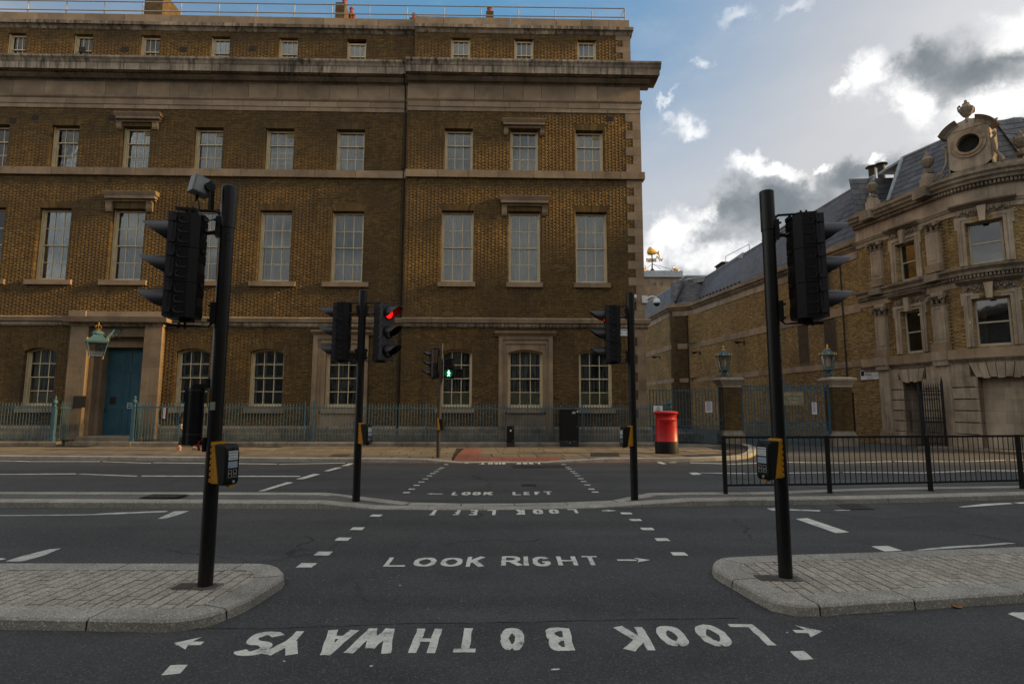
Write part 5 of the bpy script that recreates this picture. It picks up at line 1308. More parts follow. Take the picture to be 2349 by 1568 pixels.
# weeds behind the railings
wd = M()
for k in range(520):
    u = R.choice([R.uniform(U(840, 1000), U(930, 1000)), R.uniform(U(560, 1000), U(650, 1000)), R.uniform(U(330, 1000), U(470, 1000)), R.uniform(uL+3, U(110, 1000)), R.uniform(U(700, 1000), U(1270, 1000))])
    c = R.random(); h = (.10+.25*c*c); y = R.uniform(-.7, -.25)
    for q in range(3):
        a = R.uniform(0, 2*PI); dx, dy = math.cos(a), math.sin(a); s = R.uniform(.025, .05); z = .16+h*R.random(); x0_ = u+R.uniform(-.1, .1)
        wd.add([(x0_, y, z), (x0_+dx*s-dy*s*.4, y+dy*s+dx*s*.4, z+.03), (x0_+dx*s*2, y+dy*s*2, z+.01), (x0_+dx*s+dy*s*.4, y+dy*s-dx*s*.4, z+.02)], [(0, 1, 2, 3)])
wd.v = [L2W(*p) for p in wd.v]
o = ob('weeds', wd, m_weed); o['kind'] = 'stuff'; o['label'] = 'small green weeds growing behind the blue railings'; o['category'] = 'weeds'
# ================================================================== MARKET BUILDING (curved corner, long side wall)
mkt = thing('market_building', 'yellow brick market hall with curved stone trimmed corner and slate mansard roof', 'building')
R0 = 2.7; CC = (21.75, 25.0)
A0 = (18.15, 29.2); A1 = (19.05, 25.0)
FB = (15.3, 48.1)
pathA = [A0, A1]+[(CC[0]+R0*math.cos(PI+PI/2*i/16), CC[1]+R0*math.sin(PI+PI/2*i/16)) for i in range(1, 17)]+[(34, 22.3)]
class Path:
    def __init__(s, pts):
        s.P = np.array(pts, float); d = np.diff(s.P, axis=0); s.L = np.hypot(d[:, 0], d[:, 1]); s.t = d/s.L[:, None]; s.cum = np.concatenate([[0], np.cumsum(s.L)])
        n = np.stack([s.t[:, 1], -s.t[:, 0]], 1); vn = np.zeros_like(s.P); vn[0] = n[0]; vn[-1] = n[-1]
        for i in range(1, len(s.P)-1): q = n[i-1]+n[i]; q /= np.hypot(*q); vn[i] = q/max(.3, q @ n[i])
        s.vn = vn
    def map(s, V):
        u = np.clip(V[:, 0], 0, s.cum[-1]-1e-6); i = np.clip(np.searchsorted(s.cum, u, side='right')-1, 0, len(s.L)-1); k = ((u-s.cum[i])/s.L[i])[:, None]
        p = s.P[i]*(1-k)+s.P[i+1]*k; n = s.vn[i]*(1-k)+s.vn[i+1]*k
        q = p-n*V[:, 1:2]; return np.column_stack([q, V[:, 2]])
    def mm(s, m): m.v = [tuple(r) for r in s.map(np.array(m.v, float))]; return m
    def s_at(s, px, py=700):
        """arc length where the sight line of pixel column px meets the path"""
        d = _ray(px, py); best = None
        for i in range(len(s.L)):
            a, t_ = s.P[i], s.t[i]; det = d.x*(-t_[1])+d.y*t_[0]
            if abs(det) < 1e-9: continue
            k = (a[0]*(-t_[1])+a[1]*t_[0])/det; w = (d.x*a[1]-d.y*a[0])/det*-1
            pt = np.array([d.x*k, d.y*k]); w = (pt-a) @ t_
            if -1e-6 <= w <= s.L[i]+1e-6 and k > 0 and (best is None or k < best[1]): best = (s.cum[i]+w, k, pt)
        return best
PA = Path(pathA)
pathW = [(13.2, 60.0), (13.75, 48.6), FB, A0]
PW = Path(pathW)
def z_on(path, px, py):
    b = path.s_at(px, py); return H+_ray(px, py).z*b[1]
def fine(m, x0, x1, y0, y1, z0, z1, step=.35):
    n = max(1, math.ceil((x1-x0)/step)); vs = []; 
    for i in range(n+1):
        x = x0+(x1-x0)*i/n; vs += [(x, y0, z0), (x, y1, z0), (x, y1, z1), (x, y0, z1)]
    fs = [(i*4+k, i*4+(k+1) % 4, i*4+4+(k+1) % 4, i*4+4+k) for i in range(n) for k in range(4)]+[(0, 1, 2, 3), tuple(n*4+k for k in range(4))]
    return m.add(vs, fs)
def bprof(m, x0, x1, prof, step=.3):
    """prism along s with profile (out,z)"""
    n = max(1, math.ceil((x1-x0)/step)); k = len(prof); vs = []
    for i in range(n+1):
        x = x0+(x1-x0)*i/n; vs += [(x, -o, z) for o, z in prof]
    return m.add(vs, [(i*k+j, i*k+(j+1) % k, (i+1)*k+(j+1) % k, (i+1)*k+j) for i in range(n) for j in range(k)]+[tuple(range(k)), tuple(range(n*k, n*k+k))])
def mcourse(path, s0, s1, prof, mat, name, L=1.3, jit=.3, seg=.3):
    x = s0
    while x < s1-.01:
        e = x+L+R.uniform(-jit, jit)
        if s1-e < L*.5: e = s1
        m = M(); bprof(m, x+.004, e-.004, prof, seg); ob(name, path.mm(m), mat, mkt); x = e
# levels on the pavilion
zBd1, zBd0 = 4.2, 3.72                      # first floor band
zMd1, zMd0 = 7.72, 7.15                     # mid cornice
zCo = 11.62                                 # main cornice top
sEnd = PA.cum[-1]
sW = PA.cum[1]
# windows on the pavilion, sighted
def sp(px, py): return PA.s_at(px, py)[0]
bayw = (sp(2065, 800-60)+.0, sp(2112, 740))
w1a = (sp(2062, 600), sp(2095, 600)); w1b = (sp(2078, 760), sp(2107, 760))
s_c1 = (w1a[0]+w1a[1]+w1b[0]+w1b[1])/4
cwa = (sp(2228, 560), sp(2290, 560)); cwb = (sp(2248, 740), sp(2310, 740)); s_c2 = (cwa[0]+cwa[1]+cwb[0]+cwb[1])/4+.0
wid1, wid2 = 1.05, 1.25
zu0, zu1 = z_on(PA, 2266, 612), z_on(PA, 2251, 505)
zl0, zl1 = z_on(PA, 2285, 792), z_on(PA, 2277, 680)
zu0 = max(zu0, zMd1+.02); zl0 = max(zl0, zBd1+.05)
ops = [(s_c1-wid1/2, s_c1+wid1/2, zu0, zu1), (s_c1-wid1/2, s_c1+wid1/2, zl0, zl1), (s_c2-wid2/2, s_c2+wid2/2, zu0, zu1), (s_c2-wid2/2, s_c2+wid2/2, zl0, zl1)]
s_d = (sp(2076, 900), sp(2120, 900)); s_n = (sp(2247, 900), sp(2349, 900)+.15)
print('market', s_c1, s_c2, (zu0, zu1), (zl0, zl1), s_d, s_n, sW)
stone_ops = [(s_d[0], s_d[1], -.1, 2.95), (s_n[0], s_n[1]+.3, -.1, 3.05)]
mwall = M()
def mwall_add(path, u0, u1, z0, z1, ops_):
    m = M(); mortar_wall(m, u0, u1, z0, z1, ops_, 0.0, jamb=.35)
    # subdivide along s
    vs = m.v; out = M()
    for f in m.f:
        P = [vs[i] for i in f]; xs_ = [p[0] for p in P]; a, b = min(xs_), max(xs_)
        n = max(1, math.ceil((b-a)/.3)) if b-a > .01 else 1
        if n == 1: out.add(P, [(0, 1, 2, 3)]); continue
        zlo, zhi = min(p[2] for p in P), max(p[2] for p in P); ylo, yhi = min(p[1] for p in P), max(p[1] for p in P)
        for i in range(n):
            p, q = a+(b-a)*i/n, a+(b-a)*(i+1)/n
            if yhi-ylo < 1e-6: out.add([(p, ylo, zlo), (q, ylo, zlo), (q, ylo, zhi), (p, ylo, zhi)], [(0, 1, 2, 3)])
            else: out.add([(p, ylo, zlo), (q, ylo, zlo), (q, yhi, zlo), (p, yhi, zlo)], [(0, 1, 2, 3)])
    path.mm(out); mwall.add(out.v, out.f)
mwall_add(PA, 0, sEnd, 0, 11.3, [o for o in ops]+[(o[0], o[1], .0, o[3]) for o in stone_ops])
mwall_add(PW, 0, PW.cum[-1], -1.5, 10.2, [])
ob('wall', mwall, m_mortar, mkt)
mb_ = []
for (a, b, c, d) in ((0, sEnd, zBd1, zMd0), (0, sEnd, zMd1, 10.0)): mb_ += brick_field(a, b, c, d, ops, [], 0.0, jamb=.35)
mb_ += brick_field(0, (sp(2026, 900)-.05), .0, 3.58, [], [], 0.0, jamb=.1)
mb_ = np.array(mb_); mb_ = mb_[mb_[:, 0] < 9.5]
cen = PA.map(np.column_stack([(mb_[:, 0]+mb_[:, 1])/2, mb_[:, 2], (mb_[:, 4]+mb_[:, 5])/2]))
vis = (mb_[:, 3]-mb_[:, 2] < .06) & (mb_[:, 0] > sW+.6) & (mb_[:, 0] < sW+3.2) & (mb_[:, 4] > zBd1) & (mb_[:, 1]-mb_[:, 0] > .17)
dd = np.hypot(cen[:, 0], cen[:, 1])+np.where(vis, 0, 1e3)+cen[:, 2]*.2; pk = np.argsort(dd)[:290]; rs = np.delete(np.arange(len(mb_)), pk)
cache = {}
for i in pk:
    b = mb_[i]; w = b[1]-b[0]; key = (round(w, 2), round(b[5]-b[4], 3))
    if key not in cache: cache[key] = M().box(-key[0]/2, key[0]/2, 0, .025, -key[1]/2, key[1]/2).mesh('brick')
    c = cen[i]; c2 = PA.map(np.array([[(b[0]+b[1])/2+.05, b[2], c[2]]]))[0]; an = math.atan2(c2[1]-c[1], c2[0]-c[0])
    o = ob('brick', cache[key], m_brick2, mkt, tuple(c)); o.rotation_euler = (0, 0, an); o.scale = (w/key[0], 1, 1)
ob('brickwork', boxes_mesh('brickwork', mb_[rs], PA.map), m_brick2, mkt, kind='stuff')
# side wall: real bricks for its near half, upper part; the material carries on beyond
LW = PW.cum[-1]; sFB = PW.cum[2]
zw = [4.2, 3.86, 7.15, 6.70, 9.55]            # bands: low top/bottom, upper top/bottom, under cornice
lou = []
for (x0, x1, y0, y1) in ((1831, 1855, 746, 834.5), (1891, 1919, 728, 826), (1891, 1913, 619, 668)):
    xm = (x0+x1)/2; a = PW.s_at(x0+2, 790)[0]; b = PW.s_at(x1, 790)[0]; lou.append((a, b, z_on(PW, xm, y1), z_on(PW, xm, y0)))
sNear = PW.s_at(1690, 800)[0]
sb = []
for (c, d) in ((-.1, zw[1]), (zw[0], zw[3]), (zw[2], zw[4])): sb += brick_field(sNear, LW, c, d, lou, [], 0.0, jamb=.1)
ob('side_brickwork', boxes_mesh('side_brickwork', np.array(sb), PW.map), m_brick2, mkt, kind='stuff')
m = M()
for (c, d) in ((-1.5, zw[1]), (zw[0], zw[3]), (zw[2], zw[4])): bprof(m, 0, sNear, [(-.1, c), (.004, c), (.004, d), (-.1, d)], 2.0)
PW.mm(m); ob('far_brickwork', m, m_brickt, mkt)
mcourse(PW, 0, LW, rect(-.1, .03, zw[1], zw[0]), m_stone_l, 'band_stone', 1.8, .4, 1)
mcourse(PW, 0, LW, rect(-.1, .04, zw[3], zw[2]), m_stone_l, 'band_stone', 1.8, .4, 1)
mcourse(PW, 0, LW, rect(-.1, .04, zw[4], 9.95), m_stone_mk, 'frieze_stone', 2.2, .4, 1)
mcourse(PW, 0, LW, [(-.2, 9.955), (.06, 9.955), (.12, 10.05), (.20, 10.12), (.20, 10.20), (.32, 10.28), (.32, 10.36), (-.2, 10.42)], m_stone_mkd, 'cornice_stone', 2.2, .4, 1)
mcourse(PW, 0, LW, rect(-.35, .0, 10.42, 10.66), m_stone_l, 'parapet_stone', 1.6, .4, 1)
# louvred openings
for (a, b, c, d) in lou:
    n = int((d-c)/.095)
    m = M(); m.box(a-.05, a, -.02, .12, c, d); m.box(b, b+.05, -.02, .12, c, d); m.box(a, b, -.02, .12, c-.05, c); m.box(a, b, -.02, .12, d, d+.05); m.box(a, b, .10, .12, c, d); o = ob('louvre', PW.mm(m), m_louvre, mkt)
    for i in range(n):
        z = c+(d-c)*i/n; m = M(); m.add([(a, -.01, z), (b, -.01, z), (b, .07, z+.085), (a, .07, z+.085), (a, .0, z-.004), (b, .0, z-.004), (b, .08, z+.081), (a, .08, z+.081)], [(0, 1, 2, 3), (4, 7, 6, 5), (0, 4, 5, 1), (3, 2, 6, 7)]); ob('slat', PW.mm(m), m_louvre, o)
# drain pipes
for px, pth in ((1942, PW), (1558+22, PW), (1764, PW)):
    s_ = PW.s_at(px, 800)[0]; m = M(); m.tube([(s_, -.09, 9.9), (s_, -.07, 0.05)], .035); 
    for z in range(8): m.cyl((s_, -.08, 1+z*1.15), (s_, -.08, 1.06+z*1.15), .05)
    ob('drain_pipe', PW.mm(m), m_iron, mkt)
# ---------------- roof: slates laid on steep slopes
def slate_slope(P0, P1, out0, out1, z0, z1, name='roof_slate', w=.34, h=.30, singles=0, path=None):
    """slope from wall head line P0-P1 (2D), set back out0 at z0 and out1 at z1"""
    a = Vector(P0); b = Vector(P1); L = (b-a).length; t_ = (b-a)/L; n = Vector((t_.y, -t_.x)); za, zb = z1 if hasattr(z1, '__len__') else (z1, z1); z1 = (za+zb)/2; sl = math.hypot(out1-out0, z1-z0); rows = round(sl/h); cells = []
    def pt(s, r, lift): # r 0..1 up the slope
        z1 = za+(zb-za)*s/L; o = out0+(out1-out0)*r; z = z0+(z1-z0)*r; nx = (z1-z0)/sl; nz = (out1-out0)/sl
        q = a+t_*s-n*o+n*nx*lift; return (q.x, q.y, z+nz*lift)
    base = M(); base.add([pt(0, 0, -.01), pt(L, 0, -.01), pt(L, 1, -.01), pt(0, 1, -.01)], [(0, 1, 2, 3)]); ob('roof_boarding', base, m_slate, mkt)
    allm = M(); cnt = 0; items = []
    for r in range(rows):
        r0, r1 = r/rows, (r+1)/rows; s = -(w/2)*(r % 2)
        while s < L:
            x0, x1 = max(0, s)+.004, min(L, s+w)-.004
            if x1-x0 > .04: items.append((x0, x1, r0, r1))
            s += w
    def geo(m, it, l0):
        x0, x1, r0, r1 = it; f = R.uniform(0, .006)
        m.add([pt(x0, r0, .018+f), pt(x1, r0, .018+f), pt(x1, r1, .004), pt(x0, r1, .004), pt(x0, r0, .002), pt(x1, r0, .002)], [(0, 1, 2, 3), (4, 5, 1, 0), (1, 5, 2), (0, 3, 4)])
    items.sort(key=lambda it: (a+t_*((it[0]+it[1])/2)).length)
    for k, it in enumerate(items):
        if k < singles: m = M(); geo(m, it, 0); ob(name, m, m_slate, mkt)
        else: geo(allm, it, 0)
    if allm.v: ob('slate_field', allm, m_slate, mkt, kind='stuff')
    return pt
EZ = 10.66
ridge = 13.15
# long side roof in two runs with the step between
slate_slope(FB, (18.13, 29.3), .35, 1.45, EZ, (12.95, 14.2), singles=190)
slate_slope((13.2, 60), (13.75, 48.6), .35, 1.35, EZ, ridge-.2)
slate_slope((13.75, 48.6), (18.2, 47.15), .35, 1.25, EZ, ridge-.2)
# roof deck and ridge flashing
def vec2(p): return Vector(p)
wd_ = (Vector(A0)-Vector(FB)).normalized(); wn = Vector((wd_.y, -wd_.x))
fl = M(); p0 = Vector(FB)-wn*1.45; p1 = Vector((18.13, 29.3))-wn*1.45
fl.tube([(p0.x, p0.y, 12.95), (p1.x, p1.y, 14.2)], .07); fl.tube([(p1.x, p1.y, 14.2), (18.5, 29.2, 11.0)], .06); ob('ridge_flashing', fl, m_lead, mkt)
fl = M(); fl.tube([(FB[0]+1.4, FB[1], ridge-.2), (13.75+1.3, 48.6+1.2, ridge-.2), (13.2+1.4, 60, ridge-.2)], .07); fl.tube([(13.75+.35, 48.6+.35, EZ), (13.75+1.3, 48.6+1.2, ridge-.2)], .09); ob('ridge_flashing', fl, m_lead, mkt)
dk_ = M(); dk_.prism([(p0.x, p0.y), (p1.x, p1.y), (32, 33), (32, 60), (14.6, 60), (15.0, 50)], 12.6, 12.85); ob('roof_deck', dk_, m_lead, mkt)
core = M(); core.prism([(FB[0]+1.6, FB[1]+.4), (A0[0]+1.0, A0[1]+.6), (19.9, 25.4), (22.2, 23.6), (34, 23.6), (34, 60), (14.9, 60), (15.3, 50)], 0, 10.4); ob('inner_wall', core, m_dark, mkt)
# pavilion roof: two facets and the front slope
zr = z_on(Path([(19.9, 30.0), (20.3, 25.6)]), 2060, 375)
zrp = 14.55
slate_slope((18.44, 27.9), (19.2, 25.1), .55, 1.75, 11.9, zrp, singles=70, w=.42, h=.34)
slate_slope((19.2, 25.1), (19.9, 23.3), .55, 1.75, 11.9, zrp, w=.42, h=.34)
slate_slope((21.6, 22.3), (34, 22.3), .55, 1.9, 11.9, zrp, singles=60, w=.42, h=.34)
slate_slope((19.9+.3, 23.0), (21.9, 22.3), .55, 1.75, 11.9, zrp, w=.42, h=.34)
slate_slope((18.4, 29.3), (21.8, 29.0), .05, .7, 11.0, 14.2, w=.42, h=.34)
m = M(); m.add([(18.98, 27.9, 11.9), (20.15, 28.1, zrp), (23, 28.2, zrp), (23, 28.2, 11.9)], [(0, 1, 2, 3)]); ob('roof_end', m, m_lead, mkt)
m = M(); m.prism([(20.15, 28.1), (20.9, 25.7), (22.6, 24.2), (34, 24.2), (34, 30), (20.1, 30)], zrp-.1, zrp+.02); ob('roof_deck', m, m_lead, mkt)
m = M(); m.tube([(20.15, 28.1, zrp+.02), (20.93, 25.6, zrp+.02), (22.4, 24.1, zrp+.02), (34, 24.15, zrp+.02)], .07); m.tube([(18.98, 27.9, 11.9), (20.13, 28.1, zrp)], .09); m.tube([(19.72, 25.3, 11.9), (20.93, 25.6, zrp)], .07); ob('hip_flashing', m, m_lead, mkt)
# plant on the long roof: flue cowls, duct, housing
for (px, py, Y, s) in ((2000, 384, 33.5, 1.0), (2020.5, 378, 32.0, 1.0)):
    x = XY(px, Y, py); z = VZ(px, py, Y); m = M(); m.cyl((x, Y, 12.6), (x, Y, z), .20, seg=16); m.lathe([(.2, -.02), (.36, .0), (.33, .05), (.1, .12)], (x, Y, z), 18); ob('flue_cowl', m, m_grey if False else m_iron, mkt)
m = M(); m.tube([(17.55+1.7, 36.2, 13.35), (18.6, 38.5, 13.45), (18.3, 41, 13.4)], .24, 12); ob('duct', m, m_grey, mkt)
m = M(); m.box(18.6, 20.4, 35.2, 40.8, 13.0, 13.95); m.box(18.45, 20.5, 35.0, 41.0, 13.95, 14.05); ob('plant_housing', m, m_grey, mkt)
m = M(); m.tube([(17.75, 41.5, 13.1), (17.75, 41.5, 13.9), (17.3, 45.0, 13.9), (17.3, 45.0, 13.1)], .03); m.box(17.5, 18.6, 42.2, 45, 13.0, 13.45); ob('roof_handrail', m, m_grey, mkt)
m = M(); m.box(15.8, 18, 50.3, 53, 12.9, 13.45); m.box(15.6, 18.2, 50.1, 53.2, 13.45, 13.55); ob('plant_housing', m, m_grey, mkt)
m = M(); m.box(17.2, 17.9, 45.5, 47, 13.0, 13.5); m.box(17.1, 18.0, 45.4, 47.1, 13.5, 13.58); ob('vent_box', m, m_iron, mkt)
# small openings along the eaves
for k in range(12):
    q = Vector(FB)+wd_*(1.0+k*.55)-wn*.40; m = M(); T = Matrix.Translation((q.x, q.y, EZ+.1)) @ Matrix.Rotation(math.atan2(wd_.y, wd_.x), 4, 'Z'); m.box(-.11, .11, -.03, .1, 0, .2, T); ob('eaves_vent', m, m_txt, mkt)
for k in range(3):
    x = 14.15+k*.42; m = M(); m.box(x, x+.2, 48.75, 48.95, EZ+.08, EZ+.33); ob('eaves_vent', m, m_txt, mkt)
# ---------------- stonework of the pavilion
E0 = 0.02; E1 = min(sEnd, 11)
# ground floor rusticated courses
zcs = [0.12, .62]+[.62+.49*i for i in range(1, 7)]
zcs = [.02, .62, 1.11, 1.60, 2.09, 2.58, 3.05]
pil = [(sp(2026, 900)-.05, sp(2052, 900)+.0), (sp(2172, 850)-.05, sp(2187, 850)+.25)]
print('pil', pil)
P1 = (pil[0][0], pil[0][0]+.62); P2c = sW+.05; P2 = (P2c-.32, P2c+.32)
segs = [(P1[1], s_d[0]), (s_d[1], P2[0]), (P2[1], s_n[0]), (s_n[1], s_n[1]+1.3)]
for j, (z0_, z1_) in enumerate(zip(zcs[:-1], zcs[1:])):
    for (a, b) in segs:
        n = max(1, round((b-a)/.85)); of = .0
        xs_ = [a+(b-a)*i/n for i in range(n+1)]
        if j % 2 and n > 1: xs_ = [a]+[x-(b-a)/n*.45 for x in xs_[1:-1]]+[b]
        for x0_, x1_ in zip(xs_[:-1], xs_[1:]):
            m = M(); g0 = .002
            prof = [(-.30, z0_+.02), (.02, z0_+.02), (.075, z0_+.05), (.075, z1_-.003), (-.30, z1_-.003)] if j else [(-.30, z0_), (.09, z0_), (.09, z1_-.02), (.075, z1_), (-.30, z1_)]
            bprof(m, x0_+g0, x1_-g0, prof); ob('rusticated_stone', PA.mm(m), m_stone_mk, mkt)
    for (a, b) in segs[:0]: pass
# returns inside door and niche, in courses (deep jambs)
for (x, sgn) in ((s_d[0], -1), (s_d[1], 1), (s_n[0], -1), (s_n[1], 1)):
    for z0_, z1_ in zip(zcs[:-1], zcs[1:]):
        m = M(); m.box(*( (x-.10, x-.002) if sgn < 0 else (x+.002, x+.10)), -.06, .75, z0_+.015, z1_-.006); ob('jamb_stone', PA.mm(m), m_stone_mk, mkt)
# door recess: lintel soffit, grey door; niche back
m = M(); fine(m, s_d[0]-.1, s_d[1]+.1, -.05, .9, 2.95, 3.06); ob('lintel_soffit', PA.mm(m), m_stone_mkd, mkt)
m = M(); m.box(s_d[0]+.0, s_d[1], .78, .82, .02, 2.94); m.box(s_d[0]+.02, s_d[1]-.02, .76, .78, 2.05, 2.08); m.box((s_d[0]+s_d[1])/2-.01, (s_d[0]+s_d[1])/2+.01, .765, .78, .02, 2.05)
o = ob('door', PA.mm(m), mk('grey_door_paint', (.085, .09, .10), .5, .1, 3, .05), mkt)
m = M(); q = (s_d[0]*.65+s_d[1]*.35); m.cyl((q, .755, 1.55), (q, .76, 1.55), .07, seg=16); ob('door_sticker', PA.mm(m), mk('pink_sticker', (.5, .22, .2), .5, .1, 5, 0), o)
zz = [.02, .62, 1.11, 1.60, 2.09, 2.58, 3.05]
for j, (z0_, z1_) in enumerate(zip(zz[:-1], zz[1:])):
    n = 2; xs_ = [s_n[0], s_n[0]+(s_n[1]-s_n[0])*(.5+.17*(j % 2)), s_n[1]+.0]
    for x0_, x1_ in zip(xs_[:-1], xs_[1:]): m = M(); fine(m, x0_+.003, x1_-.003, .34, .5, z0_+.003, z1_-.003); ob('niche_stone', PA.mm(m), m_stone_mk, mkt)
# flat arches of long voussoirs over door and niche
def bigarch(a, b, z, n, h=.55):
    for i in range(n):
        f0, f1 = (i+.04)/n, (i+.96)/n; w = b-a; m = M(); drop = .05*(1 if (i % 2) else 0)
        sp_ = .22
        P = [(a+w*f0, z-.04-drop), (a+w*f1, z-.04-drop), (a-sp_+(w+2*sp_)*f1, z+h), (a-sp_+(w+2*sp_)*f0, z+h)]
        m.prism(P, -.12-.012*(i % 2), .3, axis='y'); ob('arch_stone', PA.mm(m), m_stone_mk, mkt)
bigarch(s_d[0]-.02, s_d[1]+.02, 3.0, 5); bigarch(s_n[0]-.02, s_n[1]+.02, 3.05, 7)
for (a, b) in ((P1[1], s_d[0]-.24), (s_d[1]+.24, P2[0]), (P2[1], s_n[0]-.24), (s_n[1]+.24, s_n[1]+1.3)):
    if b > a: m = M(); bprof(m, a+.002, b-.002, rect(-.2, .075, 3.055, 3.58)); ob('rusticated_stone', PA.mm(m), m_stone_mk, mkt)
# first floor band with moulding
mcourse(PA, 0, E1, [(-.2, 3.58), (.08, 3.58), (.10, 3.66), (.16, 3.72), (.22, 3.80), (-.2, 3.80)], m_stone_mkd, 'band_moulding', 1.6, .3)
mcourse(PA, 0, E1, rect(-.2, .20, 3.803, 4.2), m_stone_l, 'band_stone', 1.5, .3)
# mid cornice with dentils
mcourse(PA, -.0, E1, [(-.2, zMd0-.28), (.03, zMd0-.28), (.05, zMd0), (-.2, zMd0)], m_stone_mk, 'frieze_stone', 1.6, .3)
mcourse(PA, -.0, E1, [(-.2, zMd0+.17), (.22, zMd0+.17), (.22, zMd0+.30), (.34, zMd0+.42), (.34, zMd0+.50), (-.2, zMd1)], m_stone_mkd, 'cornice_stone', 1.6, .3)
def dentils(s0, s1, z0, z1, o0, o1, pitch=.125):
    B = []; s_ = s0
    while s_ < s1: B.append((s_, s_+pitch*.6, -o1, -o0, z0, z1)); s_ += pitch
    ob('dentils', boxes_mesh('dentils', np.array(B), PA.map), m_stone_mkd, mkt, kind='stuff')
    m = M(); bprof(m, s0, s1, rect(-.2, o0, z0, z1)); ob('dentil_band', PA.mm(m), m_stone_mkd, mkt)
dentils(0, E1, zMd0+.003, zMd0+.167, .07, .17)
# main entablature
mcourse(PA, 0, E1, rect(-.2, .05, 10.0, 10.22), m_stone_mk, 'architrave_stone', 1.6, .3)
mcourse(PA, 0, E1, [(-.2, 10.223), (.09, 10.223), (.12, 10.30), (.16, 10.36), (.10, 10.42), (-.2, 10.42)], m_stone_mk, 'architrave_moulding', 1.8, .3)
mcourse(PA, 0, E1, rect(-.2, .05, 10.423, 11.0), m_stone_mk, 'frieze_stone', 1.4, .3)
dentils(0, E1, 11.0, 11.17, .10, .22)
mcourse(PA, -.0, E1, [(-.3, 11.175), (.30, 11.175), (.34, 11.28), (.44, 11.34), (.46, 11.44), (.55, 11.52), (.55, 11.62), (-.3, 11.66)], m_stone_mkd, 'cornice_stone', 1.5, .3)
mcourse(PA, -.0, E1, rect(-.5, .02, 11.66, 11.95), m_stone_mkd, 'parapet_stone', 1.5, .3)
# pilasters with caps, two storeys
def pilaster(a, b):
    for (z0_, z1_, big) in ((4.2, zMd0-.28, 0), (zMd1+.02, 10.0, 1)):
        m = M(); m.box(a-.05, b+.05, -.26, .05, z0_, z0_+.32); m.box(a-.02, b+.02, -.22, .05, z0_+.32, z0_+.38); ob('pilaster_base', PA.mm(m), m_stone_l, mkt)
        zt = z1_-(.42 if big else .62); m = M(); m.box(a, b, -.16, .05, z0_+.38, zt)
        for (x0_, x1_, p, q) in ((a+.10, a+.125, z0_+.55, zt-.12), (b-.125, b-.10, z0_+.55, zt-.12), (a+.125, b-.125, z0_+.55, z0_+.575), (a+.125, b-.125, zt-.145, zt-.12)): m.box(x0_, x1_, -.185, -.16, p, q)
        ob('pilaster_shaft', PA.mm(m), m_stone_mk, mkt)
        m = M(); m.box(a-.03, b+.03, -.20, .05, zt+.003, zt+.05); zc = zt+.05; hh = .33
        for k, x in enumerate((a+.04, (a+b)/2, b-.04)): m.lathe([(.04, 0), (.09, hh*.45), (.07, hh*.6), (.14, hh*.85), (.16, hh)], (x, -.13, zc), 8)
        m.box(a-.10, b+.10, -.30, .05, zc+hh, zc+hh+.06)
        for x in (a-.02, b+.02): m.cyl((x, -.34, zc+hh-.08), (x, -.20, zc+hh-.08), .085, seg=12)
        ob('pilaster_capital', PA.mm(m), m_stone_mkd, mkt)
        if not big: m = M(); m.box(a+.03, b-.03, -.15, .05, z1_-.17, z1_-.003); m.box(a+.14, b-.14, -.165, -.15, z1_-.15, z1_-.05); ob('pilaster_block', PA.mm(m), m_stone_mk, mkt)
    for (z0_, z1_, o) in ((.02, .55, .26), (.55, .72, .20), (.72, 3.58, .14), (3.58, 3.8, .26), (3.803, 4.2, .30)):
        m = M(); m.box(a-(.04 if o > .2 else 0), b+(.04 if o > .2 else 0), -o, .05, z0_, z1_-.003); ob('pilaster_stone', PA.mm(m), m_stone_mk, mkt)
    for (z0_, z1_, o) in ((zMd0+.175, zMd0+.50, .42), (11.18, 11.62, .63)): m = M(); m.box(a-.03, b+.03, -o, .0, z0_, z1_); ob('cornice_break', PA.mm(m), m_stone_mkd, mkt)
pilaster(*P1); pilaster(*P2)
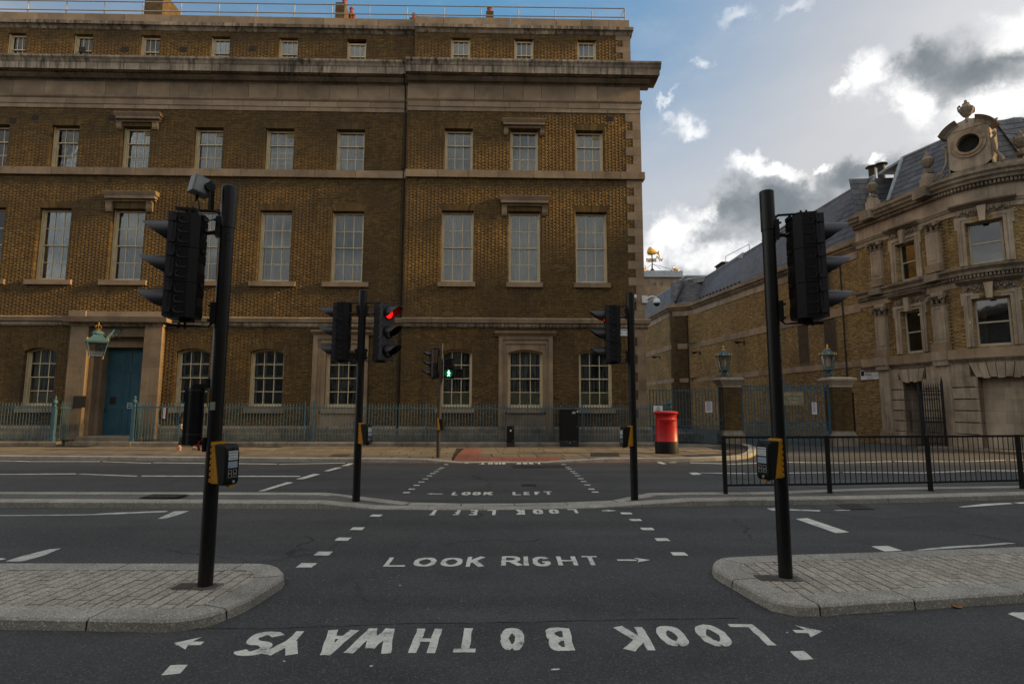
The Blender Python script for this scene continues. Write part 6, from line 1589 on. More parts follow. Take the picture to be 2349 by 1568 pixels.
# sash windows with shouldered surrounds, keystone and hood
def mkwin(c, w, z0_, z1_, hood_):
    a, b = c-w/2, c+w/2
    o = ob('window', PA.mm((lambda m: (m.box(a, a+.07, .25, .36, z0_, z1_), m.box(b-.07, b, .25, .36, z0_, z1_), m.box(a+.07, b-.07, .25, .36, z1_-.08, z1_), m.box(a+.07, b-.07, .22, .36, z0_, z0_+.12), m.box(a+.07, b-.07, .26, .33, (z0_+z1_)/2-.03, (z0_+z1_)/2+.03), m)[-1])(M())), m_cream_mk, mkt)
    for (p, q, y) in ((z0_+.12, (z0_+z1_)/2-.03, .31), ((z0_+z1_)/2+.03, z1_-.08, .28)): ob('pane', PA.mm(M().box(a+.07, b-.07, y, y+.004, p, q)), m_glass_d, o)
    m = M(); n = 24
    for i in range(n):
        x0_, x1_ = a+.05+(b-a-.1)*.25*i/n, a+.05+(b-a-.1)*.25*(i+1)/n; m.add([(x0_, .42+.03*(i % 2), z0_), (x1_, .42+.03*((i+1) % 2), z0_), (x1_, .42+.03*((i+1) % 2), z1_), (x0_, .42+.03*(i % 2), z1_)], [(0, 1, 2, 3)])
    ob('curtain', PA.mm(m), m_curtain, o)
    m = M(); d0 = .20
    for (i_, o_, ya) in ((0, .12, -.05), (.12, d0, -.10), (d0, .28, -.07)):
        m.box(a-o_, a-i_-.001, ya, .12 if i_ else .36, z0_+.001, z1_+o_); m.box(b+i_+.001, b+o_, ya, .12 if i_ else .36, z0_+.001, z1_+o_); m.box(a-i_-.001, b+i_+.001, ya, .12 if i_ else .36, z1_+i_+.001, z1_+o_)
    m.box(a-.36, a-.28, -.06, .1, z1_-.25, z1_+.30); m.box(b+.28, b+.36, -.06, .1, z1_-.25, z1_+.30)
    ob('window_surround', PA.mm(m), m_stone_mk, mkt)
    m = M(); m.prism([(c-.09, z1_-.06), (c+.09, z1_-.06), (c+.14, z1_+.60), (c-.14, z1_+.60)], -.22, .05, axis='y'); ob('keystone', PA.mm(m), m_stone_mk, mkt)
    m = M()
    for s_ in (-1, 1):      # carved leaf panel either side of the keystone
        m.box(*sorted((c+s_*.15, c+s_*(w/2+.28))), -.05, .05, z1_+.30, z1_+.62)
        for k in range(7):
            x = c+s_*(.2+k*(w/2+.02)/7); m.lathe([(.0, -.03), (.05, 0), (.045, .08), (.0, .14)], (x, -.07, z1_+.36+.05*(k % 3)), 6)
    ob('carved_panel', PA.mm(m), m_stone_mkd, mkt)
    m = M(); bprof(m, c-w/2-.42, c+w/2+.42, [(-.1, z1_+.62), (.10, z1_+.62), (.18, z1_+.68), (.30, z1_+.74), (.33, z1_+.80), (-.1, z1_+.84)]); ob('window_hood', PA.mm(m), m_stone_mkd, mkt)
mkwin(s_c1, wid1, zu0, zu1, 0); mkwin(s_c1, wid1, zl0, zl1, 0); mkwin(s_c2, wid2, zu0, zu1, 0); mkwin(s_c2, wid2, zl0, zl1, 0)
# dormer with round louvre and broken pediment, urn on top
sdm = PA.s_at(2232, 335)[0]; 
def dorm():
    c = sp(2228, 400); z0_ = 11.95; T_c = PA.map(np.array([[c, -.0, 0]]))[0]; T_d = PA.map(np.array([[c+.1, -.0, 0]]))[0]; an = math.atan2(T_d[1]-T_c[1], T_d[0]-T_c[0])
    T = Matrix.Translation((T_c[0], T_c[1], 0)) @ Matrix.Rotation(an, 4, 'Z')
    rc = .40; zc = z_on(PA, 2229, 327)
    hw = .74; zt = zc+.72; m = M(); n = 28
    # front slab with a round hole
    out = []
    for i in range(n):
        a0 = 2*PI*i/n; out.append((math.cos(a0), math.sin(a0)))
    def sq(cx, cy):
        k = max(abs(cx)/hw, abs(cy)/(zt-zc if cy > 0 else zc-z0_)); return (cx/k, zc+cy/k)
    for i in range(n):
        p, q = out[i], out[(i+1) % n]; A, B = sq(*p), sq(*q)
        m.add([(p[0]*rc, .0, zc+p[1]*rc), (q[0]*rc, .0, zc+q[1]*rc), (B[0], .0, B[1]), (A[0], .0, A[1]), (p[0]*rc, .35, zc+p[1]*rc), (q[0]*rc, .35, zc+q[1]*rc)], [(0, 1, 2, 3), (0, 4, 5, 1)])
    m.v = [tuple(T @ Vector((x, y, z))) for x, y, z in m.v]
    m.box(-hw, -hw+.02, .0, 1.2, z0_, zt, T); m.box(hw-.02, hw, .0, 1.2, z0_, zt, T); m.box(-hw, hw, .36, 1.2, z0_, zt-.01, T)
    d = ob('dormer', m, m_stone_mk, mkt)
    m = M()
    for (r0, r1, yy) in ((rc+.0, rc+.10, -.10), (rc+.10, rc+.22, -.06)):
        for i in range(n):
            p, q = out[i], out[(i+1) % n]; m.add([T @ Vector(v) for v in ((p[0]*r0, yy, zc+p[1]*r0), (q[0]*r0, yy, zc+q[1]*r0), (q[0]*r1, yy, zc+q[1]*r1), (p[0]*r1, yy, zc+p[1]*r1), (p[0]*r1, .02, zc+p[1]*r1), (q[0]*r1, .02, zc+q[1]*r1), (p[0]*r0, .02, zc+p[1]*r0), (q[0]*r0, .02, zc+q[1]*r0))], [(0, 1, 2, 3), (3, 2, 5, 4), (0, 6, 7, 1)])
    ob('round_frame', m, m_stone_l, d)
    m = M(); m.box(-rc, rc, .30, .32, zc-rc, zc+rc, T); ob('louvre_back', m, m_txt, d)
    for k in range(10): z = zc-rc+.04+k*.078; w_ = math.sqrt(max(.001, rc*rc-(z-zc)**2))-.01; m = M(); m.add([T @ Vector(v) for v in ((-w_, .10, z), (w_, .10, z), (w_, .18, z+.055), (-w_, .18, z+.055))], [(0, 1, 2, 3)]); ob('louvre_slat', m, m_louvre, d)
    # segmental broken pediment
    for (a0, a1) in ((28, 72), (108, 152)):
        m = M(); Rr = .92; zz = zt-.60; n2 = 10; prev = None
        prof = [(-.02, -.04), (.10, -.06), (.16, -.14), (.27, -.28), (.27, .5), (-.02, .5)]
        rings = []
        for i in range(n2+1):
            a = rad(a0+(a1-a0)*i/n2); rings += [T @ Vector(((Rr+o)*math.cos(a)*.95, y, zz+(Rr+o)*math.sin(a)*.86)) for o, y in prof]
        kk = len(prof); m.add(rings, [(i*kk+j, i*kk+(j+1) % kk, (i+1)*kk+(j+1) % kk, (i+1)*kk+j) for i in range(n2) for j in range(kk)]+[tuple(range(kk)), tuple(range(n2*kk, n2*kk+kk))]); ob('pediment_piece', m, m_stone_mkd, d)
    m = M(); P = [(-hw-.02, zt-.05), (hw+.02, zt-.05)]+[(1.02*math.cos(rad(a)), zt-.62+.98*math.sin(rad(a))) for a in range(35, 150, 10)]; P = [(x, z) for x, z in P]
    m.prism(P, -.03, .9, T, axis='y'); ob('pediment_back', m, m_stone_mk, d)
    for s_ in (-1, 1): m = M(); m.tube([(s_*(hw+.05), .1, zt-.55), (s_*(hw+.14), .08, zt-.50), (s_*(hw+.16), .08, zt-.62), (s_*(hw+.06), .08, zt-.75), (s_*(hw+.10), .08, z0_+.5), (s_*(hw+.30), .08, z0_+.12), (s_*(hw+.34), .08, z0_)], .06, T=T); ob('side_scroll', m, m_stone_mkd, d)
    urn(tuple(T @ Vector((0, .15, zt+.33))), 1.0, True, mkt)
def urn(c, s, handles, parent):
    m = M(); m.box(c[0]-.16*s, c[0]+.16*s, c[1]-.16*s, c[1]+.16*s, c[2]-.1*s, c[2]+.06*s)
    m.lathe([(.14*s, .06*s), (.07*s, .12*s), (.06*s, .18*s), (.16*s, .26*s), (.25*s, .44*s), (.28*s, .58*s), (.24*s, .62*s), (.20*s, .66*s), (.17*s, .70*s), (.12*s, .78*s), (.14*s, .80*s), (.06*s, .86*s), (.06*s, .93*s), (.03*s, .98*s)], c, 20, rib=-.10)
    if handles:
        for q in (-1, 1): m.tube([(c[0]+q*.20*s, c[1], c[2]+.36*s), (c[0]+q*.34*s, c[1], c[2]+.44*s), (c[0]+q*.36*s, c[1], c[2]+.62*s), (c[0]+q*.30*s, c[1], c[2]+.70*s), (c[0]+q*.25*s, c[1], c[2]+.62*s)], .035*s)
    o = ob('stone_urn', m, m_stone_mkd, parent, smooth=False)
dorm()
def urn_at(s_, s):
    p = PA.map(np.array([[s_, -.05, 0]]))[0]; m = M(); m.box(p[0]-.24, p[0]+.24, p[1]-.2, p[1]+.28, 11.66, 12.18); m.box(p[0]-.18, p[0]+.18, p[1]-.16, p[1]+.22, 12.18, 12.36); ob('urn_pedestal', m, m_stone_mk, mkt)
    urn((p[0], p[1], 12.42), s, False, mkt)
urn_at((P1[0]+P1[1])/2, 1.0); urn_at((P2[0]+P2[1])/2, 1.0)
p = PA.map(np.array([[sp(2349, 500)+.15, -.05, 0]]))[0]; urn((p[0]+.35, p[1]+.4, 12.35), 1.0, True, mkt)
# small round fixings, wall lamps, cctv
for (px, py) in ((2111, 721.5), (2158, 638), (2226, 740), (2387, 640)):
    if px > 2349: continue
    b = PA.s_at(px, py); z = H+_ray(px, py).z*b[1]; m = M(); m.cyl((b[0], -.08, z), (b[0], .01, z), .04, seg=12); ob('wall_fixing', PA.mm(m), m_white, mkt)
for k, (px, py) in enumerate(((1546, 870+4.5), (1636.5, 873.0-64), (1736, 780-0), (1520, 819))):
    pass
def floodlight(px, py, lab):
    b = PW.s_at(px, py); z = H+_ray(px, py).z*b[1]; p = PW.map(np.array([[b[0], -.05, z]]))[0]
    t_ = thing('wall_floodlight', lab, 'floodlight', tuple(p), 0, 'black floodlights on the market side wall')
    ob('arm', M().tube([(.1, 0, 0), (-.25, -.05, .0), (-.45, -.08, .05)], .035), m_iron, t_); m = M(); m.lathe([(.05, 0), (.24, .12), (.24, .16), (.02, .2)], (-.5, -.1, -.12), 14); m.box(.0, .1, -.08, .08, -.15, .15); ob('lamp_head', m, m_iron, t_)
floodlight(1544, 857-0, 'black floodlight left on the far side wall behind the pillar box') if False else None
for (px, py, lab) in ((1547, 858.5-32, 'black floodlight farthest back on the market side wall'), (1706, 850-59+5, 'black floodlight on the side wall above the left gate pier, right of it'), (1694, 806, 'x')): pass
floodlight(1546, 870.5-50+0, 'farthest black floodlight, low beside the wall step of the market') if False else None
floodlight(1514, 856-37, 'leftmost black floodlight on the market side wall, near the brick building corner')
floodlight(1606, 846-37.5, 'middle black floodlight on the market side wall, right of the wall step')
floodlight(1707, 785, 'rightmost black floodlight on the market side wall, above the lantern pier')
# street name plate of the lane
sc_ = PA.s_at(2000, 860); pc = PA.map(np.array([[sc_[0], -.03, 0]]))[0]; zc = H+_ray(2003, 858.5).z*sc_[1]
an = math.atan2(A1[1]-A0[1], A1[0]-A0[0])
st_ = thing('street_name_plate', 'white street plate reading OLD BILLINGSGATE WALK EC3 on the brick side wall', 'street sign', (pc[0], pc[1], zc), an)
SW_ = 1.35; SH_ = .50
ob('plate', M().box(-SW_/2, SW_/2, 0, .02, -SH_/2, SH_/2), m_white, st_); ob('border', (lambda m: (m.box(-SW_/2-.03, SW_/2+.03, .004, .024, SH_/2, SH_/2+.03), m.box(-SW_/2-.03, SW_/2+.03, .004, .024, -SH_/2-.03, -SH_/2), m.box(-SW_/2-.03, -SW_/2, .004, .024, -SH_/2, SH_/2), m.box(SW_/2, SW_/2+.03, .004, .024, -SH_/2, SH_/2), m.box(-SW_/2+.30, SW_/2, -.003, 0, -.085, -.075), m)[-1])(M()), m_txt, st_)
ob('crest', M().box(-SW_/2+.03, -SW_/2+.24, -.004, 0, -.05, SH_/2-.04), m_txt, st_)
text('OLD BILLINGSGATE', .145, m_txt, st_, (-SW_/2+.29, -.004, .155), align='LEFT', bold=.002); text('WALK', .145, m_txt, st_, (-SW_/2+.29, -.004, .0), align='LEFT', bold=.002); text('EC3', .13, m_txt, st_, (SW_/2-.28, -.004, .0), align='LEFT'); text('Thames Path', .07, m_txt, st_, (-.1, -.004, -.17))
# black iron gate leaf standing open at the pavilion
gl = thing('black_iron_gate', 'black spiked iron gate leaf standing open against the pavilion doorway', 'gate')
g0 = Vector((*G(2175, 1012.5, .05), 0)); g1 = g0+Vector((-.22-.55, 1.05*1.9, 0))
g0 = Vector((18.55, 24.6, 0)); g1 = Vector((17.62, 24.75, 0))
def gate_leaf(t_, a, b, n, z0, zr1, ztop, mat, rings=True, zmid=1.1, dbl=True, sp_=.0, taller_end=False):
    L = (b-a).length; d = (b-a)/L; an = math.atan2(d.y, d.x); T = Matrix.Translation(a) @ Matrix.Rotation(an, 4, 'Z')
    for z in ((z0+.08, z0+.12), (zmid, zmid+.03), (zmid+.20, zmid+.23), (zr1, zr1+.03), (zr1+.18, zr1+.21)): ob('rail', M().box(0, L, -.02, .02, z[0], z[1], T), mat, t_)
    bm_ = M(); bm_.cyl((0, 0, 0), (0, 0, ztop-z0-.2), .020, seg=6); bm_.cyl((0, 0, ztop-z0-.2), (0, 0, ztop-z0), .022, .002, seg=6); me = bm_.mesh('bar')
    db = M().cyl((0, 0, 0), (0, 0, zmid-z0), .011, seg=6).mesh('short_bar')
    for i in range(n+1):
        p = a+d*(L*(i+.5)/(n+1)); ob('bar', me, mat, t_, (p.x, p.y, z0))
        if dbl and i < n: q = a+d*(L*(i+1)/(n+1)); ob('short_bar', db, mat, t_, (q.x, q.y, z0))
    for x in (.02, L-.02): ob('stile', M().box(x-.03, x+.03, -.035, .035, z0-.02, ztop-.05, T), mat, t_)
    if rings:
        m = M()
        for i in range(n):
            x = L*(i+1)/(n+1)
            for zc_ in (zr1+.105, zmid+.115):
                rr = .062; pts = [T @ Vector((x+rr*math.cos(2*PI*k/12), 0, zc_+rr*math.sin(2*PI*k/12))) for k in range(13)]; m.tube(pts, .011, 5)
        ob('ring_band', m, mat, t_)
m_blk = mk('black_iron_paint', (.010, .010, .010), .5, .2, 6, .1)
gate_leaf(gl, g0, g1, 9, .12, 2.28, 2.85, m_blk)
ob('spike_post', M().cyl((g0.x, g0.y, .05), (g0.x, g0.y, 2.85), .045, seg=10).cyl((g0.x, g0.y, 2.85), (g0.x, g0.y, 3.1), .05, .004, seg=10), m_blk, gl)

# ================================================================== GATE PIERS, LANTERNS AND BLUE GATES
def pier(cx, cy, w, dpt, rz, lab):
    t_ = thing('gate_pier', lab, 'gate pier', (cx, cy, .05), rz, 'brick gate piers with stone caps')
    Hc = 2.62
    B = []
    n = round((Hc-.62)/.075)
    for r in range(n):
        z0_ = .62+r*.075; k = r % 2
        for (face) in range(4):
            L = w if face in (0, 2) else dpt; x = -L/2+(0 if k else .05); cells = []
            while x < L/2-.01:
                l_ = (.215 if (len(cells)+k) % 2 else .1025); e = min(x+l_, L/2); cells.append((x, e)); x = e
            for (a, b) in cells:
                f = R.uniform(-.003, .003)
                if face == 0: B.append((a+.005, b-.005, -dpt/2+f, -dpt/2+.03, z0_+.005, z0_+.07))
                elif face == 2: B.append((a+.005, b-.005, dpt/2-.03, dpt/2+f, z0_+.005, z0_+.07))
                elif face == 1: B.append((-w/2+f, -w/2+.03, a+.005, b-.005, z0_+.005, z0_+.07))
                else: B.append((w/2-.03, w/2+f, a+.005, b-.005, z0_+.005, z0_+.07))
    B = np.array(B); vis = (B[:, 2] < -dpt/2+.01); o_ = np.argsort(~vis, kind='stable'); pk = o_[:int(min(vis.sum(), 290))]; rs = np.delete(np.arange(len(B)), pk); cache = {}
    for i in pk:
        b = B[i]; wq = round(b[1]-b[0], 2)
        if wq not in cache: cache[wq] = M().box(-wq/2, wq/2, 0, .03, 0, .065).mesh('brick')
        ob('brick', cache[wq], m_brick, t_, ((b[0]+b[1])/2, b[2], b[4]))
    ob('brickwork', boxes_mesh('brickwork', B[rs], back=True), m_brick, t_, kind='stuff')
    ob('core', M().box(-w/2+.008, w/2-.008, -dpt/2+.008, dpt/2-.008, 0, Hc), m_mortar, t_)
    m = M(); e = .09
    for (z0_, z1_, o0, o1) in ((-.1, .42, e, e), (.42, .60, e, .0), (.60, .63, .01, .01)): 
        vs = [(sx*(w/2+o), sy*(dpt/2+o), z) for z, o in ((z0_, o0), (z1_, o1)) for sx, sy in ((-1, -1), (1, -1), (1, 1), (-1, 1))]; m.add(vs, [(0, 1, 2, 3), (4, 5, 6, 7), (0, 1, 5, 4), (1, 2, 6, 5), (2, 3, 7, 6), (3, 0, 4, 7)])
    ob('base_stone', m, m_stone_g, t_)
    m = M()
    for (z0_, z1_, o0, o1) in ((Hc, Hc+.10, .03, .03), (Hc+.10, Hc+.30, .04, .14), (Hc+.30, Hc+.38, .17, .19), (Hc+.38, Hc+.46, .19, .02)):
        vs = [(sx*(w/2+o), sy*(dpt/2+o), z) for z, o in ((z0_, o0), (z1_, o1)) for sx, sy in ((-1, -1), (1, -1), (1, 1), (-1, 1))]; m.add(vs, [(0, 1, 2, 3), (4, 5, 6, 7), (0, 1, 5, 4), (1, 2, 6, 5), (2, 3, 7, 6), (3, 0, 4, 7)])
    ob('cap_stone', m, m_stone_mk, t_)
    return Hc+.46+.05
def lantern(cx, cy, z, lab, s=1.0):
    t_ = thing('pier_lantern', lab, 'lantern', (cx, cy, z), 0, 'blue and gilt lanterns on the gate piers')
    m = M()
    for k in range(4):
        a = PI/4+k*PI/2; c, d = math.cos(a), math.sin(a)
        pts = [(c*r, d*r, z_) for r, z_ in ((.30, .02), (.36, .05), (.37, .11), (.32, .14), (.28, .10), (.22, .04), (.12, .10), (.07, .22), (.12, .30), (.22, .33), (.26, .29), (.23, .25), (.19, .27))]
        m.tube([(x*s, y*s, q*s) for x, y, q in pts], .018*s, 6)
    m.lathe([(.05*s, .05*s), (.07*s, .12*s), (.05*s, .2*s), (.08*s, .28*s), (.04*s, .34*s)], seg=10); ob('scroll_stand', m, m_blue, t_)
    m = M(); z0_, z1_, r0, r1 = .36*s, .98*s, .185*s, .30*s; n = 8
    for k in range(n):
        a = 2*PI*k/n+PI/8; m.tube([(r0*math.cos(a), r0*math.sin(a), z0_), (r1*math.cos(a), r1*math.sin(a), z1_)], .012*s, 5)
    m.lathe([(.20*s, .33*s), (.215*s, .35*s), (.20*s, .375*s)], seg=8); m.lathe([(r1+.01, .96*s), (r1+.04*s, .99*s), (r1+.02*s, 1.03*s), (.27*s, 1.06*s), (.22*s, 1.14*s), (.14*s, 1.20*s), (.12*s, 1.24*s)], seg=16)
    ob('frame', m, m_blue, t_)
    for k in range(n):
        a0, a1 = 2*PI*k/n+PI/8, 2*PI*(k+1)/n+PI/8; q = .985
        m = M(); m.add([(r0*q*math.cos(a0), r0*q*math.sin(a0), z0_), (r0*q*math.cos(a1), r0*q*math.sin(a1), z0_), (r1*q*math.cos(a1), r1*q*math.sin(a1), z1_), (r1*q*math.cos(a0), r1*q*math.sin(a0), z1_)], [(0, 1, 2, 3)]); ob('pane', m, m_lampglass, t_)
    m = M()
    for k in range(n): a = 2*PI*k/n+PI/8; x, y = (r1+.03*s)*math.cos(a), (r1+.03*s)*math.sin(a); m.lathe([(.02, 0), (.035*s, .04*s), (.03*s, .09*s), (.008, .14*s)], (x, y, .96*s), 6)
    m.lathe([(.125*s, 1.235*s), (.13*s, 1.26*s), (.09*s, 1.29*s), (.05*s, 1.31*s), (.045*s, 1.34*s), (.06*s, 1.37*s), (.03*s, 1.42*s), (.004, 1.52*s)], seg=10); ob('gilt_finial', m, m_gold, t_)
    ob('lamp_tube', M().lathe([(.05*s, .40*s), (.10*s, .5*s), (.10*s, .8*s), (.06*s, .9*s)], seg=10), m_white, t_)
GP1 = (XY(1678, 26.9), 27.1); GP2 = (XY(1929, 26.3), 26.5)
hp = pier(GP1[0], GP1[1], .84, .72, 0, 'brick gate pier with stone cap between the two blue gates'); pier(GP2[0], GP2[1], .86, .80, 0, 'brick gate pier right of the blue gates, before the side wall')
lantern(GP1[0]-.2+.0, GP1[1], hp, 'blue and gilt lantern on the left brick gate pier', 1.05); lantern(GP2[0]-.35+.0, GP2[1], hp, 'blue and gilt lantern on the right brick gate pier', 1.05)
# black gate stop on the right pier
ks = thing('black_gate_frame', 'black hinged iron bar with bands on the right gate pier', 'gate post', (GP2[0]+.52, GP2[1]-.3, 0)); ob('bar', M().box(-.03, .03, -.03, .03, .65, 2.45), m_blk, ks)
for z in (.8, 1.35, 1.85, 2.3): ob('hinge_band', M().box(-.16, .03, -.035, -.01, z-.02, z+.03), m_blk, ks)
bx1, bx2 = XY(1492, 26.9), GP1[0]-.42
g_1 = thing('blue_iron_gate', 'tall blue iron fence panel behind the red pillar box', 'gate', group='blue iron gates across the lane'); 
Yg = 26.95
a = Vector((bx1, Yg, 0)); b = Vector((bx2, Yg, 0)); n = round((bx2-bx1)/.152)
def plainfence(t_, a, b, n, z0, zr, ztop, zmid):
    L = (b-a).length; T = Matrix.Translation(a)
    for z in (z0+.06, zmid, zmid+.30, zr): ob('rail', M().box(0, L, -.02, .02, z, z+.035, T), m_blue, t_)
    me = M().cyl((0, 0, 0), (0, 0, ztop-z0-.2), .020, seg=6).cyl((0, 0, ztop-z0-.2), (0, 0, ztop-z0), .022, .002, seg=6).mesh('bar'); me2 = M().cyl((0, 0, 0), (0, 0, zmid-z0), .012, seg=6).mesh('short_bar')
    for i in range(n+1):
        x = a.x+(b.x-a.x)*i/n; ob('bar', me, m_blue, t_, (x, a.y, z0))
        if i < n: ob('short_bar', me2, m_blue, t_, (x+L/n/2, a.y, z0))
zt1, zr1, zm1 = VZ(1600, 888, Yg), VZ(1600, 896, Yg), VZ(1600, 970.5+7, Yg)
plainfence(g_1, a, b, n, .12, zr1, zt1, zm1)
ob('lock_plate', M().box(-.12, .12, -.06, .03, zm1+.03, zm1+.3, Matrix.Translation((XY(1550, Yg), Yg, 0))), m_blue, g_1)
g_2 = thing('blue_iron_gate', 'blue iron gate leaf with rings, partly behind the near right pole', 'gate', group='blue iron gates across the lane')
g_3 = thing('blue_iron_gate', 'blue iron gate leaf with rings carrying the KEEP CLEAR board', 'gate', group='blue iron gates across the lane')
gx0, gxm, gx3 = GP1[0]+.47, XY(1797, 26.6), GP2[0]-.45
zt2, zr2, zm2 = VZ(1850, 877, 26.6), VZ(1850, 889, 26.6)-.12, VZ(1850, 974, 26.6)-.1
gate_leaf(g_2, Vector((gx0, 26.9, 0)), Vector((gxm-.03, 26.6, 0)), 13, .1, zr2, zt2, m_blue, zmid=zm2)
gate_leaf(g_3, Vector((gxm+.03, 26.6, 0)), Vector((gx3, 26.4, 0)), 13, .1, zr2, zt2, m_blue, zmid=zm2)
for t_, x in ((g_2, gxm-.05), (g_3, gxm+.05)): ob('meeting_post', M().box(x-.045, x+.045, 26.55, 26.65, .0, zt2+.12), m_blue, t_)
kc = thing('keep_clear_board', 'weathered board reading KEEP CLEAR AT ALL TIMES on the blue gate', 'sign', (XY(1822, 26.4), 26.42, VZ(1822, 913.5, 26.42)), -.04)
kw, kh = .92, .62
ob('board', M().box(-kw/2, kw/2, 0, .025, -kh/2, kh/2), m_cream_sign, kc); m_ct = mk('cream_lettering', (.42, .39, .26), .8, .2, 20, 0)
for k, s_ in enumerate(('KEEP CLEAR', 'AT ALL', 'TIMES')): text(s_, .155, m_ct, kc, (0, -.004, .19-.19*k))
for (px, py, Y, w_, lab) in ((1745-0, 933, 26.7, .2, ''), (1744.8, 934, 26.4, .2, '')): pass
pn = thing('paper_notice', 'white paper notice tied to the fence left of the left gate pier', 'notice', (XY(1744.8-0, 26.8) if False else XY((2560+905*.3062)/1.7437, 26.8), 26.86, VZ(1627, 933, 26.86)), 0)
m_paper = mk('printed_paper', (.62, .60, .66), .8, .05, 5, 0); m_ink = mk('faded_ink', (.16, .15, .22), .8, .1, 5, 0)
def notice(t_, w_, h_):
    ob('sheet', M().box(-w_/2, w_/2, 0, .004, -h_/2, h_/2), m_paper, t_); m = M()
    for k in range(9): m.box(-w_*.32, w_*(.36-.1*(k % 3)), -.002, 0, h_*.26-k*h_*.075, h_*.26-k*h_*.075+h_*.03)
    m.box(-w_*.3, w_*.3, -.002, 0, h_*.36, h_*.43); ob('print', m, m_ink, t_)
notice(pn, .33, .52)
pn2 = thing('paper_notice', 'narrow white paper notice on the right leaf of the blue gate', 'notice', (XY(1867, 26.4), 26.36, VZ(1867, 936, 26.36)), -.05); notice(pn2, .22, .55)
for (px, py, lab, w_, h_) in ((379, 933, 'narrow white notice tied to the railings right of the door', .09, .42),):
    Yr = Y0+RD-.4; t_ = thing('paper_notice', lab, 'notice', (XY(381, 23.2), 23.1, VZ(381, 947, 23.1)), AF); notice(t_, w_, h_)
# low stone verge and weeds inside the gate
vg = M(); vg.box(6.2, 10.0, 30.0, 33.0, -.02, .35); o = thing('stone_verge', 'grey broken stone verge seen low through the blue fence', 'verge', mesh=vg, mat=m_stone_g)
wm = M()
for k in range(260):
    x, y = XY(1578, 27.4)+R.gauss(0, .28), 27.4+R.gauss(0, .2); h = abs(R.gauss(.25, .2)); a = R.uniform(0, 6.28); s = .045; dx, dy = math.cos(a)*s, math.sin(a)*s
    wm.add([(x, y, .08+h), (x+dx-dy*.5, y+dy+dx*.5, .1+h), (x+dx*2, y+dy*2, .07+h), (x+dx+dy*.5, y+dy-dx*.5, .09+h)], [(0, 1, 2, 3)])
o = ob('weeds', wm, m_weed); o['kind'] = 'stuff'; o['label'] = 'weeds sprouting at the foot of the blue fence behind the pillar box'; o['category'] = 'weeds'
# raised kerb before the pavilion
kb = M(); kb.sweep([(17.3, 24.6), (18.2, 22.6), (19.6, 21.2), (22, 20.6), (34, 20.4)], [(-2.5, 0), (0, 0), (0, .10), (-2.5, .12)]); struct('pavement', kb, m_slab)
